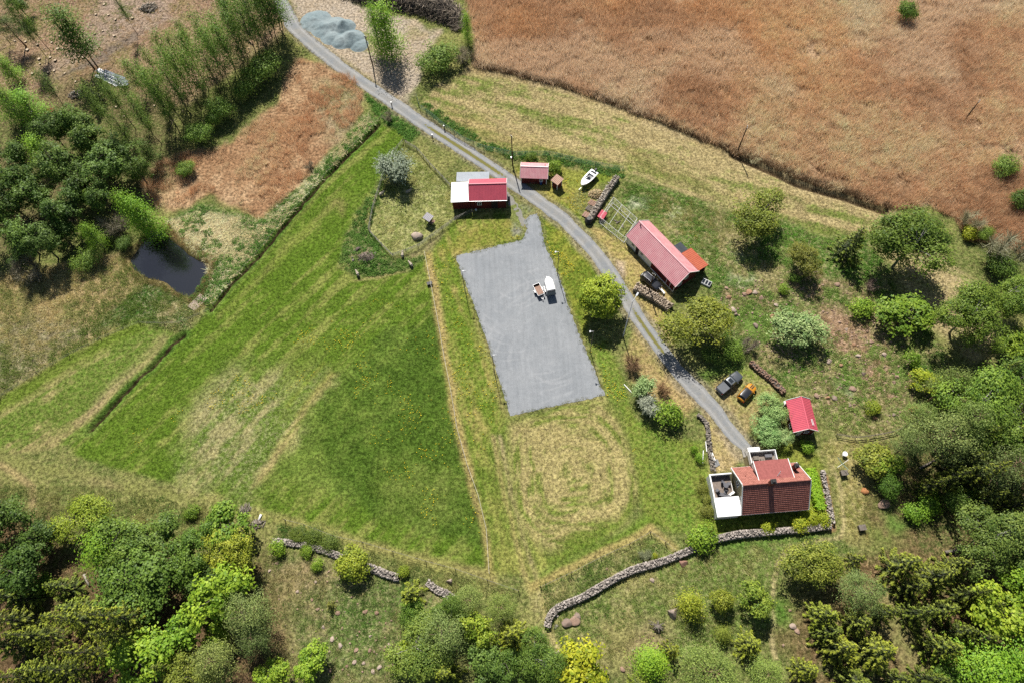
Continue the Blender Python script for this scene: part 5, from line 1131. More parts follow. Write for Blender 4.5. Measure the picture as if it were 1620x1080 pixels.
tile_red = mat('clay_tile', S(206, 136, 120, 1.1), .8, S(182, 116, 102, 1.05), 2.2, lo=.4, hi=.6)
glass_d = mat('window_glass', (.02, .025, .03), .08, (.03, .035, .04), 1, spec=.6)
dark_in = mat('dark_opening', (.03, .02, .02), .9)
deck_wood = mat('weathered_deck', S(176, 160, 146), .85, S(156, 142, 130), 2)
brick_m = mat('chimney_brick', S(176, 96, 76), .9, S(150, 80, 64), 5)
metal_g = mat('galvanised_metal', (.45, .46, .47), .45, (.36, .37, .38), 3, metal=.6)
black_m = mat('black_metal', (.02, .02, .022), .5, (.03, .03, .03), 3)
plast_grey = mat('grey_furniture', (.12, .12, .13), .7, (.09, .09, .1), 3)
wood_grey = mat('weathered_wood', S(158, 148, 136), .9, S(128, 118, 106), 3)
wood_pale = mat('fresh_wood', S(222, 196, 148), .85, S(206, 172, 120), 4)
wood_pink = mat('sawn_planks', S(204, 166, 144), .85, S(186, 150, 130), 4)
wood_brown = mat('brown_post_wood', S(112, 92, 72), .9, S(92, 76, 60), 4)
blue_p = mat('blue_plastic', S(40, 90, 170), .5, S(36, 80, 150), 3)

def slope(root, name, e0, e1, r1, r0, m, t=.06, rib=.0, ribh=.035, ribw=.06):
    """roof slope e0-e1 eave, r0-r1 ridge; ribs run from eave to ridge"""
    e0, e1, r1, r0 = map(Vector, (e0, e1, r1, r0)); n = (e1 - e0).cross(r0 - e0).normalized()
    if n.z < 0: n = -n
    b = MB(); b.poly([e0, e1, r1, r0], -n * t)
    if rib:
        k = int((e1 - e0).length / rib)
        for i in range(k + 1):
            s = i / k; b.bar(e0.lerp(e1, s) + n * ribh * .45, r0.lerp(r1, s) + n * ribh * .45, ribw, ribh)
    return b.build(name, m, root)

def gable_walls(root, L, Wd, eave, ridge, m, z0=0.0, name='wall', inset=.0):
    a, b = L / 2, Wd / 2
    x = MB(); x.box((0, -b, (eave + z0) / 2), (L, .14, eave - z0)); x.build(name, m, root)
    x = MB(); x.box((0, b, (eave + z0) / 2), (L, .14, eave - z0)); x.build(name, m, root)
    for s in (-1, 1):
        x = MB(); p = [(s * a, -b + .072, z0), (s * a, b - .072, z0), (s * a, b - .072, eave), (s * a, 0, ridge), (s * a, -b + .072, eave)]
        x.poly(p, (-s * .14, 0, 0)); x.build(name, m, root)

def gable_roof(root, L, Wd, eave, ridge, m, oh=.3, ohg=.3, rib=.3, t=.06, trim=white_p, ridge_cap=True, lift=.06):
    a = L / 2 + ohg; b = Wd / 2; k = (ridge - eave) / b; ye = b + oh; ze = eave - k * oh + lift; zr = ridge + lift
    rf = bpy.data.objects.new('roof', None); COL.objects.link(rf); rf.parent = root
    s1 = slope(rf, 'roof_slope', (-a, -ye, ze), (a, -ye, ze), (a, -.004, zr), (-a, -.004, zr), m, t, rib)
    s2 = slope(rf, 'roof_slope', (-a, ye, ze), (a, ye, ze), (a, .004, zr), (-a, .004, zr), m, t, rib)
    if ridge_cap:
        c = MB(); c.bar((-a - .02, 0, zr + .03), (a + .02, 0, zr + .03), .2, .03); c.build('ridge_cap', m, rf)
    if trim:
        for s in (-1, 1):
            for sy in (-1, 1):
                c = MB(); c.bar((s * (a + .03), sy * (ye + .02), ze - .03), (s * (a + .03), sy * .06, zr - .03), .06, .2); c.build('verge_board', trim, rf)
    return rf
def window(root, c, w, h, face, frame=white_p):
    """face: 'x+','x-','y+','y-' outward side; frame with pane as its piece"""
    f = MB(); g = MB(); x, y, z = c; t = .05; ax = face[0]; s = 1 if face[1] == '+' else -1
    for (u, v, du, dv) in ((-w / 2, 0, .1, h + .1), (w / 2, 0, .1, h + .1), (0, -h / 2, w - .1, .1), (0, h / 2, w - .1, .1), (0, 0, .05, h - .1)):
        if ax == 'y': f.box((x + u, y + s * .06, z + v), (du, .1, dv))
        else: f.box((x + s * .06, y + u, z + v), (.1, du, dv))
    fo = f.build('window', frame, root)
    if ax == 'y': g.box((x, y + s * .03, z), (w - .1, .06, h - .1))
    else: g.box((x + s * .03, y, z), (.06, w - .1, h - .1))
    g.build('pane', glass_d, fo); return fo
def plate(root, name, x0, x1, y0, y1, z0, z1, m):
    return MB().box(((x0 + x1) / 2, (y0 + y1) / 2, (z0 + z1) / 2), (x1 - x0, y1 - y0, z1 - z0)).build(name, m, root)

# ---- long barn by the road
def barn():
    t = thing('long_barn', 'long barn with faded pink sheet roof, half white and half dark red front', 'barn', (29.86, 71.28, 0), math.radians(-57.7))
    L, Wd, e, r = 13.9, 5.3, 2.55, 4.65; a = L / 2; b = Wd / 2
    plate(t, 'front_wall', -a, .3, -b - .07, -b + .07, 0, e, white_p)['label'] = 'white painted half of the front wall'
    plate(t, 'front_wall', .303, a, -b - .07, -b + .07, 0, e, red_wall)['label'] = 'dark red boarded half of the front wall'
    plate(t, 'back_wall', -a, a, b - .07, b + .07, 0, e, red_wall)
    for s, m in ((-1, white_p), (1, red_wall)):
        MB().poly([(s * a, -b + .073, 0), (s * a, b - .073, 0), (s * a, b - .073, e), (s * a, 0, r), (s * a, -b + .073, e)], (-s * .14, 0, 0)).build('gable_wall', m, t)
    gable_roof(t, L, Wd, e, r, pink_roof, .32, .3, .32)
    for x in (-5.1, -2.5): window(t, (x, -b - .07, 1.55), .7, .8, 'y-')
    d = plate(t, 'door', -4.2, -3.3, -b - .13, -b - .075, .05, 2.1, dark_in); plate(d, 'door_frame', -4.3, -4.203, -b - .14, -b - .075, .05, 2.2, white_p); plate(d, 'door_frame', -3.297, -3.2, -b - .14, -b - .075, .05, 2.2, white_p)
    for x in (4.9, 5.9): d = plate(t, 'stable_door', x, x + .9, -b - .13, -b - .075, .05, 2.1, red_wall); plate(d, 'door_frame', x - .1, x - .003, -b - .15, -b - .075, .05, 2.2, white_p)
    plate(t, 'corner_board', a - .06, a + .06, -b - .14, -b - .073, 0, e, white_p); plate(t, 'corner_board', -a - .06, -a + .06, -b - .14, -b - .073, 0, e, white_p)
    plate(t, 'base_sill', .4, a, -b - .16, -b - .075, 0, .22, white_p)
    window(t, (a, 0, 2.6), .8, .8, 'x+'); window(t, (a, -1.4, 1.4), .8, .8, 'x+')
    vent = MB(); vent.tube([(-6.4, -.35, 4.3), (-6.4, -.35, 4.95)], .09, 8); vent.build('vent_pipe', black_m, t)
    o = slope(t, 'lean_to_roof', (7.15, 5.5, 2.08), (2.35, 5.5, 2.08), (2.35, 2.9, 2.5), (7.15, 2.9, 2.5), orange_roof, .05, .35); o['label'] = 'orange sheet roof of the lean-to'
    for x in (2.6, 4.7, 6.9): MB().box((x, 5.25, 1.02), (.12, .12, 2.04)).build('post', wood_brown, t)
    plate(t, 'lean_to_wall', 2.5, 7.0, 5.0, 5.1, 0, 1.0, red_wall)
    o = slope(t, 'lean_to_roof', (2.25, 4.75, 2.1), (.1, 4.75, 2.1), (.1, 2.9, 2.42), (2.25, 2.9, 2.42), dark_sheet, .06, 0); o['label'] = 'dark grey felt roof of the small annexe'
    plate(t, 'annexe_wall', .3, 2.1, 4.4, 4.5, 0, 2.1, red_wall); plate(t, 'annexe_wall', .3, .4, 2.75, 4.38, 0, 2.15, red_wall)
barn()

# ---- wire run at the barn end
def wire_run():
    A, B, C, D = P(949.4, 343.8, 1.9), P(970.7, 312.4, 1.9), P(1008, 346, 1.9), P(989, 376, 1.9)
    o = thing('wire_run', 'white framed wire mesh animal run at the end of the barn', 'enclosure', ((A + C) / 2).xy.to_3d())
    off = Vector(o.location)
    l = lambda p, z=None: Vector((p.x - off.x, p.y - off.y, p.z if z is None else z))
    frame_m = mat('white_frame', (.6, .6, .58), .6)
    for p, q in ((A, B), (B, C), (C, D), (D, A)):
        MB().bar(l(p), l(q), .05).build('rail', frame_m, o); MB().bar(l(p, .1), l(q, .1), .05).build('rail', frame_m, o)
        n = max(2, int((q - p).length / 2.2))
        for i in range(n): MB().box(tuple(l(p.lerp(q, i / n), .95)), (.07, .07, 1.9)).build('post', frame_m, o)
        w = MB(); 
        for i in range(int((q - p).length / .3)): s = p.lerp(q, i * .3 / (q - p).length); w.bar(l(s, .02), l(s, 1.88), .006)
        for z in np.arange(.3, 1.9, .4): w.bar(l(p, z), l(q, z), .006)
        w.build('wire_mesh', metal_g, o)['kind'] = 'stuff'
    for s, u in ((.36, None), (.72, None)): MB().bar(l(A.lerp(D, s)), l(B.lerp(C, s)), .055).build('rail', frame_m, o)
    MB().bar(l(A.lerp(B, .66)), l(D.lerp(C, .66)), .055).build('rail', frame_m, o)
    c = P(953, 340, .9); ang = math.atan2((B - A).y, (B - A).x)
    s = thing('animal_shelter', 'low shelter with pink sheet roof inside the wire run', 'shelter', (c.x, c.y, 0), ang)
    for dx in (-.75, .75): plate(s, 'side_wall', dx - .03, dx + .03, -.5, .5, 0, .8, red_wall)
    plate(s, 'back_wall', -.72, .72, .45, .5, 0, .9, red_wall); slope(s, 'roof', (-.95, -.65, .8), (.95, -.65, .8), (.95, .65, 1.05), (-.95, .65, 1.05), red_roof, .04, .25)
    for i, (x, y) in enumerate([(978, 352), (985, 358), (974, 350)]):
        q = P(x, y); MB().box((0, 0, .08), (1.1 - .2 * i, .22, .14), .5 + i).build('log', wood_grey, None, loc=(q.x, q.y, gz(q.x, q.y)))
        ob = COL.objects[-1]; ob.name = 'climbing_log'; tag(ob, f"{ORD[i]} short pale log lying inside the wire run", 'log', 'logs inside the wire run')
wire_run()

# ---- red shed with white annexe
def shed():
    t = thing('red_shed', 'dark red shed with steep red sheet roof beside the yard', 'shed', (-3.0, 88.62, 0), math.radians(-2.6))
    L, Wd, e, r = 7.1, 4.9, 3.05, 4.75; b = Wd / 2
    gable_walls(t, L, Wd, e, r, red_wall); gable_roof(t, L, Wd, e, r, red_roof, .3, .28, .3)
    plate(t, 'door', .6, 1.9, -b - .13, -b - .075, .05, 2.3, dark_in); plate(t, 'corner_board', L / 2 - .06, L / 2 + .06, -b - .13, -b - .073, 0, e, red_wall)
    plate(t, 'corner_board', -.06, .06, -b - .13, -b - .073, 0, e - .1, red_wall); window(t, (-1.8, -b - .07, 1.7), .8, .8, 'y-')
    MB().tube([(-L / 2 - .3, -b - .42, 2.86), (L / 2 + .3, -b - .42, 2.86)], .06, 6).build('gutter', metal_g, t)
    an = slope(t, 'annexe_roof', (-7.5, -b - .45, 2.75), (-3.86, -b - .3, 2.75), (-3.86, 2.1, 2.95), (-7.5, 2.0, 2.95), white_sheet, .07, 0); an['label'] = 'bright white roof of the side annexe'
    plate(t, 'annexe_wall', -7.3, -3.66, -b - .02, -b + .1, 0, 2.68, red_wall); plate(t, 'annexe_wall', -7.3, -7.18, -b + .11, 1.9, 0, 2.7, red_wall); plate(t, 'annexe_wall', -7.17, -3.66, 1.78, 1.9, 0, 2.85, red_wall)
    gr = slope(t, 'lean_to_roof', (-6.55, 5.35, 2.05), (.15, 5.3, 2.05), (.15, 2.56, 2.5), (-6.55, 2.56, 2.5), grey_sheet, .05, .3); gr['label'] = 'pale grey sheet roof of the rear lean-to'
    for x in (-6.3, -3.2, -.1): MB().box((x, 5.1, 1.0), (.12, .12, 2.0)).build('post', wood_brown, t)
    plate(t, 'lean_to_wall', -6.45, -6.35, 2.6, 5.0, 0, 1.9, red_wall)
    q = P(753, 333); tub = MB(); tub.tube([(0, 0, 0), (0, 0, .3), (0, 0, .34)], [.2, .24, .2], 10); o = tub.build('pale_bucket', white_p, None, loc=(q.x, q.y, 0)); tag(o, 'small pale bucket in the shade of the red shed', 'bucket')
shed()
def small_shed():
    t = thing('red_shed', 'small low red shed with pink roof, across the road by the boat', 'shed', (6.78, 93.55, 0), math.radians(-7))
    L, Wd, e, r = 5.2, 3.6, 2.05, 3.15; b = Wd / 2
    gable_walls(t, L, Wd, e, r, red_wall); gable_roof(t, L, Wd, e, r, pink_roof, .28, .25, .3)
    for s in (-1, 1): plate(t, 'corner_board', s * L / 2 - .07, s * L / 2 + .07, -b - .15, -b - .073, 0, e - .05, white_p)
    plate(t, 'door', -.6, .4, -b - .13, -b - .075, .05, 1.9, red_wall); window(t, (1.5, -b - .07, 1.2), .6, .6, 'y-')
    MB().tube([(2.2, .5, 2.9), (2.2, .5, 3.45)], .06, 8).build('vent_pipe', black_m, t)
    q = P(855.8, 291.5); o = thing('water_barrel', 'blue plastic barrel standing before the small red shed', 'barrel', (q.x, q.y, 0))
    MB().tube([(0, 0, 0), (0, 0, .1), (0, 0, .45), (0, 0, .8), (0, 0, .9)], [.26, .29, .31, .29, .26], 14).build('body', blue_p, o); MB().tube([(0, 0, .9), (0, 0, .94)], [.24, .22], 14).build('lid', white_p, o)
    q = P(843, 290.5); o = thing('bench', 'low grey bench against the small red shed', 'bench', (q.x, q.y, 0), math.radians(-7))
    MB().box((0, 0, .42), (1.3, .35, .06)).build('seat', wood_grey, o)
    for x in (-.5, .5): MB().box((x, 0, .2), (.08, .3, .38)).build('leg', wood_grey, o)
small_shed()
def outhouse():
    t = thing('outhouse', 'tiny red outhouse with pale flat roof and white corner posts', 'outhouse', (11.3, 90.75, 0), math.radians(-46))
    gable_walls(t, 1.3, 1.3, 1.85, 1.9, red_wall)
    for sx in (-1, 1):
        for sy in (-1, 1): plate(t, 'corner_board', sx * .68 - .06, sx * .68 + .06, sy * .72 - .06, sy * .72 + .06, 0, 1.83, white_p)
    slope(t, 'roof', (-.95, -.95, 1.92), (.95, -.95, 1.92), (.95, .95, 2.2), (-.95, .95, 2.2), mat('pale_pink_roof', S(228, 188, 162), .7, S(216, 170, 150)), .06, .3)
    plate(t, 'door', -.3, .3, -.78, -.725, .05, 1.7, red_wall)
outhouse()
def cabin():
    t = thing('red_cabin', 'red roofed garden cabin with white trim near the house', 'cabin', (48.6, 37.0, 0), math.radians(-90.3))
    L, Wd, e, r = 5.2, 3.5, 2.6, 3.9; b = Wd / 2
    gable_walls(t, L, Wd, e, r, red_wall); gable_roof(t, L, Wd, e, r, red_roof, .35, .28, .3)
    for s in (-1, 1):
        for sy in (-1, 1): plate(t, 'corner_board', s * L / 2 - .07, s * L / 2 + .07, sy * (b + .11) - .035, sy * (b + .11) + .035, 0, e - .08, white_p)
    window(t, (1.3, -b - .07, 1.4), .8, .9, 'y-'); window(t, (-.2, -b - .07, 1.4), .8, .9, 'y-'); window(t, (L / 2, .5, 1.4), .7, .8, 'x+'); plate(t, 'door', L / 2 + .08, L / 2 + .12, -1.1, -.3, .05, 2.0, white_p)
    ld = MB(); n = Vector((0, 1.3, 1.75)).normalized()
    for dx in (0, .28): ld.bar((1.5 + dx * 0 + .0, .35, 3.75), (1.5, 1.3, 3.05), .05)
    ld = MB(); 
    for y0 in (1.0, 1.3): ld.bar((1.0, y0, 4.12 - y0 * .743), (2.1, y0, 4.12 - y0 * .743), .05)
    for i in range(5): ld.bar((1.1 + .22 * i, 1.0, 4.12 - .743), (1.1 + .22 * i, 1.3, 4.12 - 1.3 * .743), .04)
    ld.build('roof_ladder', white_p, t)
    q = P(1241, 640); o = thing('bench', 'small pale bench against the red cabin wall', 'bench', (q.x, q.y, 0), math.radians(90)); MB().box((0, 0, .42), (1.1, .35, .06)).build('seat', white_p, o)
    for x in (-.42, .42): MB().box((x, 0, .2), (.07, .3, .38)).build('leg', white_p, o)
cabin()

def house():
    t = thing('farmhouse', 'cream farmhouse with red tiled saddle roof and white framed dormer', 'house', (40.35, 24.95, 0), math.radians(1.2))
    L, Wd, e, r = 10.2, 6.9, 2.85, 6.25; a = L / 2; b = Wd / 2
    gable_walls(t, L, Wd, e, r, cream)
    k = (r - e) / b; oh = .35; ag = a + .3; ye = b + oh; ze = e - k * oh + .06; zr = r + .06
    rf = bpy.data.objects.new('roof', None); COL.objects.link(rf); rf.parent = t
    for sy in (-1, 1):
        s = slope(rf, 'roof_slope', (-ag, sy * ye, ze), (ag, sy * ye, ze), (ag, sy * .004, zr), (-ag, sy * .004, zr), tile_red, .06, 0)
        n = Vector((0, sy * k, 1)).normalized(); d = Vector((0, -sy, k)).normalized(); ln = math.hypot(ye, zr - ze)
        tm = MB(); rows = 15; nt = 40; cw = (2 * ag - .1) / nt
        for i in range(rows):
            o0 = Vector((0, sy * ye, ze)) + d * (ln * i / rows)
            for j in range(nt):
                x = -ag + .05 + cw * (j + .5); u = ln / rows + .05
                A = o0 + Vector((x - cw * .46, 0, 0)); Bq = o0 + Vector((x + cw * .46, 0, 0)); lo = n * .105; hi = n * .03
                M0 = o0 + Vector((x + cw * .05, 0, 0))
                vs = [A + lo * .8, M0 + lo * 1.25, Bq + lo * .75, Bq + d * u + hi, M0 + d * u + hi * 1.6, A + d * u + hi, A + n * .004, Bq + n * .004]
                tm.add(vs, [(0, 1, 4, 5), (1, 2, 3, 4), (6, 7, 2, 1, 0)])
        tl = tm.build('roof_tiles', tile_red, rf); tl['kind'] = 'stuff'
    MB().tube([(-ag, 0, zr + .08), (ag, 0, zr + .08)], .13, 8).build('ridge_tiles', tile_red, rf)
    for s in (-1, 1):
        for sy in (-1, 1): MB().bar((s * (ag + .04), sy * (ye + .02), ze), (s * (ag + .04), sy * .06, zr), .09, .26).build('verge_board', white_p, rf)
    for sy in (-1, 1): MB().bar((-ag, sy * (ye + .06), ze - .05), (ag, sy * (ye + .06), ze - .05), .1, .1).build('gutter', white_p, rf)
    # dormer on the garden side
    dm = bpy.data.objects.new('dormer', None); COL.objects.link(dm); dm.parent = t
    x0, x1 = -2.2, 3.0
    for x in (x0, x1):
        MB().poly([(x, .9, r - k * .9 + .05), (x, 3.85, 2.9), (x, 3.85, 4.95), (x, .9, 5.5)], (.12 if x < 0 else -.12, 0, 0)).build('side_wall', white_p, dm)
    plate(dm, 'front_wall', x0 + .13, x1 - .13, 3.73, 3.85, 2.9, 4.93, white_p)
    slope(dm, 'dormer_roof', (x0 - .2, 4.05, 4.98), (x1 + .2, 4.05, 4.98), (x1 + .2, .72, 5.62), (x0 - .2, .72, 5.62), mat('dormer_felt', S(196, 116, 110), .85, S(178, 104, 98), 2.5), .08, .5, .02, .03)
    for x in (x0 - .24, x1 + .24): MB().bar((x, 4.07, 4.96), (x, .72, 5.6), .1, .18).build('verge_board', white_p, dm)
    for x in (-1.2, .3, 1.9): window(dm, (x, 3.85, 4.1), .9, 1.0, 'y+')
    mk = MB(); mk.bar((.6, 1.2, 5.65), (1.4, 2.0, 5.5), .05); mk.bar((1.0, 1.5, 5.6), (1.0, 1.5, 5.95), .04); mk.bar((.8, 1.5, 5.95), (1.2, 1.5, 5.95), .03); mk.build('aerial', metal_g, dm)
    # balcony
    bl = bpy.data.objects.new('balcony', None); COL.objects.link(bl); bl.parent = t
    plate(bl, 'floor', -2.2, 2.0, 3.9, 6.0, 2.75, 2.9, deck_wood)
    plate(bl, 'parapet', -2.3, 2.1, 5.95, 6.07, 2.6, 3.75, white_p); plate(bl, 'parapet', -2.3, -2.18, 4.1, 5.94, 2.6, 3.75, white_p); plate(bl, 'parapet', 1.98, 2.1, 4.1, 5.94, 2.6, 3.75, white_p)
    plate(bl, 'porch_wall', -2.2, 2.0, 5.7, 5.82, 0, 2.58, cream); plate(bl, 'porch_wall', -2.2, -2.08, 3.5, 5.69, 0, 2.58, cream); plate(bl, 'porch_wall', 1.88, 2.0, 3.5, 5.69, 0, 2.58, cream)
    st = plate(t, 'entrance_canopy', -1.9, .1, 6.1, 7.1, 2.2, 2.3, white_p)
    for x in (-1.8, 0): plate(t, 'canopy_post', x - .05, x + .05, 6.95, 7.05, 0, 2.19, white_p)
    plate(t, 'doorstep', -2.2, .4, 6.1, 7.4, 0, .25, mat('concrete_step', S(196, 192, 184), .9, S(176, 172, 164)))
    # chimneys
    c = bpy.data.objects.new('chimney', None); COL.objects.link(c); c.parent = t
    MB().box((-1.0, -.1, 6.7), (.75, .6, 2.2)).build('stack', brick_m, c); MB().box((-1.0, -.1, 7.84), (.9, .74, .1)).build('cap', black_m, c); MB().box((-1.0, -.1, 8.0), (.5, .36, .2)).build('pot', black_m, c)
    c = bpy.data.objects.new('chimney', None); COL.objects.link(c); c.parent = t
    MB().box((4.1, 2.6, 4.6), (.6, .6, 2.2)).build('stack', brick_m, c); MB().box((4.1, 2.6, 5.74), (.74, .74, .1)).build('cap', black_m, c); MB().box((4.1, 2.6, 5.9), (.4, .4, .2)).build('pot', black_m, c)
    MB().tube([(-4.1, 1.9, 4.3), (-4.1, 1.9, 4.9)], .09, 8).build('vent_pipe', tile_red, t)
    for y in (-1.6, 1.0): window(t, (-a, y, 3.4), .9, 1.1, 'x-')
    for y in (-1.8, 1.8): window(t, (a, y, 1.6), 1.0, 1.2, 'x+')
    for x in (-3.6, -1.2, 1.2, 3.6): window(t, (x, -b - .07, 1.6), 1.0, 1.2, 'y-')
    # veranda with deck on the west side
    vd = bpy.data.objects.new('veranda', None); COL.objects.link(vd); vd.parent = t
    X0, X1 = -9.15, -5.5; Y0, Ym, Y1 = -3.75, -.75, 3.1
    n = 14
    for i in range(n):
        xx = X0 + .15 + (X1 - X0 - .25) * (i + .5) / n; plate(vd, 'deck_board', xx - .115, xx + .115, Ym, Y1 - .1, 1.3, 1.36 + .006 * (i % 2), deck_wood)
    plate(vd, 'parapet', X0, X0 + .12, Y0, Y1, 0, 2.35, white_p); plate(vd, 'parapet', X0 + .123, X1, Y1 - .12, Y1, 0, 2.35, white_p); plate(vd, 'parapet_cap', X0 - .05, X0 + .17, Ym, Y1 + .05, 2.36, 2.42, white_p); plate(vd, 'parapet_cap', X0 + .175, X1, Y1 - .16, Y1 + .05, 2.36, 2.42, white_p)
    plate(vd, 'front_wall', X0 + .125, X1, Y0, Y0 + .12, 0, 2.3, white_p); slope(vd, 'veranda_roof', (X0 - .12, Y0 - .12, 2.44), (X1 + .3, Y0 - .12, 2.44), (X1 + .3, Ym - .05, 2.6), (X0 - .12, Ym - .05, 2.6), white_sheet, .09, 0)
    plate(vd, 'deck_base', X0 + .13, X1, Ym, Y1 - .13, .2, 1.28, white_p)
    return t
house_o = house()
def house_pt(x, y, z):
    c, s = math.cos(math.radians(1.2)), math.sin(math.radians(1.2)); return (40.35 + x * c - y * s, 24.95 + x * s + y * c, z)
def chair_at(q, rz, label, grp, m=plast_grey, nm='garden_chair'):
    o = thing(nm, label, 'chair', q, rz, grp)
    MB().box((0, 0, .42), (.5, .5, .07)).build('seat', m, o); MB().box((0, -.26, .7), (.5, .07, .55), 0, -.2).build('backrest', m, o)
    for sx in (-.21, .21):
        for sy in (-.21, .21): MB().box((sx, sy, .19), (.05, .05, .38)).build('leg', m, o)
    return o
for i, (x, y, a) in enumerate([(-8.2, .55, .4), (-6.95, .1, 2.6), (-7.0, 1.75, -2.0), (-6.1, 1.5, 1.3)]):
    chair_at(house_pt(x, y, 1.366), a, ['grey garden chair alone near the deck parapet', 'grey garden chair beside the deck lounger table', 'dark garden chair at the round deck table', 'dark garden chair against the cream gable'][i], 'chairs on the house deck')
o = thing('deck_table', 'small dark round table on the house deck', 'table', house_pt(-6.7, 1.2, 1.366)); MB().tube([(0, 0, .68), (0, 0, .72)], .42, 16).build('table_top', plast_grey, o); MB().tube([(0, 0, 0), (0, 0, .68)], .05, 8).build('leg', black_m, o); MB().tube([(0, 0, 0), (0, 0, .04)], .25, 12).build('base', black_m, o)
o = thing('sun_lounger', 'grey sun lounger lying on the house deck', 'lounger', house_pt(-7.5, -.2, 1.366), -.4); MB().box((0, 0, .3), (1.3, .55, .08)).build('seat', plast_grey, o); MB().box((.85, 0, .45), (.6, .55, .07), 0, 0, -.6).build('backrest', plast_grey, o)
for sx in (-.5, .5): MB().box((sx, 0, .13), (.06, .5, .26)).build('leg', black_m, o)
o = thing('deck_bench', 'white bench beside the cream gable on the deck', 'bench', house_pt(-6.0, -.15, 1.366), .5); MB().box((0, 0, .42), (1.1, .35, .06)).build('seat', white_p, o)
for x in (-.42, .42): MB().box((x, 0, .2), (.07, .3, .38)).build('leg', white_p, o)
for i, (x, y, w, d) in enumerate([(-1.2, 5.0, .9, .6), (-.3, 4.6, .5, .5), (-1.9, 4.6, .35, .5), (.9, 5.2, 1.2, .5)]):
    o = thing('balcony_stool' if i else 'balcony_table', ['low grey table on the balcony', 'grey seat in the middle of the balcony', 'small grey seat at the left of the balcony', 'wide grey bench at the right of the balcony'][i], 'furniture', house_pt(x, y, 2.905)); MB().box((0, 0, .4), (w, d, .08)).build('top', wood_grey if i < 3 else plast_grey, o)
    for sx in (-1, 1): MB().box((sx * (w / 2 - .06), 0, .18), (.07, d * .9, .35)).build('leg', wood_grey, o)
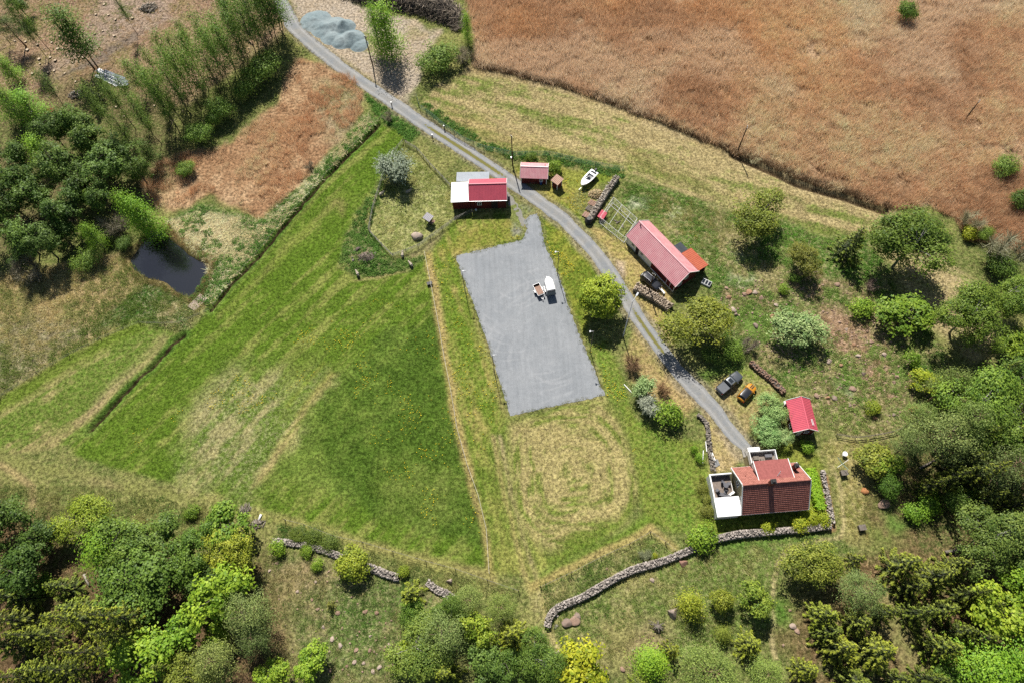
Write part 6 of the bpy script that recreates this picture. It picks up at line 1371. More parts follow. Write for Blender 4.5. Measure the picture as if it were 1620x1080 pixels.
# ------------------------------------------------------------------ vehicles, boat, trailers
tyre_m = mat('tyre_rubber', (.015, .015, .016), .9); rim_m = mat('alloy_rim', (.4, .4, .42), .35, metal=.7)
lamp_c = mat('clear_lamp', (.75, .77, .8), .15, spec=.6); lamp_r = mat('red_lamp', (.45, .02, .02), .2, spec=.6)
def car(name, label, loc, rz, L, Wd, top, cab, roofz, paint, roofm, kind='suv', glass=glass_d, wb=.31):
    """top: list of (x fraction, z) of the body's upper line; cab: x fractions of windscreen foot, roof front, roof rear, rear foot"""
    t = thing(name, label, 'car' if kind != 'pickup' else 'pickup', loc, rz)
    xs = np.linspace(-.5, .5, 31); sec = []; w0 = Wd / 2
    for x in xs:
        u = abs(x) * 2; w = w0 * (1 - .16 * u ** 5 - .12 * u ** 18); z = float(np.interp(x, [p[0] for p in top], [p[1] for p in top])); bz = .3 + .12 * u ** 8
        sec.append([(x * L, -w * .94, bz), (x * L, -w, .52), (x * L, -w, z - .22), (x * L, -w * .95, z - .05), (x * L, -w * .7, z), (x * L, 0, z + .035), (x * L, w * .7, z), (x * L, w * .95, z - .05), (x * L, w, z - .22), (x * L, w, .52), (x * L, w * .94, bz)])
    b = MB(); k = 11; vs = [p for s in sec for p in s]; fs = []
    for i in range(len(sec) - 1):
        for j in range(k - 1): a = i * k + j; fs.append((a, a + 1, a + 1 + k, a + k))
        fs.append((i * k + k - 1, i * k, i * k + k, i * k + 2 * k - 1))
    fs += [tuple(range(k)), tuple(range((len(sec) - 1) * k + k - 1, (len(sec) - 1) * k - 1, -1))]
    b.add(vs, fs); body = b.build('body', paint, t, True)
    c0, c1, c2, c3 = [c * L for c in cab]; zb0 = float(np.interp(cab[0], [p[0] for p in top], [p[1] for p in top])) + .0; zb = max(zb0, 0) ; zb3 = float(np.interp(cab[3], [p[0] for p in top], [p[1] for p in top]))
    wb_, wr = w0 * .9, w0 * .72
    def quad(nm, pts, m, th=.03): return MB().poly(pts, th if isinstance(th, tuple) else (0, 0, -th)).build(nm, m, t)
    quad('windscreen', [(c0, -wb_, zb0 - .02), (c0, wb_, zb0 - .02), (c1, wr, roofz - .04), (c1, -wr, roofz - .04)], glass)
    quad('rear_window', [(c3, -wb_, zb3 - .02), (c3, wb_, zb3 - .02), (c2, wr, roofz - .04), (c2, -wr, roofz - .04)], glass)
    for s in (-1, 1): quad('side_window', [(c0, s * wb_, zb0 - .03), (c1, s * wr, roofz - .045), (c2, s * wr, roofz - .045), (c3, s * wb_, zb3 - .03)], glass, (0, -s * .03, 0))
    r = MB(); n = 9; vs = []; fs = []
    for i in range(n):
        x = c1 + .04 + (c2 - c1 - .08) * i / (n - 1); f = 1 - .1 * abs(2 * i / (n - 1) - 1) ** 4
        for y, dz in ((-wr * f, -.03), (-wr * f * .6, .03), (0, .045), (wr * f * .6, .03), (wr * f, -.03)): vs.append((x, y, roofz + dz - .03 * abs(2 * i / (n - 1) - 1) ** 3))
    for i in range(n - 1):
        for j in range(4): a = i * 5 + j; fs.append((a, a + 1, a + 6, a + 5))
    r.add(vs, fs); ro = r.build('roof', roofm, t, True)
    for s in (-1, 1):
        for (x0, x1) in ((c0, c1), (c3, c2)): MB().bar((x0, s * wb_, (zb0 if x0 == c0 else zb3)), (x1, s * wr, roofz - .02), .07).build('pillar', paint, t)
    for sx in (wb, -wb):
        for s in (-1, 1):
            w = bpy.data.objects.new('wheel', None); COL.objects.link(w); w.parent = t; w.location = (sx * L, s * (w0 - .1), .34)
            MB().tube([(0, -.11, 0), (0, .11, 0)], .34, 18).build('tyre', tyre_m, w); MB().tube([(0, -.12, 0), (0, .12, 0)], .2, 12).build('rim', rim_m, w)
    for s in (-1, 1):
        MB().box((.485 * L, s * w0 * .6, top[-1][1] - .16), (.1, .32, .14), -s * .25).build('headlight', lamp_c, t); MB().box((-.49 * L, s * w0 * .72, top[0][1] - .18), (.08, .26, .16), s * .2).build('tail_light', lamp_r, t)
        MB().box((c0 - .1 * L * .3, s * (w0 + .08), zb0 + .06), (.12, .2, .14)).build('mirror', paint, t)
    return t, ro
grey_paint = mat('dark_grey_paint', S(98, 104, 110), .35, S(94, 100, 106), 1, spec=.5, coat=.6); black_paint = mat('black_paint', (.018, .019, .022), .25, (.02, .02, .024), 1, spec=.5, coat=.8)
orange_paint = mat('orange_paint', S(248, 172, 30), .35, S(240, 160, 26), 1, spec=.5, coat=.6); silver_p = mat('silver_paint', S(150, 156, 162), .35, S(140, 146, 152), 1, metal=.3, coat=.4)
top_p = [(-.5, .98), (-.12, 1.02), (.02, 1.04), (.2, 1.04), (.4, .98), (.5, .82)]
pk, ro = car('pickup_truck', 'dark grey pickup truck with covered bed parked beside the orange car', (38.15, 44.5, 0), math.radians(35.1), 5.35, 1.88, top_p, (.2, .08, -.1, -.13), 1.74, grey_paint, silver_p, 'pickup')
MB().box((-1.68, 0, 1.03), (1.75, 1.6, .07)).build('bed_cover', mat('bed_cover_grey', S(128, 132, 138), .6, S(120, 124, 130)), pk)
for s in (-1, 1): MB().box((-1.68, s * .84, 1.05), (1.8, .08, .1)).build('bed_rail', black_m, pk)
MB().box((-.05, 0, 1.775), (.62, .85, .04)).build('sunroof', glass_d, pk); MB().box((-2.68, 0, .5), (.14, 1.7, .16)).build('bumper', rim_m, pk)
top_m = [(-.5, .84), (-.44, .92), (-.2, .94), (.1, .94), (.22, .92), (.42, .86), (.5, .68)]
mi, ro = car('compact_car', 'small orange hatchback with black roof parked beside the pickup', (40.85, 42.45, 0), math.radians(41.2), 3.85, 1.72, top_m, (.2, .07, -.38, -.46), 1.4, orange_paint, black_paint, 'hatch')
for s in (-.16, .16): MB().box((1.38, s, .96), (.75, .16, .012), 0, 0, .07).build('bonnet_stripe', black_m, mi)
top_s = [(-.5, .96), (-.4, 1.04), (.1, 1.04), (.22, 1.0), (.42, .94), (.5, .76)]
sv, ro = car('family_car', 'black estate car parked in the shade before the barn', (27.25, 66.2, 0), math.radians(-49.4), 4.45, 1.82, top_s, (.2, .08, -.36, -.47), 1.55, black_paint, black_paint, 'suv')
for s in (-.55, .55): MB().bar((-1.5, s, 1.62), (.2, s, 1.62), .05).build('roof_rail', rim_m, sv)

def wheels(t, pts, r=.3):
    for p in pts:
        w = bpy.data.objects.new('wheel', None); COL.objects.link(w); w.parent = t; w.location = p
        MB().tube([(0, -.1, 0), (0, .1, 0)], r, 16).build('tyre', tyre_m, w); MB().tube([(0, -.105, 0), (0, .105, 0)], r * .55, 10).build('rim', rim_m, w)
def horse_trailer():
    q = P(869.5, 450, 2.0); t = thing('box_trailer', 'white closed box trailer with pointed nose on the gravel yard', 'trailer', (q.x, q.y, 0), math.radians(98))
    out = [(-1.45, -.85), (.75, -.85), (1.25, -.6), (1.75, -.2), (1.75, .2), (1.25, .6), (.75, .85), (-1.45, .85)]
    b = MB(); n = len(out); rings = [(.55, 1.0, 0), (1.9, 1.0, 0), (2.18, .93, -.06), (2.26, .8, -.1)]
    vs = [(x * (k if x > 0 else (1 + (k - 1) * .5)), y * k, z) for z, k, _ in rings for x, y in out]; fs = []
    for i in range(len(rings) - 1):
        for j in range(n): fs.append((i * n + j, i * n + (j + 1) % n, (i + 1) * n + (j + 1) % n, (i + 1) * n + j))
    fs += [tuple(range(n))[::-1], tuple(range((len(rings) - 1) * n, len(rings) * n))]
    b.add(vs, fs).build('body', white_p, t)
    plate(t, 'rear_ramp', -1.53, -1.46, -.78, .78, .5, 1.75, mat('ramp_grey', S(170, 178, 182), .7)); plate(t, 'rear_curtain', -1.51, -1.465, -.72, .72, 1.78, 2.1, plast_grey)
    MB().bar((1.5, 0, .5), (2.7, 0, .48), .1).build('drawbar', metal_g, t); MB().bar((2.4, 0, 0), (2.4, 0, .5), .06).build('jockey_wheel', tyre_m, t)
    for s in (-1, 1): MB().box((-.1, s * .95, .72), (1.3, .2, .06)).build('mudguard', white_p, t)
    wheels(t, [(.2, -.95, .32), (.2, .95, .32), (-.45, -.95, .32), (-.45, .95, .32)], .3)
def open_trailer():
    q = P(852, 458.5, .8); t = thing('open_trailer', 'small open trailer loaded with pinkish planks on the gravel yard', 'trailer', (q.x, q.y, 0), math.radians(-70))
    plate(t, 'floor', -1.25, 1.25, -.62, .62, .5, .58, wood_brown)
    for s in (-1, 1): plate(t, 'side_board', -1.25, 1.25, s * .64 - .02, s * .64 + .02, .585, .98, metal_g)
    for s in (-1, 1): plate(t, 'end_board', s * 1.27 - .02, s * 1.27 + .02, -.66, .66, .5, .98, metal_g)
    for s in (-1, 1): plate(t, 'mudguard', -.35, .35, s * .8 - .12, s * .8 + .12, .68, .74, white_p)
    wheels(t, [(0, -.8, .3), (0, .8, .3)], .28); MB().bar((1.2, .35, .5), (2.2, 0, .45), .07).build('drawbar', metal_g, t); MB().bar((1.2, -.35, .5), (2.2, 0, .45), .07).build('drawbar', metal_g, t)
    for i in range(7):
        pb = MB(); pb.box((.28, -.5 + .165 * i, 1.0 + .012 * (i % 3)), (1.85, .155, .06), .01 * (i % 2)); ob = pb.build('plank', wood_pink, None); ob.name = 'loose_plank'; ob.parent = None
        ob.location = t.location; ob.rotation_euler = t.rotation_euler; tag(ob, f"{ORD[i]} pinkish plank across the open trailer load", 'plank', 'planks on the open trailer')
    plate(t, 'load_support', -.6, 1.2, -.55, .55, .59, .965, wood_pink)
horse_trailer(); open_trailer()
def boat():
    c = P(930.5, 283.5, .9); ang = math.radians(47 + 180)
    t = thing('motor_boat', 'white open motor boat with outboard standing on the grass', 'boat', (c.x, c.y, .45), ang)
    L = 4.7; xs = np.linspace(-.5, .5, 17); vs = []; fs = []; vi = []; 
    def hw(u): return .92 * (1 - max(0, (u + .05) / .55) ** 2.4) ** .75 * (1 - .06 * max(0, -u * 2 - .4)) + .01
    k = 7
    for u in xs:
        w = hw(u); s = .12 * max(0, u) * 2; z0 = .1 + .35 * max(0, (u - .2) / .3) ** 2
        vs += [(u * L, -w, .78 + s), (u * L, -w * .92, .45 + s * .6), (u * L, -w * .6, .2 + z0 * .5), (u * L, 0, z0), (u * L, w * .6, .2 + z0 * .5), (u * L, w * .92, .45 + s * .6), (u * L, w, .78 + s)]
    for i in range(len(xs) - 1):
        for j in range(k - 1): a = i * k + j; fs.append((a, a + 1, a + 1 + k, a + k))
    fs.append(tuple(range(k)))
    gel = mat('white_gelcoat', (.8, .8, .79), .3, (.77, .77, .76), 1, spec=.5)
    MB().add(vs, fs).build('hull', gel, t, True)
    d = MB(); dv = []; df = []
    for u in xs:
        w = hw(u); s = .12 * max(0, u) * 2; inn = w * .74 if -.44 < u < .12 else (w * .4 if u <= -.44 else .0)
        inn = min(inn, w * .9); dv += [(u * L, -w, .785 + s), (u * L, -max(inn, .01), .8 + s), (u * L, max(inn, .01), .8 + s), (u * L, w, .785 + s)]
    for i in range(len(xs) - 1):
        a = i * 4; df += [(a, a + 1, a + 5, a + 4), (a + 2, a + 3, a + 7, a + 6)]
        if xs[i] >= .1 or xs[i] < -.44: df.append((a + 1, a + 2, a + 6, a + 5))
    d.add(dv, df).build('deck', gel, t)
    plate(t, 'cockpit_floor', -2.0, .55, -.62, .62, .38, .42, mat('boat_floor', S(196, 200, 200), .7)); plate(t, 'seat', -1.7, -1.2, -.6, .6, .43, .72, white_p); plate(t, 'seat', -.6, -.2, -.5, .1, .43, .78, plast_grey); plate(t, 'console', -.1, .4, -.6, -.05, .43, 1.05, white_p)
    MB().poly([(.4, -.6, .85), (.4, .6, .85), (.1, .5, 1.25), (.1, -.5, 1.25)], (0, 0, -.03)).build('windscreen', glass_d, t)
    m = bpy.data.objects.new('outboard_motor', None); COL.objects.link(m); m.parent = t
    MB().box((-2.55, 0, .95), (.45, .32, .5)).build('cowling', black_m, m); MB().box((-2.55, 0, .45), (.16, .1, .7)).build('shaft', black_m, m)
    tr = thing('boat_trailer', 'metal road trailer carrying the white motor boat', 'trailer', (c.x, c.y, 0), ang)
    for s in (-1, 1): MB().bar((-1.9, s * .55, .42), (1.6, s * .3, .42), .08).build('frame_rail', metal_g, tr)
    MB().bar((1.5, 0, .42), (3.1, 0, .42), .09).build('drawbar', metal_g, tr); MB().bar((-.7, -.85, .34), (-.7, .85, .34), .07).build('axle', metal_g, tr); MB().bar((2.9, 0, 0), (2.9, 0, .42), .06).build('jockey_wheel', tyre_m, tr)
    wheels(tr, [(-.7, -.95, .3), (-.7, .95, .3)], .28)
boat()

# ------------------------------------------------------------------ poles and lamps
def pole_tube(pts, rad, nm, m, par, n=8): return MB().tube(pts, rad, n).build(nm, m, par, True)
def flood(px, py, h, ang, label):
    q = P(px, py); t = thing('floodlight_pole', label, 'light pole', (q.x, q.y, 0), ang, 'floodlight poles round the yard')
    pole_tube([(0, 0, -.2), (0, 0, h * .5), (0, 0, h)], [.075, .06, .045], 'pole', wood_grey, t); MB().bar((0, 0, h - .05), (.5, 0, h + .02), .06).build('arm', metal_g, t); MB().box((.6, 0, h), (.26, .32, .12), 0, 0, .35).build('lamp_head', metal_g, t); MB().box((.62, 0, h - .085), (.2, .25, .03), 0, 0, .35).build('lens', lamp_c, t)
flood(736, 461, 7.4, 0, 'tall floodlight pole on the left edge of the yard, upper one'); flood(782.3, 588.4, 7.5, 0, 'tall floodlight pole on the left edge of the yard, lower one'); flood(882, 434, 7.9, math.pi, 'tall floodlight pole on the right edge of the yard, by the trailers'); flood(933.7, 555, 8.0, math.pi, 'tall floodlight pole on the right edge of the yard, by the lime tree')
def street_lamp():
    q = P(985.8, 532.5); t = thing('street_lamp', 'tall pale grey street lamp leaning its arm over the road', 'street lamp', (q.x, q.y, 0), math.radians(55))
    m = mat('pale_pole_paint', (.5, .52, .54), .5); pole_tube([(0, 0, -.2), (0, 0, 1.2), (0, 0, 1.25), (0, 0, 12.6)], [.13, .13, .09, .06], 'pole', m, t); pole_tube([(0, 0, 12.55), (.25, 0, 12.95), (.8, 0, 13.1), (1.5, 0, 13.12)], .05, 'arm', m, t); MB().box((1.75, 0, 13.1), (.7, .28, .14)).build('lamp_head', m, t); MB().box((1.8, 0, 13.01), (.5, .2, .04)).build('lens', lamp_c, t)
street_lamp()
def utility(px, py, h, label, trans=False):
    q = P(px, py); t = thing('utility_pole', label, 'utility pole', (q.x, q.y, gz(q.x, q.y)), random.uniform(0, 3), 'wooden utility poles')
    pole_tube([(0, 0, -.3), (0, 0, h)], [.15, .1], 'pole', wood_brown, t); MB().bar((-.35, 0, h - .25), (.35, 0, h - .25), .1).build('crossarm', wood_brown, t)
    for s in (-.3, 0, .3): MB().tube([(s, 0, h - .2 if s else h), (s, 0, h + (.0 if s else .16))], .05, 6).build('insulator', white_p, t)
    if trans: MB().box((.2, .1, 2.2), (.35, .25, .5)).build('meter_box', metal_g, t)
utility(590, 105, 8.3, 'wooden utility pole beside the gravel heap'); utility(811, 262, 8.8, 'wooden utility pole beside the small red shed', True); utility(1166, 242, 7.8, 'wooden utility pole at the reed bed edge'); utility(1526, 190, 5.5, 'wooden utility pole standing in the brown reeds'); utility(1026, 462, 6.5, 'wooden utility pole between black car and woodpile')
for px, py, lb in ((670, 213, 'white-topped marker post left of the road'), ):
    pass
for i, (px, py, lb) in enumerate([(684.5, 219, 'dark marker post with white top on the road verge'), (703, 205, 'dark marker post with white top by the wire fence'), (620, 168, 'short marker post on the weedy road corner')]):
    q = P(px, py); t = thing('marker_post', lb, 'post', (q.x, q.y, 0)); MB().box((0, 0, .55), (.16, .16, 1.1)).build('post', wood_brown, t); MB().box((0, 0, 1.14), (.3, .3, .08)).build('cap', white_p, t)

# ------------------------------------------------------------------ fences
def fence(name, label, px, gap, h, pw, postm, wires=(), wirem=None, ww=.02, cat='fence', rails=(), jitter=.05, meshw=0):
    pts = W(*px); o0 = pts[0]; t = thing(name, label, cat, (o0.x, o0.y, 0)); pos = []
    for a, b in zip(pts[:-1], pts[1:]):
        n = max(1, int(round((b - a).length / gap)))
        for i in range(n): pos.append(a.lerp(b, i / n))
    pos.append(pts[-1]); L = []
    pm = MB().tube([(0, 0, -.2), (0, 0, h)], [pw / 2, pw / 2 * .9], 6).build('post', postm, t); me = pm.data; first = True
    for p in pos:
        l = Vector((p.x - o0.x + random.uniform(-jitter, jitter), p.y - o0.y + random.uniform(-jitter, jitter), gz(p.x, p.y))); L.append(l)
        if first: ob = pm; first = False
        else: ob = link_mesh('post', me, None, t)
        ob.location = l; ob.rotation_euler = (random.uniform(-.04, .04), random.uniform(-.04, .04), random.uniform(0, 1))
    up = lambda l, z: Vector((l.x, l.y, l.z + z))
    for z in wires:
        w = MB()
        for a, b in zip(L[:-1], L[1:]): w.bar(up(a, z), up(b, z), ww)
        w.build('wire', wirem, t)
    for z in rails:
        for a, b in zip(L[:-1], L[1:]): MB().bar(up(a, z), up(b, z), .05, .12).build('rail', postm, t)
    if meshw:
        w = MB()
        for a, b in zip(L[:-1], L[1:]):
            n = int((b - a).length / .2)
            for i in range(n): s = a.lerp(b, i / n); w.bar(up(s, .05), up(s, h - .08), .012)
            for z in np.arange(.15, h - .1, .15): w.bar(up(a, z), up(b, z), .012)
        w.build('wire_netting', wirem, t)['kind'] = 'stuff'
    return t
green_w = mat('green_wire', (.05, .12, .08), .6); tape_w = mat('pale_tape', (.5, .48, .38), .7); rust_w = mat('dull_wire', (.2, .19, .17), .7)
fence('netting_fence', 'green wire netting fence along the upper side of the road', [(660, 158), (664, 172), (685, 188), (703, 203), (735, 225), (765, 238), (812, 248), (870, 247), (920, 260), (985, 272)], 2.6, 1.6, .09, mat('green_post', (.06, .09, .07), .7), (1.55,), green_w, .03, meshw=1)
fence('paddock_fence', 'grey netting fence round the lower side of the paddock', [(748, 336), (722, 348), (700, 364), (662, 392), (622, 407), (604, 389), (584, 366)], 2.5, 1.2, .11, wood_grey, (1.15, .8), rust_w, .03, meshw=1)
fence('paddock_fence', 'weathered netting fence on the meadow side of the paddock', [(584, 366), (590, 335), (600, 300), (612, 265), (622, 245), (638, 226)], 2.5, 1.2, .11, wood_brown, (1.15, .8), rust_w, .03, meshw=1)
fence('paddock_fence', 'weathered netting fence on the road side of the paddock', [(641, 228), (660, 238), (680, 262), (700, 282), (713, 297)], 2.5, 1.2, .11, wood_brown, (1.15, .8), rust_w, .03, meshw=1)
fence('tape_fence', 'thin white tape fence dividing the meadow from the yard side', [(672, 402), (680, 440), (692, 500), (702, 560), (714, 620), (724, 680), (739, 735), (757, 785), (770, 838), (774, 908)], 7, 1.0, .05, tape_w, (.95,), tape_w, .05)
fence('wire_fence', 'post and wire fence along the left marsh edge', [(332, 490), (290, 512), (262, 514), (222, 512), (160, 538), (110, 563), (60, 592), (0, 630), (-30, 648)], 6, 1.1, .12, wood_brown, (1.0, .6), rust_w)
fence('wire_fence', 'post and wire fence below the big meadow', [(452, 822), (482, 830), (528, 848), (574, 858), (622, 872), (674, 888), (720, 900), (771, 918), (820, 934)], 6, 1.1, .13, wood_brown, (1.0, .6), rust_w)
fence('wire_fence', 'post and wire fence below the mown loops, turning a corner', [(856, 928), (903, 906), (950, 882), (996, 860), (1029, 842), (1052, 858), (1068, 872)], 6, 1.1, .14, wood_brown, (1.0, .6), rust_w)
fence('garden_fence', 'grey rail fence running from the cabin towards the wood', [(1322, 688), (1352, 693), (1382, 690), (1410, 684), (1440, 672), (1468, 658)], 2.4, 1.0, .1, wood_grey, (), None, rails=(.9, .5))
fence('wire_fence', 'thin wire fence along the ditch at the meadow top', [(602, 192), (580, 212), (530, 262), (484, 314), (446, 356), (408, 402), (370, 444), (338, 484)], 7, 1.1, .1, wood_brown, (1.0,), rust_w)
# ------------------------------------------------------------------ stone walls and boulders
def rock_mat(name, c1, c2, c3):
    m, nt, out = new_mat(name); tc = nt.nodes.new('ShaderNodeTexCoord'); oi = nt.nodes.new('ShaderNodeObjectInfo'); at = nt.nodes.new('ShaderNodeAttribute'); at.attribute_name = 'tone'
    n1 = noise_node(nt, 2.0, 5, .65, tc.outputs['Object']); n2 = noise_node(nt, 9, 4, .7, tc.outputs['Object'])
    c = mixcol(nt, at.outputs['Fac'], c1, c2); c = mixcol(nt, maprange(nt, n1.outputs[0], .5, .65, 0, .8, True), c, c3); c = mixcol(nt, 1.0, c, oi.outputs['Color'], 'MULTIPLY')
    c = scalecol(nt, c, maprange(nt, n2.outputs[0], .25, .75, .75, 1.2))
    b = nt.nodes.new('ShaderNodeBsdfPrincipled'); b.inputs['Roughness'].default_value = .9; b.inputs['Specular IOR Level'].default_value = .15; nt.links.new(c, b.inputs['Base Color'])
    bp = nt.nodes.new('ShaderNodeBump'); bp.inputs['Distance'].default_value = .04; nt.links.new(n2.outputs[0], bp.inputs['Height']); nt.links.new(bp.outputs[0], b.inputs['Normal'])
    nt.links.new(b.outputs[0], out.inputs[0]); return m
stone_m = rock_mat('field_stone', S(150, 140, 130), S(212, 200, 188), S(132, 126, 112)); granite_m = rock_mat('pink_granite', S(182, 148, 126), S(216, 186, 164), S(160, 146, 128))
def ico(sub):
    bm = bmesh.new(); bmesh.ops.create_icosphere(bm, subdivisions=sub, radius=1.0); v = np.array([p.co[:] for p in bm.verts]); f = np.array([[q.index for q in p.verts] for p in bm.faces]); bm.free(); return v, f
ICO1 = ico(1); ICO2 = ico(2); ICO3 = ico(3)
def stones_mesh(name, centers, sizes, seed, flat=.75, tone=None):
    r = np.random.default_rng(seed); v, f = ICO1; n = len(centers)
    k = r.uniform(.75, 1.2, (n, len(v), 1)); V = v[None] * k * np.stack([r.uniform(.75, 1.3, n), r.uniform(.7, 1.1, n), r.uniform(.55, .95, n) * flat / .75], 1)[:, None] * sizes[:, None, None]
    a = r.uniform(0, 6.28, n); ca, sa = np.cos(a)[:, None], np.sin(a)[:, None]; V = np.stack([V[..., 0] * ca - V[..., 1] * sa, V[..., 0] * sa + V[..., 1] * ca, V[..., 2]], 2) + centers[:, None]
    F = (f[None] + (np.arange(n) * len(v))[:, None, None]).reshape(-1, 3); return mesh_np(name, V.reshape(-1, 3), F, np.repeat(r.uniform(0, 1, n) if tone is None else tone, len(v)))
def stone_wall(label, px, w, h, seed, size=.24, m=stone_m, tint=(1.32, 1.33, 1.36), ruin=.0):
    ln = smooth_line(W(*px), .5); o = ln[0]; t = thing('stone_wall', label, 'stone wall', (o.x, o.y, 0)); r = np.random.default_rng(seed); C = []; core = MB(); prev = None
    for i in range(len(ln) - 1):
        a, b = ln[i], ln[i + 1]; d = (b - a); L = d.length; d = d.normalized(); nr = Vector((-d.y, d.x)); hh = h * (.85 + .3 * float(fbm(np.array([i * .12]), np.array([seed * 1.0]), 2, 4)[0])) * (1 - ruin * r.uniform(0, 1)); ww = w * (.85 + .3 * float(fbm(np.array([i * .15]), np.array([seed * 3.0]), 2, 6)[0]))
        z0 = gz(a.x, a.y)
        ring = [(a.x - o.x + nr.x * s * ww * .42, a.y - o.y + nr.y * s * ww * .42, z) for s, z in ((-1, z0 - .2), (-.8, z0 + hh * .8), (.8, z0 + hh * .8), (1, z0 - .2))]
        if prev: core.add(prev + ring, [(0, 1, 5, 4), (1, 2, 6, 5), (2, 3, 7, 6)])
        prev = ring
        nt = int(L * ww / (size * size * 2.1)) + 1; ns = int(L * hh / (size * size * 2.1)) + 1
        for _ in range(nt): s, u = r.uniform(0, L), r.uniform(-.5, .5); p = a + d * s + nr * (u * ww * .92); C.append((p.x - o.x, p.y - o.y, z0 + hh * (.92 - .25 * abs(u * 2) ** 3) + r.normal(0, .04)))
        for sd in (-1, 1):
            for _ in range(ns): s, z = r.uniform(0, L), r.uniform(0, hh * .9); p = a + d * s + nr * (sd * ww * (.5 - .08 * z / hh)); C.append((p.x - o.x, p.y - o.y, z0 + z))
    C = np.array(C); so = link_mesh('stones', stones_mesh('stones', C, size * r.uniform(.55, 1.25, len(C)), seed), m, t); so['kind'] = 'stuff'; so.color = (*tint, 1)
    core.build('core', mat('wall_core', (.1, .09, .08), .95), t); return t
stone_wall('long dry stone wall from the track up to the house terrace', [(866, 992), (870, 975), (885, 960), (922, 944), (960, 922), (1000, 902), (1050, 887), (1092, 870), (1126, 855), (1165, 846), (1200, 843), (1260, 838), (1312, 832)], 1.0, .9, 3, .17)
stone_wall('low stone wall along the right side of the house hedge', [(1300, 744), (1304, 765), (1309, 790), (1313, 812), (1316, 828)], .6, .7, 4, .2)
stone_wall('broken stone wall below the meadow, left length', [(432, 856), (455, 858), (480, 862), (505, 868), (528, 876), (556, 888)], 1.0, .6, 5, .18, ruin=.3)
stone_wall('broken stone wall below the meadow, middle length', [(578, 896), (592, 900), (612, 908), (632, 914)], 1.1, .7, 6, .18, ruin=.2)
stone_wall('broken stone wall below the meadow, right length', [(676, 920), (690, 932), (704, 938), (718, 948)], 1.1, .6, 7, .18, ruin=.3)
stone_wall('low garden wall of stones beside the road end', [(1103, 656), (1112, 663), (1118, 672), (1120, 690), (1122, 708), (1125, 728), (1128, 745)], .6, .55, 8, .2, tint=(.85, .85, .82))
stone_wall('reddish stone wall behind the parked cars and cabin', [(1186, 574), (1205, 590), (1222, 604), (1240, 622)], .9, .8, 9, .22, granite_m, (.8, .75, .72))
ROCKS = []
for s in range(5):
    r = np.random.default_rng(50 + s); v, f = ICO3; d = v.copy(); k = 1 + .22 * (fbm(v[:, 0] * 1.3 + s * 5, v[:, 1] * 1.3 + v[:, 2] * 1.7, 3, s) - .5) * 2
    for _ in range(5):                       # split faces
        n = r.normal(0, 1, 3); n /= np.linalg.norm(n); lim = r.uniform(.55, .8); pj = (d * k[:, None]) @ n; ex = np.maximum(0, pj - lim); d = d - (n[None] * ex[:, None]) / k[:, None]
    ROCKS.append(mesh_np('boulder', (d * k[:, None]).astype(np.float32), f, np.full(len(v), r.uniform(.2, .9))))
for me in ROCKS: me.materials.append(granite_m)
def boulder(px, py, s, label, tint=(1, 1, 1), flat=.6, group=None, i=[0], asp=1.25):
    q = P(px, py, .2); i[0] += 1; me = ROCKS[i[0] % 5]; o = link_mesh('boulder', me); o.location = (q.x, q.y, gz(q.x, q.y) + s * flat * .18); o.scale = (s * asp, s, s * flat); o.rotation_euler = (random.uniform(-.2, .2), random.uniform(-.2, .2), random.uniform(0, 6.28)); o.color = (*tint, 1); tag(o, label, 'boulder', group)
GY_, PK, WH = (.78, .85, .92), (.95, .93, .92), (1.2, 1.36, 1.48)
boulder(659, 374, 1.05, 'big pale pointed boulder in the paddock', WH, .75); boulder(1064, 969, .9, 'large grey boulder right of the uprooted stump', (1.0, 1.14, 1.25), 1.0); boulder(897, 985, .7, 'grey boulder below the stone wall end', GY_, .8); boulder(908, 982, .8, 'pinkish flat boulder below the stone wall end', PK, .6); boulder(913, 974, .5, 'small grey boulder closest to the stone wall end', GY_, .8)
boulder(567, 396, .5, 'dark stone on the hump beside the paddock', (.4, .45, .5), .9); boulder(712, 919, .5, 'upright pale stone beside the wire fence below the meadow', WH, 1.3)
boulder(1447, 648, .75, 'rust coloured boulder near the rail fence', (1.1, .75, .5), .8); boulder(1398, 797, .9, 'grey pink boulder beside the right wood', PK, .7); boulder(1368, 776, .55, 'orange topped stone past the garden path', (1.2, .8, .45), .7); boulder(882, 1031, .35, 'pale stone on the track at the lower grove', WH, .5); boulder(1080, 890, .7, 'pinkish stone against the long stone wall', (.9, .75, .75), .6); boulder(1032, 917, .35, 'pale stone below the long stone wall', WH, .7)
def rocks(lst, phrase, where, tints, grp):
    lst = sorted(lst)
    for i, (x, y, s) in enumerate(lst): boulder(x, y, s * (.85 if 'slope' in grp else .65), f"{ORD[i]} {phrase} from the left {where}", tints[i % len(tints)], .6, grp)
rocks([(1154, 470, .5), (1160, 490, .7), (1165, 497, .6), (1178, 465, .5), (1185, 462, .7), (1195, 462, .55), (1205, 470, .6), (1196, 515, .6), (1312, 571, .55), (1358, 562, .55), (1350, 614, .6), (1292, 625, .55), (1311, 628, .5), (1321, 629, .6), (1290, 430, .5), (1325, 450, .55), (1330, 577, .45), (1420, 595, .5), (1472, 600, .5), (1478, 618, .7), (1415, 655, .4), (1385, 660, .4), (1345, 640, .4), (1228, 482, .45), (1150, 455, .4), (1222, 500, .5), (1400, 560, .5), (1378, 540, .45), (1440, 592, .45), (1366, 590, .5), (1340, 520, .4), (1352, 545, .4)], 'pinkish stone', 'on the slope behind barn and cabin', [PK, (.95, .8, .65), WH, GY_], 'stones on the slope')
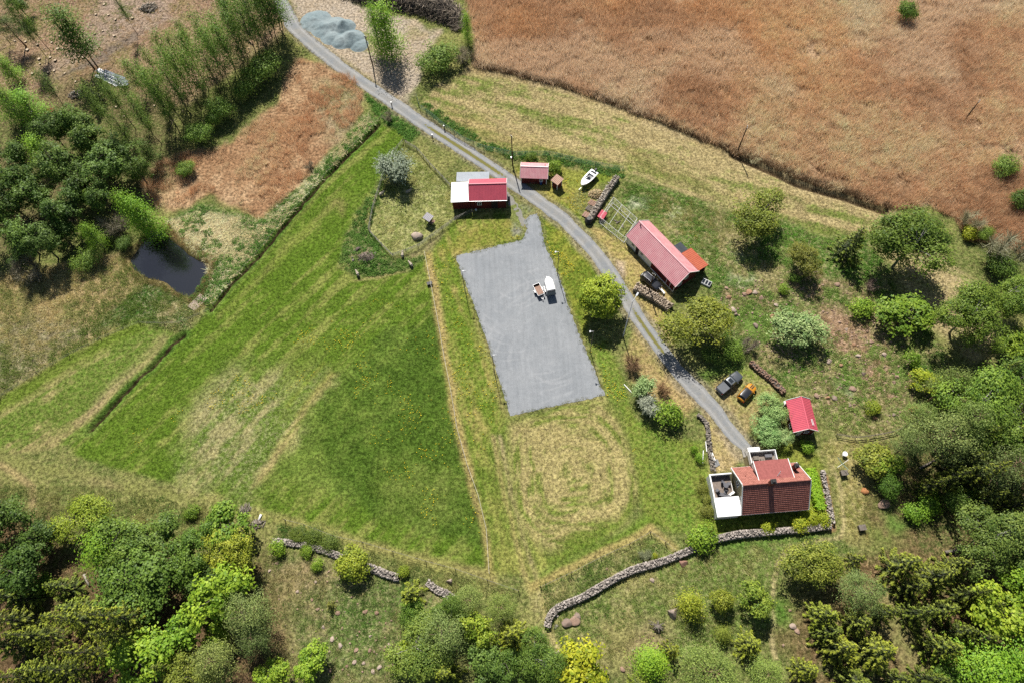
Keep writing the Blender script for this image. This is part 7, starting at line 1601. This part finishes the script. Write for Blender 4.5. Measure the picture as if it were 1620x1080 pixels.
rocks([(525, 1010, .55), (538, 1021, .6), (563, 1028, .5), (577, 967, .6), (595, 969, .5), (534, 969, .55), (615, 1020, .5), (585, 1028, .45), (600, 1055, .55), (618, 1052, .6), (560, 1047, .5), (470, 935, .4), (499, 920, .35), (493, 947, .4), (502, 963, .45), (511, 991, .45), (437, 890, .5), (426, 902, .4), (548, 1053, .4), (612, 1035, .45), (590, 1062, .5), (522, 1060, .5), (575, 1048, .4), (585, 1006, .4)], 'pale stone', 'in the glade below the broken wall', [WH, PK, WH, (.9, .85, .8)], 'stones in the glade')
rocks([(985, 1058, .6), (1040, 1022, .5), (1020, 1025, .5), (1045, 1030, .5), (960, 899, .3), (1255, 990, .7), (1262, 998, .6), (1250, 965, .4), (1240, 1020, .3), (1002, 1028, .4)], 'weathered stone', 'in the lower pasture', [PK, (.9, .85, .8), WH], 'stones in the lower pasture')
def pebbles(name, px, dens, s, seed, label, m=granite_m):
    rp = pts_in(W(*px), dens, seed); r = np.random.default_rng(seed); o = link_mesh(name, stones_mesh(name, rp, s * r.uniform(.4, 1.3, len(rp)), seed), m); tag(o, label, kind='stuff'); return o
pebbles('scattered_stones', [(1135, 450), (1220, 440), (1330, 450), (1440, 540), (1480, 620), (1400, 670), (1300, 640), (1240, 580), (1150, 520)], 1.2, .2, 5, 'small pink stones strewn over the slope')
pebbles('scattered_stones', [(420, 880), (530, 900), (640, 990), (630, 1080), (440, 1080)], .28, .17, 6, 'small pale stones strewn over the glade')
pebbles('scattered_stones', [(545, 400), (575, 390), (600, 405), (595, 418), (560, 418)], .8, .3, 7, 'small stones on the hump by the paddock', stone_m)
pebbles('scattered_stones', [(870, 960), (900, 955), (890, 1000), (868, 1000)], .8, .25, 8, 'loose stones at the end of the long wall', stone_m)

# ------------------------------------------------------------------ firewood, timber, heaps
bark_log = mat('log_bark', S(120, 106, 92), .9, S(84, 74, 64), 4); log_end = mat('log_end', (.52, .42, .3), .9, (.42, .33, .23), 5); grey_log = mat('grey_split_wood', S(196, 186, 172), .9, S(130, 122, 112), 3)
def logs_mesh(name, C, D, Ln, Rd, seed, n=6):
    """many short round or split logs: centres, directions, lengths, radii"""
    r = np.random.default_rng(seed); N = len(C); D = D / np.linalg.norm(D, axis=1, keepdims=True); up = np.tile([0, 0, 1.0], (N, 1)); up[np.abs(D[:, 2]) > .9] = [1, 0, 0]; X = np.cross(D, up); X /= np.linalg.norm(X, axis=1, keepdims=True); Y = np.cross(D, X)
    a = np.arange(n) * 2 * math.pi / n; ring = (X[:, None] * np.cos(a)[None, :, None] + Y[:, None] * np.sin(a)[None, :, None]) * (Rd[:, None, None] * r.uniform(.75, 1.15, (N, n, 1)))
    A = C - D * Ln[:, None] / 2; B = C + D * Ln[:, None] / 2; V = np.concatenate([A[:, None] + ring, B[:, None] + ring * .92, A[:, None], B[:, None]], 1); k = 2 * n + 2; F = []
    for j in range(n): F += [(j, (j + 1) % n, n + (j + 1) % n), (j, n + (j + 1) % n, n + j), ((j + 1) % n, j, 2 * n), (n + j, n + (j + 1) % n, 2 * n + 1)]
    F = (np.array(F)[None] + (np.arange(N) * k)[:, None, None]).reshape(-1, 3); return mesh_np(name, V.reshape(-1, 3), F, np.repeat(r.uniform(0, 1, N), k))
wood_tone = rock_mat('split_firewood', S(128, 118, 106), S(226, 214, 196), S(150, 136, 118))
def woodpile(label, px, w, h, seed, tarp=None, tint=(1, 1, 1)):
    ln = smooth_line(W(*px), .4); o = ln[0]; t = thing('woodpile', label, 'woodpile', (o.x, o.y, 0)); r = np.random.default_rng(seed); C = []; D = []
    for i in range(len(ln) - 1):
        a, b = ln[i], ln[i + 1]; d = (b - a).normalized(); nr = Vector((-d.y, d.x)); L = (b - a).length; rows = max(1, int(w / .5))
        for k in range(rows):
            for z in np.arange(.1, h, .15):
                if 0 < k < rows - 1 and z < h - .4: continue
                for s in np.arange(0, L, .16):
                    p = a + d * (s + r.normal(0, .03)) + nr * ((k + .5) / rows - .5) * w; C.append((p.x - o.x, p.y - o.y, z + r.normal(0, .03) + gz(a.x, a.y))); D.append((nr.x + r.normal(0, .12), nr.y + r.normal(0, .12), r.normal(0, .08)))
        for _ in range(int(L * w * 9)):
            p = a + d * r.uniform(0, L) + nr * r.uniform(-.45, .45) * w; C.append((p.x - o.x, p.y - o.y, h + r.uniform(.0, .12) + gz(a.x, a.y))); an = r.uniform(-.7, .7); D.append((nr.x * math.cos(an) - d.x * math.sin(an), nr.y * math.cos(an) - d.y * math.sin(an), r.normal(0, .15)))
    C = np.array(C); D = np.array(D); N = len(C); so = link_mesh('split_logs', logs_mesh('split_logs', C, D, r.uniform(.36, .5, N), r.uniform(.055, .1, N), seed, 5), wood_tone, t); so['kind'] = 'stuff'; so.color = (*tint, 1)
    if tarp:
        e = ln[tarp]; c = MB(); c.tube([(e.x - o.x, e.y - o.y, 0), (e.x - o.x, e.y - o.y, h * .75), (e.x - o.x, e.y - o.y, h + .2)], [w * .62, w * .6, w * .32], 10); c.build('tarpaulin', black_m, t)
    return t
woodpile('long grey firewood stack beside the boat, black sheet at its end', [(976, 284), (962, 303), (950, 322), (938, 342), (931, 352)], 1.3, 1.15, 1, -1, (1.5, 1.52, 1.55))
woodpile('grey firewood stack between road and barn', [(1004, 456), (1016, 462), (1032, 471), (1048, 481), (1060, 490)], 1.9, 1.0, 2, None, (1.5, 1.4, 1.3))
o = None
for i, (px, py, n, m, lb) in enumerate([(928, 341, 7, wood_pink, 'pinkish plank stack closest to the road beside the firewood'), (933, 331, 6, wood_grey, 'grey plank stack in the middle beside the firewood'), (937, 322, 6, wood_pink, 'pinkish plank stack beside the pale split wood heap')]):
    q = P(px, py); t = thing('plank_stack', lb, 'planks', (q.x, q.y, 0), math.radians(-36), 'plank stacks beside the firewood')
    for k in range(2): MB().box((0, (k - .5) * .9, .07), (1.5, .1, .14)).build('bearer', wood_brown, t)
    for j in range(n): MB().box((-.66 + 1.32 * j / (n - 1), random.uniform(-.04, .04), .19 + .05 * (j % 2)), (.19, 1.35, .09), random.uniform(-.03, .03)).build('plank', m, t)
def heap_logs(name, label, cat, px, py, rx, ry, h, n, ln, rd, seed, m, ang=None, spread=.6, tint=(1, 1, 1)):
    q = P(px, py); t = thing(name, label, cat, (q.x, q.y, gz(q.x, q.y))); r = np.random.default_rng(seed); a = r.uniform(0, 6.28, n); d = np.sqrt(r.uniform(0, 1, n)); C = np.stack([rx * d * np.cos(a), ry * d * np.sin(a), h * (1 - d ** 2) * r.uniform(.5, 1, n) + .08], 1)
    an = r.normal(ang, spread, n) if ang is not None else r.uniform(0, 6.28, n); D = np.stack([np.cos(an), np.sin(an), r.normal(0, .15, n)], 1)
    s = link_mesh('logs', logs_mesh('logs', C, D, ln * r.uniform(.6, 1.2, n), rd * r.uniform(.5, 1.3, n), seed, 5), m, t); s['kind'] = 'stuff'; s.color = (*tint, 1); return t
pale_split = rock_mat('pale_split_wood', S(226, 200, 150), S(246, 226, 180), S(206, 172, 124))
heap_logs('firewood_heap', 'heap of pale freshly split wood above the plank stacks', 'firewood', 943, 308, 1.6, 1.2, .7, 260, .4, .07, 3, pale_split)
heap_logs('log_pile', 'pile of pale cut logs at the top of the clearing', 'logs', 236, 14, 1.9, 1.5, 1.0, 70, 1.6, .12, 4, wood_tone, 0.4, .5)
heap_logs('log_pile', 'pile of pale firewood left of the dark spruce', 'logs', 121, 151, 1.7, 1.2, .8, 90, .7, .1, 5, wood_tone)
heap_logs('branch_heap', 'heap of grey sticks on the hump by the paddock', 'branches', 580, 410, 1.7, 1.0, .5, 150, .9, .035, 6, wood_tone, None, .6, (.95, .9, .9))
heap_logs('branch_heap', 'loose heap of pale sticks by the meadow wood edge', 'branches', 388, 806, 1.0, .8, .3, 60, 1.2, .03, 7, wood_tone, 1.4, .3)
heap_logs('stone_heap', 'pale heap of cut wood at the broken wall end', 'firewood', 408, 829, 1.1, .8, .35, 60, .7, .07, 8, wood_tone)
# brush pile at the top, a long dark heap of tree tops
def brush_pile():
    q = P(640, 12); t = thing('brush_pile', 'huge long heap of dark branches and logs beside the reed bed', 'brush pile', (q.x, q.y, 0)); r = np.random.default_rng(9)
    path = smooth_line(W((505, -45), (560, -16), (610, -4), (650, 4), (690, 14), (718, 30), (728, 48)), 1.0); C = []; D = []; core = MB(); prev = None; Ls = []; Rs = []
    for i in range(len(path) - 1):
        a, b = path[i], path[i + 1]; d = (b - a).normalized(); nr = Vector((-d.y, d.x)); u = i / len(path); hh = 3.4 * min(1, (1 - u) * 5, u * 6 + .3); ww = 4.2 * min(1, (1 - u) * 4 + .2)
        ring = [(a.x - q.x + nr.x * ww * s, a.y - q.y + nr.y * ww * s, hh * z) for s, z in ((-.9, -.05), (-.6, .5), (0, .8), (.6, .5), (.9, -.05))]
        if prev: core.add(prev + ring, [(0, 1, 6, 5), (1, 2, 7, 6), (2, 3, 8, 7), (3, 4, 9, 8)])
        prev = ring
        for _ in range(75):
            s = r.uniform(-1, 1); z = hh * (1 - s * s) * r.uniform(.65, 1.1); p = a + d * r.uniform(0, 1) + nr * s * ww; C.append((p.x - q.x, p.y - q.y, z)); an = r.normal(math.atan2(nr.y, nr.x), .8); D.append((math.cos(an), math.sin(an), r.normal(0, .35))); Ls.append(r.uniform(.8, 2.8)); Rs.append(r.uniform(.015, .05) if r.uniform() < .93 else .12)
    N = len(C); s = link_mesh('branches', logs_mesh('branches', np.array(C), np.array(D), np.array(Ls), np.array(Rs), 9, 4), wood_tone, t); s['kind'] = 'stuff'; s.color = (1.0, .95, .9, 1)
    core.build('core', mat('brush_core', (.05, .042, .036), .95), t)
brush_pile()
def gravel_heap():
    q = P(528, 52); xs = np.linspace(-11, 11, 111); ys = np.linspace(-9, 9, 91); X, Y = np.meshgrid(xs, ys); Z = np.zeros_like(X)
    for (px, py, a, h) in ((500, 34, 4.2, .75), (515, 44, 4.0, .9), (530, 42, 3.4, 1.3), (544, 44, 3.0, 2.1), (556, 62, 3.3, 1.9), (542, 66, 2.8, 1.3), (526, 58, 3.2, .7), (568, 72, 2.4, .8)):
        g = P(px, py); d = np.hypot(X - (g.x - q.x), Y - (g.y - q.y)) / a; Z = np.maximum(Z, h * np.clip(1 - d, 0, 1) ** 1.1)
    e = sstep(0, .25, Z); Z = Z + (fbm(X * .7, Y * .7, 4, 5) - .45) * .6 * e - .05 * (1 - e)
    n, m_ = X.shape; V = np.stack([X, Y, Z], 2).reshape(-1, 3); I, J = np.meshgrid(np.arange(m_ - 1), np.arange(n - 1)); a = (J * m_ + I).ravel(); F = np.stack([a, a + 1, a + 1 + m_, a + m_], 1); keep = (V[F][:, :, 2] > -.02).any(1)
    o = link_mesh('gravel_heap', mesh_np('gravel_heap', V, F[keep], smooth=True), gravel_mat('heap_gravel', S(156, 174, 178), S(176, 190, 192))); o.location = (q.x, q.y, 0); tag(o, 'blue-grey crushed stone heap beside the road top', 'gravel heap')
gravel_heap()
# tree stumps in the clearing
bark_stump = mat('stump_bark', S(112, 92, 74), .9, S(84, 70, 56), 5)
def stump_mesh(seed):
    r = np.random.default_rng(seed); n = 12; vs = []; fs = []
    for z, k in ((-.1, 1.5), (.12, 1.12), (.35, 1.0), (.42, .98)):
        for j in range(n): a = 6.283 * j / n; rr = .3 * k * (1 + (.18 if k > 1.2 else .06) * math.sin(a * 3 + seed) + r.normal(0, .03)); vs.append((rr * math.cos(a), rr * math.sin(a), z))
    for i in range(3):
        for j in range(n): fs.append((i * n + j, i * n + (j + 1) % n, (i + 1) * n + (j + 1) % n, (i + 1) * n + j))
    me = bpy.data.meshes.new('stump_trunk'); me.from_pydata(vs, [], fs); me.materials.append(bark_stump)
    tp = bpy.data.meshes.new('stump_cut'); tp.from_pydata([(v[0], v[1], .423) for v in vs[-n:]], [], [tuple(range(n))]); tp.materials.append(log_end); return me, tp
SM = [stump_mesh(s) for s in range(3)]
STP = sorted([(103, 117), (88, 97), (64, 102), (63, 95), (80, 92), (98, 78), (92, 78), (82, 68), (183, 32), (181, 58), (163, 50), (152, 24), (172, 25), (95, 58), (41, 67), (44, 80), (86, 113), (77, 116), (140, 66), (216, 130), (248, 136), (184, 170), (196, 185), (244, 168), (255, 116), (210, 30), (24, 66), (115, 100), (60, 72), (132, 92), (165, 8), (120, 130), (52, 118), (150, 55)])
for i, (x, y) in enumerate(STP):
    q = P(x, y); t = thing('tree_stump', f"{ORD[i]} pale cut tree stump from the left in the felled clearing", 'stump', (q.x, q.y, gz(q.x, q.y)), random.uniform(0, 6), 'stumps in the felled clearing'); k = random.uniform(.65, 1.2); t.scale = (k, k, k * random.uniform(.5, .85)); a, b = SM[i % 3]; link_mesh('trunk', a, None, t); link_mesh('cut_face', b, None, t)
rp = pts_in(W((-20, -20), (440, -20), (440, 40), (300, 170), (260, 220), (200, 190), (90, 160), (-20, 190)), .35, 12, zoff=.05); r = np.random.default_rng(3); an = r.uniform(0, 6.28, len(rp))
o = link_mesh('slash', logs_mesh('slash', rp, np.stack([np.cos(an), np.sin(an), r.normal(0, .12, len(rp))], 1), r.uniform(.4, 2.2, len(rp)), r.uniform(.02, .06, len(rp)), 3, 4), wood_tone); tag(o, 'felling slash and sticks strewn over the clearing', kind='stuff'); o.color = (.95, .88, .8, 1)

# ------------------------------------------------------------------ smaller things
def sheets_stack():
    q0, q1 = P(151, 114), P(210, 140); mid = (q0 + q1) / 2; t = thing('metal_sheet_stack', 'stack of long pale metal sheets in the clearing', 'metal sheets', (mid.x, mid.y, 0), math.atan2((q1 - q0).y, (q1 - q0).x)); L = (q1 - q0).length
    for i in range(9):
        ln = L * random.uniform(.35, .75); x = random.uniform(-.5, .5) * (L - ln); b = MB(); w = .7
        b.box((x, -1.0 + .25 * i, .2 + .06 * i % .3 + .03 * i), (ln, w, .03), random.uniform(-.06, .06))
        for k in range(4): b.box((x, -1.0 + .25 * i - .27 + .18 * k, .235 + .06 * i % .3 + .03 * i), (ln, .04, .04), 0)
        b.build('sheet', grey_sheet if i % 3 else white_sheet, t)
    for s in (-1.5, 1.5): MB().box((s, 0, .08), (.15, 2.4, .16)).build('bearer', wood_brown, t)
sheets_stack()
q = P(62, 198); t = thing('covered_heap', 'small white sheeted heap at the edge of the dark wood', 'tarpaulin', (q.x, q.y, 0)); V = ICO2[0] * [1.3, .9, .8]; V[:, 2] = np.where(V[:, 2] < 0, -.05, V[:, 2] + .1 * np.sin(V[:, 0] * 6)); link_mesh('cover', mesh_np('cover', V, ICO2[1], np.full(len(V), .5)), white_sheet, t); MB().box((.2, -1.2, .3), (1.2, .7, .6), .3).build('dark_box', black_m, t)
q = P(80, 177); t = thing('rusty_sheet', 'rust red sheet lying at the edge of the dark wood', 'metal sheet', (q.x, q.y, 0), .3); b = MB(); b.box((0, 0, .4), (2.2, 1.2, .04), 0, .15)
for k in range(6): b.bar((-1.0 + .4 * k, -.6, .34), (-1.0 + .4 * k, .6, .52), .05)
b.build('sheet', mat('rust_sheet', S(176, 84, 60), .8, S(150, 70, 50)), t); MB().box((0, 0, .16), (1.6, .8, .32)).build('support', wood_brown, t)
# pond jetty
q = P(312.5, 478.5, .1); t = thing('pond_jetty', 'small pale wooden jetty at the pond corner', 'jetty', (q.x, q.y, 0), math.radians(52))
for i in range(9): MB().box((-1.5 + .375 * i, 0, .1), (.35, 2.0, .06), 0).build('plank', mat('pale_jetty_wood', S(220, 200, 182), .85, S(200, 182, 164)), t)
for s in (-.8, .8): MB().box((0, s, .02), (3.3, .12, .1)).build('beam', wood_brown, t)
# hay feeder in the paddock
q = P(679.5, 352); t = thing('hay_feeder', 'roofed hay feeder standing in the paddock', 'feeder', (q.x, q.y, 0), math.radians(-40))
for sx in (-.6, .6):
    for sy in (-.5, .5): MB().box((sx, sy, .9), (.1, .1, 1.8)).build('post', wood_brown, t)
slope(t, 'roof', (-.85, -.8, 1.75), (.85, -.8, 1.75), (.85, .7, 1.98), (-.85, .7, 1.98), mat('pale_feeder_roof', S(206, 202, 206), .6, S(194, 190, 194)), .05, .3)
MB().box((.9, .1, .75), (.6, 1.0, .06)).build('shelf', wood_pink, t); MB().box((0, 0, .8), (1.0, .8, .5)).build('hay_rack', wood_brown, t)
# troughs, boxes, garden things
def crate(px, py, label, m=wood_grey, s=(1.0, .75, .75), nm='wooden_box', cat='box', rz=0.05):
    q = P(px, py); t = thing(nm, label, cat, (q.x, q.y, gz(q.x, q.y)), rz)
    for sx in (-1, 1): MB().box((sx * (s[0] / 2 - .03), 0, s[2] / 2), (.06, s[1] - .13, s[2])).build('side', m, t)
    for sy in (-1, 1): MB().box((0, sy * (s[1] / 2 - .03), s[2] / 2), (s[0], .06, s[2])).build('side', m, t)
    MB().box((0, 0, s[2] + .035), (s[0] + .14, s[1] + .14, .06), 0, .06).build('lid', m, t); return t
crate(1333, 749, 'grey wooden box below the clothes dryer'); crate(1361.5, 835, 'grey wooden box alone on the rough grass'); crate(680, 450, 'black water trough beside the tape fence', black_m, (.9, .5, .45), 'water_trough', 'trough', .2)
q = P(1327, 737); t = thing('clothes_dryer', 'turquoise rotary clothes dryer with crossed arms', 'clothes dryer', (q.x, q.y, gz(q.x, q.y)), .5); tq = mat('turquoise_paint', S(150, 206, 200), .5)
MB().tube([(0, 0, 0), (0, 0, 1.7)], .035, 8).build('pole', tq, t)
for k in range(4): a = k * math.pi / 2; MB().bar((0, 0, 1.5), (1.25 * math.cos(a), 1.25 * math.sin(a), 1.75), .05).build('arm', tq if k % 2 else white_p, t)
q = P(1334.5, 719); t = thing('garden_table', 'small round white garden table beside the dryer', 'table', (q.x, q.y, gz(q.x, q.y))); MB().tube([(0, 0, .68), (0, 0, .72)], .42, 18).build('table_top', white_p, t); MB().tube([(0, 0, 0), (0, 0, .68)], .05, 8).build('leg', metal_g, t); MB().tube([(0, 0, 0), (0, 0, .03)], .26, 12).build('base', metal_g, t)
def bench(px, py, rz, label, m=white_p):
    q = P(px, py); t = thing('garden_bench', label, 'bench', (q.x, q.y, gz(q.x, q.y)), rz)
    for k in range(3): MB().box((0, -.15 + .16 * k, .43), (1.4, .13, .04)).build('seat_slat', m, t)
    for k in range(2): MB().box((0, .27, .6 + .18 * k), (1.4, .04, .13)).build('back_slat', m, t)
    for x in (-.6, .6): MB().box((x, 0, .205), (.07, .42, .41)).build('leg', m, t); MB().box((x, .24, .6), (.07, .05, .5)).build('back_post', m, t)
bench(1047, 462, math.radians(120), 'white garden bench between black car and woodpile'); bench(1127, 723, math.radians(100), 'white garden bench on the stone edging by the road end')
for i, (x, y) in enumerate([(1128, 734), (1132, 733), (1135, 731)]): q = P(x, y); o = MB().box((0, 0, .06), (.45, 1.1, .1), .1 * i).build('stone_slab', mat('slab_grey', S(176, 178, 178), .9, S(156, 158, 158)), None, loc=(q.x, q.y, 0)); tag(o, ['left', 'middle', 'right'][i] + ' grey stone slab of the step below the white bench', 'slab', 'stone step slabs')
q = P(1117, 449); t = thing('cold_frame', 'white glazed garden frame at the barn corner', 'cold frame', (q.x, q.y, 0), math.radians(-35))
for k in range(3): f = MB().box((-.6 + .6 * k, 0, .5), (.55, 1.0, .05), 0, .3).build('light', white_p, t); MB().box((-.6 + .6 * k, 0, .535), (.43, .85, .02), 0, .3).build('pane', glass_d, f)
for sy, h in ((-.5, .3), (.5, .6)): MB().box((0, sy, h / 2), (1.8, .06, h)).build('side', white_p, t)
for i, (x, y, a, l) in enumerate([(1112, 722, 1.35, 2.2), (1117, 706, 1.5, 1.8), (993, 614, -.95, 2.0)]): q = P(x, y); o = MB().box((0, 0, .08), (l, .12, .2), a).build('bed_edging', white_p, None, loc=(q.x, q.y, 0)); tag(o, ['white board edging along the lower garden bed', 'white board edging along the upper garden bed', 'white board edging by the blossoming fruit tree'][i], 'edging')
def leaf_box(name, label, cat, cpx, rx, ry, h, ang, n, seed, mtl, tint):
    """clipped hedge: leaves over a rounded box, with stems"""
    q = P(*cpx, h / 2); t = thing(name, label, cat, (q.x, q.y, 0), ang); r = np.random.default_rng(seed); u = r.uniform(-1, 1, n); v = r.uniform(-1, 1, n); w = np.sqrt(r.uniform(0, 1, n)); k = r.integers(0, 3, n)
    x = rx * u * (1 + .06 * np.sin(u * 19)); y = np.where(k == 0, np.sign(v) * ry, ry * v) * (1 + .14 * np.sin(u * 23 + 1)); z = np.where(k == 0, h * w, h * (1 + .1 * np.sin(u * 21) * np.cos(v * 3))); c = np.stack([x, y, z], 1) + r.normal(0, .07, (n, 3)); c[:, 2] = np.maximum(c[:, 2], .05)
    nr = np.stack([u * .3, np.where(k == 0, np.sign(v), v * .4), np.where(k == 0, .4, 1.0)], 1) + r.normal(0, .45, (n, 3)); vv, f = leaf_quads(c, nr, .1 * r.uniform(.7, 1.4, n), r); cr = link_mesh('foliage', mesh_np('hedge_foliage', vv, f, np.repeat(r.uniform(0, 1, n), 4)), mtl, t); cr.color = (*tint, 1)
    b = MB()
    for i in range(12): b.tube([(rx * (-.95 + 1.9 * i / 11), 0, -.1), (rx * (-.95 + 1.9 * i / 11), 0, h * .9)], .03, 5)
    b.build('stems', bark_grey, t)['kind'] = 'stuff'
a_, b_ = P(1281, 742, .6), P(1298, 806, .6)
leaf_box('hedge', 'bright green clipped hedge along the right side of the house', 'hedge', (1289.5, 774), (a_ - b_).length / 2, .75, 1.3, math.atan2((b_ - a_).y, (b_ - a_).x), 6500, 3, LEAF['maple'], (1.15, 1.4, 1.0))
# uprooted stump, fallen logs
q = P(1040, 993); t = thing('uprooted_stump', 'grey uprooted tree stump with spreading roots in the pasture', 'stump', (q.x, q.y, 0)); b = MB(); b.tube([(0, -.2, .0), (0, .1, .5), (0, .35, .75)], [.5, .42, .4], 10)
r = random.Random(4)
for k in range(11): a = k * .571 + r.uniform(-.2, .2); l = r.uniform(.9, 1.9); b.tube([(0, .2, .5), (math.cos(a) * l * .5, .3 + math.sin(a) * l * .4, .55 + r.uniform(0, .3)), (math.cos(a) * l, .3 + math.sin(a) * l * .8, .2 + r.uniform(0, .5))], [.14, .08, .03], 5)
b.build('roots', wood_grey, t, True); MB().box((0, -.25, .3), (.7, .4, .3)).build('soil', mat('dark_soil', (.05, .04, .03), .95), t)
def fallen(px0, py0, px1, py1, rd, label, m=wood_grey):
    a, b = P(px0, py0, rd), P(px1, py1, rd); t = thing('fallen_log', label, 'log', (a.x, a.y, gz(a.x, a.y))); d = b - a
    MB().tube([(0, 0, rd * .8), tuple(d * .5 + Vector((0, 0, rd * .95))), tuple(Vector((d.x, d.y, rd * .7)))], [rd, rd * .9, rd * .75], 8).build('trunk', m, t, True)
    MB().tube([tuple(d * .6 + Vector((0, 0, rd))), tuple(d * .6 + Vector((-d.y * .25, d.x * .25, rd + .5)))], [rd * .3, rd * .15], 5).build('branch_stub', m, t)
fallen(1496, 873, 1523, 868, .28, 'thick brown fallen log in the right wood'); fallen(133, 908, 141, 926, .22, 'pale fallen trunk in the lower left wood', mat('pale_dead_wood', S(206, 196, 180), .85, S(176, 166, 150))); fallen(1455, 740, 1478, 728, .2, 'grey trunk leaning under the right pines'); fallen(413, 813, 409, 823, .2, 'short white birch log above the broken wall', white_p)
# sheep
def sheep_mesh():
    bm = bmesh.new(); pts = {}
    def v(k, co): pts[k] = bm.verts.new(co)
    v('pel', (-.42, 0, .62)); v('mid', (-.05, 0, .6)); v('che', (.3, 0, .63)); v('nk', (.52, 0, .78)); v('hd', (.68, 0, .84)); v('ms', (.86, 0, .72)); v('tl', (-.58, 0, .6)); v('t2', (-.64, 0, .42))
    for s, nm in ((1, 'l'), (-1, 'r')):
        v('f1' + nm, (.3, .14 * s, .42)); v('f2' + nm, (.32, .14 * s, .2)); v('f3' + nm, (.33, .14 * s, .02)); v('h1' + nm, (-.4, .15 * s, .45)); v('h2' + nm, (-.36, .15 * s, .3)); v('h3' + nm, (-.44, .15 * s, .2)); v('h4' + nm, (-.42, .15 * s, .02)); v('e' + nm, (.66, .15 * s, .88))
    E = [('pel', 'mid'), ('mid', 'che'), ('che', 'nk'), ('nk', 'hd'), ('hd', 'ms'), ('pel', 'tl'), ('tl', 't2')]
    for nm in 'lr': E += [('che', 'f1' + nm), ('f1' + nm, 'f2' + nm), ('f2' + nm, 'f3' + nm), ('pel', 'h1' + nm), ('h1' + nm, 'h2' + nm), ('h2' + nm, 'h3' + nm), ('h3' + nm, 'h4' + nm), ('hd', 'e' + nm)]
    for a, b in E: bm.edges.new((pts[a], pts[b]))
    bm.verts.index_update(); idx = {k: p.index for k, p in pts.items()}; me = bpy.data.meshes.new('sheep'); bm.to_mesh(me); bm.free(); me.skin_vertices.new() if hasattr(me.skin_vertices, 'new') else None
    return me, idx
RAD = dict(pel=.25, mid=.28, che=.25, nk=.15, hd=.11, ms=.06, tl=.07, t2=.04)
wool = mat('sheep_wool', S(226, 214, 192), .95, S(206, 192, 168), 8, bump=.03, bscale=25)
def make_sheep():
    me, idx = sheep_mesh(); o = bpy.data.objects.new('sheep', me); COL.objects.link(o); sk = o.modifiers.new('skin', 'SKIN'); sb = o.modifiers.new('smooth', 'SUBSURF'); sb.levels = 2; sb.render_levels = 2
    lay = me.skin_vertices[0] if len(me.skin_vertices) else None
    if lay is None:
        bpy.context.view_layer.objects.active = o; bpy.ops.object.modifier_remove(modifier='skin'); o.modifiers.clear(); bpy.ops.object.modifier_add(type='SKIN'); sb = o.modifiers.new('smooth', 'SUBSURF'); sb.levels = 2; sb.render_levels = 2; lay = me.skin_vertices[0]
    for k, i in idx.items():
        r_ = RAD.get(k, {'f1': .1, 'f2': .05, 'f3': .045, 'h1': .12, 'h2': .07, 'h3': .05, 'h4': .045}.get(k[:2], .04)); lay.data[i].radius = (r_, r_)
    lay.data[idx['mid']].use_root = True
    me.materials.append(wool); return o
sh = make_sheep()
for i, (x, y, a, lb) in enumerate([(637, 404, 1.5, 'cream sheep standing at the lowest paddock corner'), (650, 419, 2.2, 'cream sheep outside the paddock by the tape fence'), (604, 308, .6, 'cream sheep near the paddock fruit tree, on its left'), (566, 434, 2.0, 'cream sheep in the weeds below the hump'), (646, 303, .4, 'cream sheep lying in the fruit tree shade')]):
    o = sh if i == 0 else sh.copy()
    if i: COL.objects.link(o)
    q = P(x, y, .3); o.location = (q.x, q.y, gz(q.x, q.y) + (-.18 if i == 4 else 0)); o.rotation_euler = (0, 0, a); tag(o, lb, 'sheep', 'sheep about the paddock')
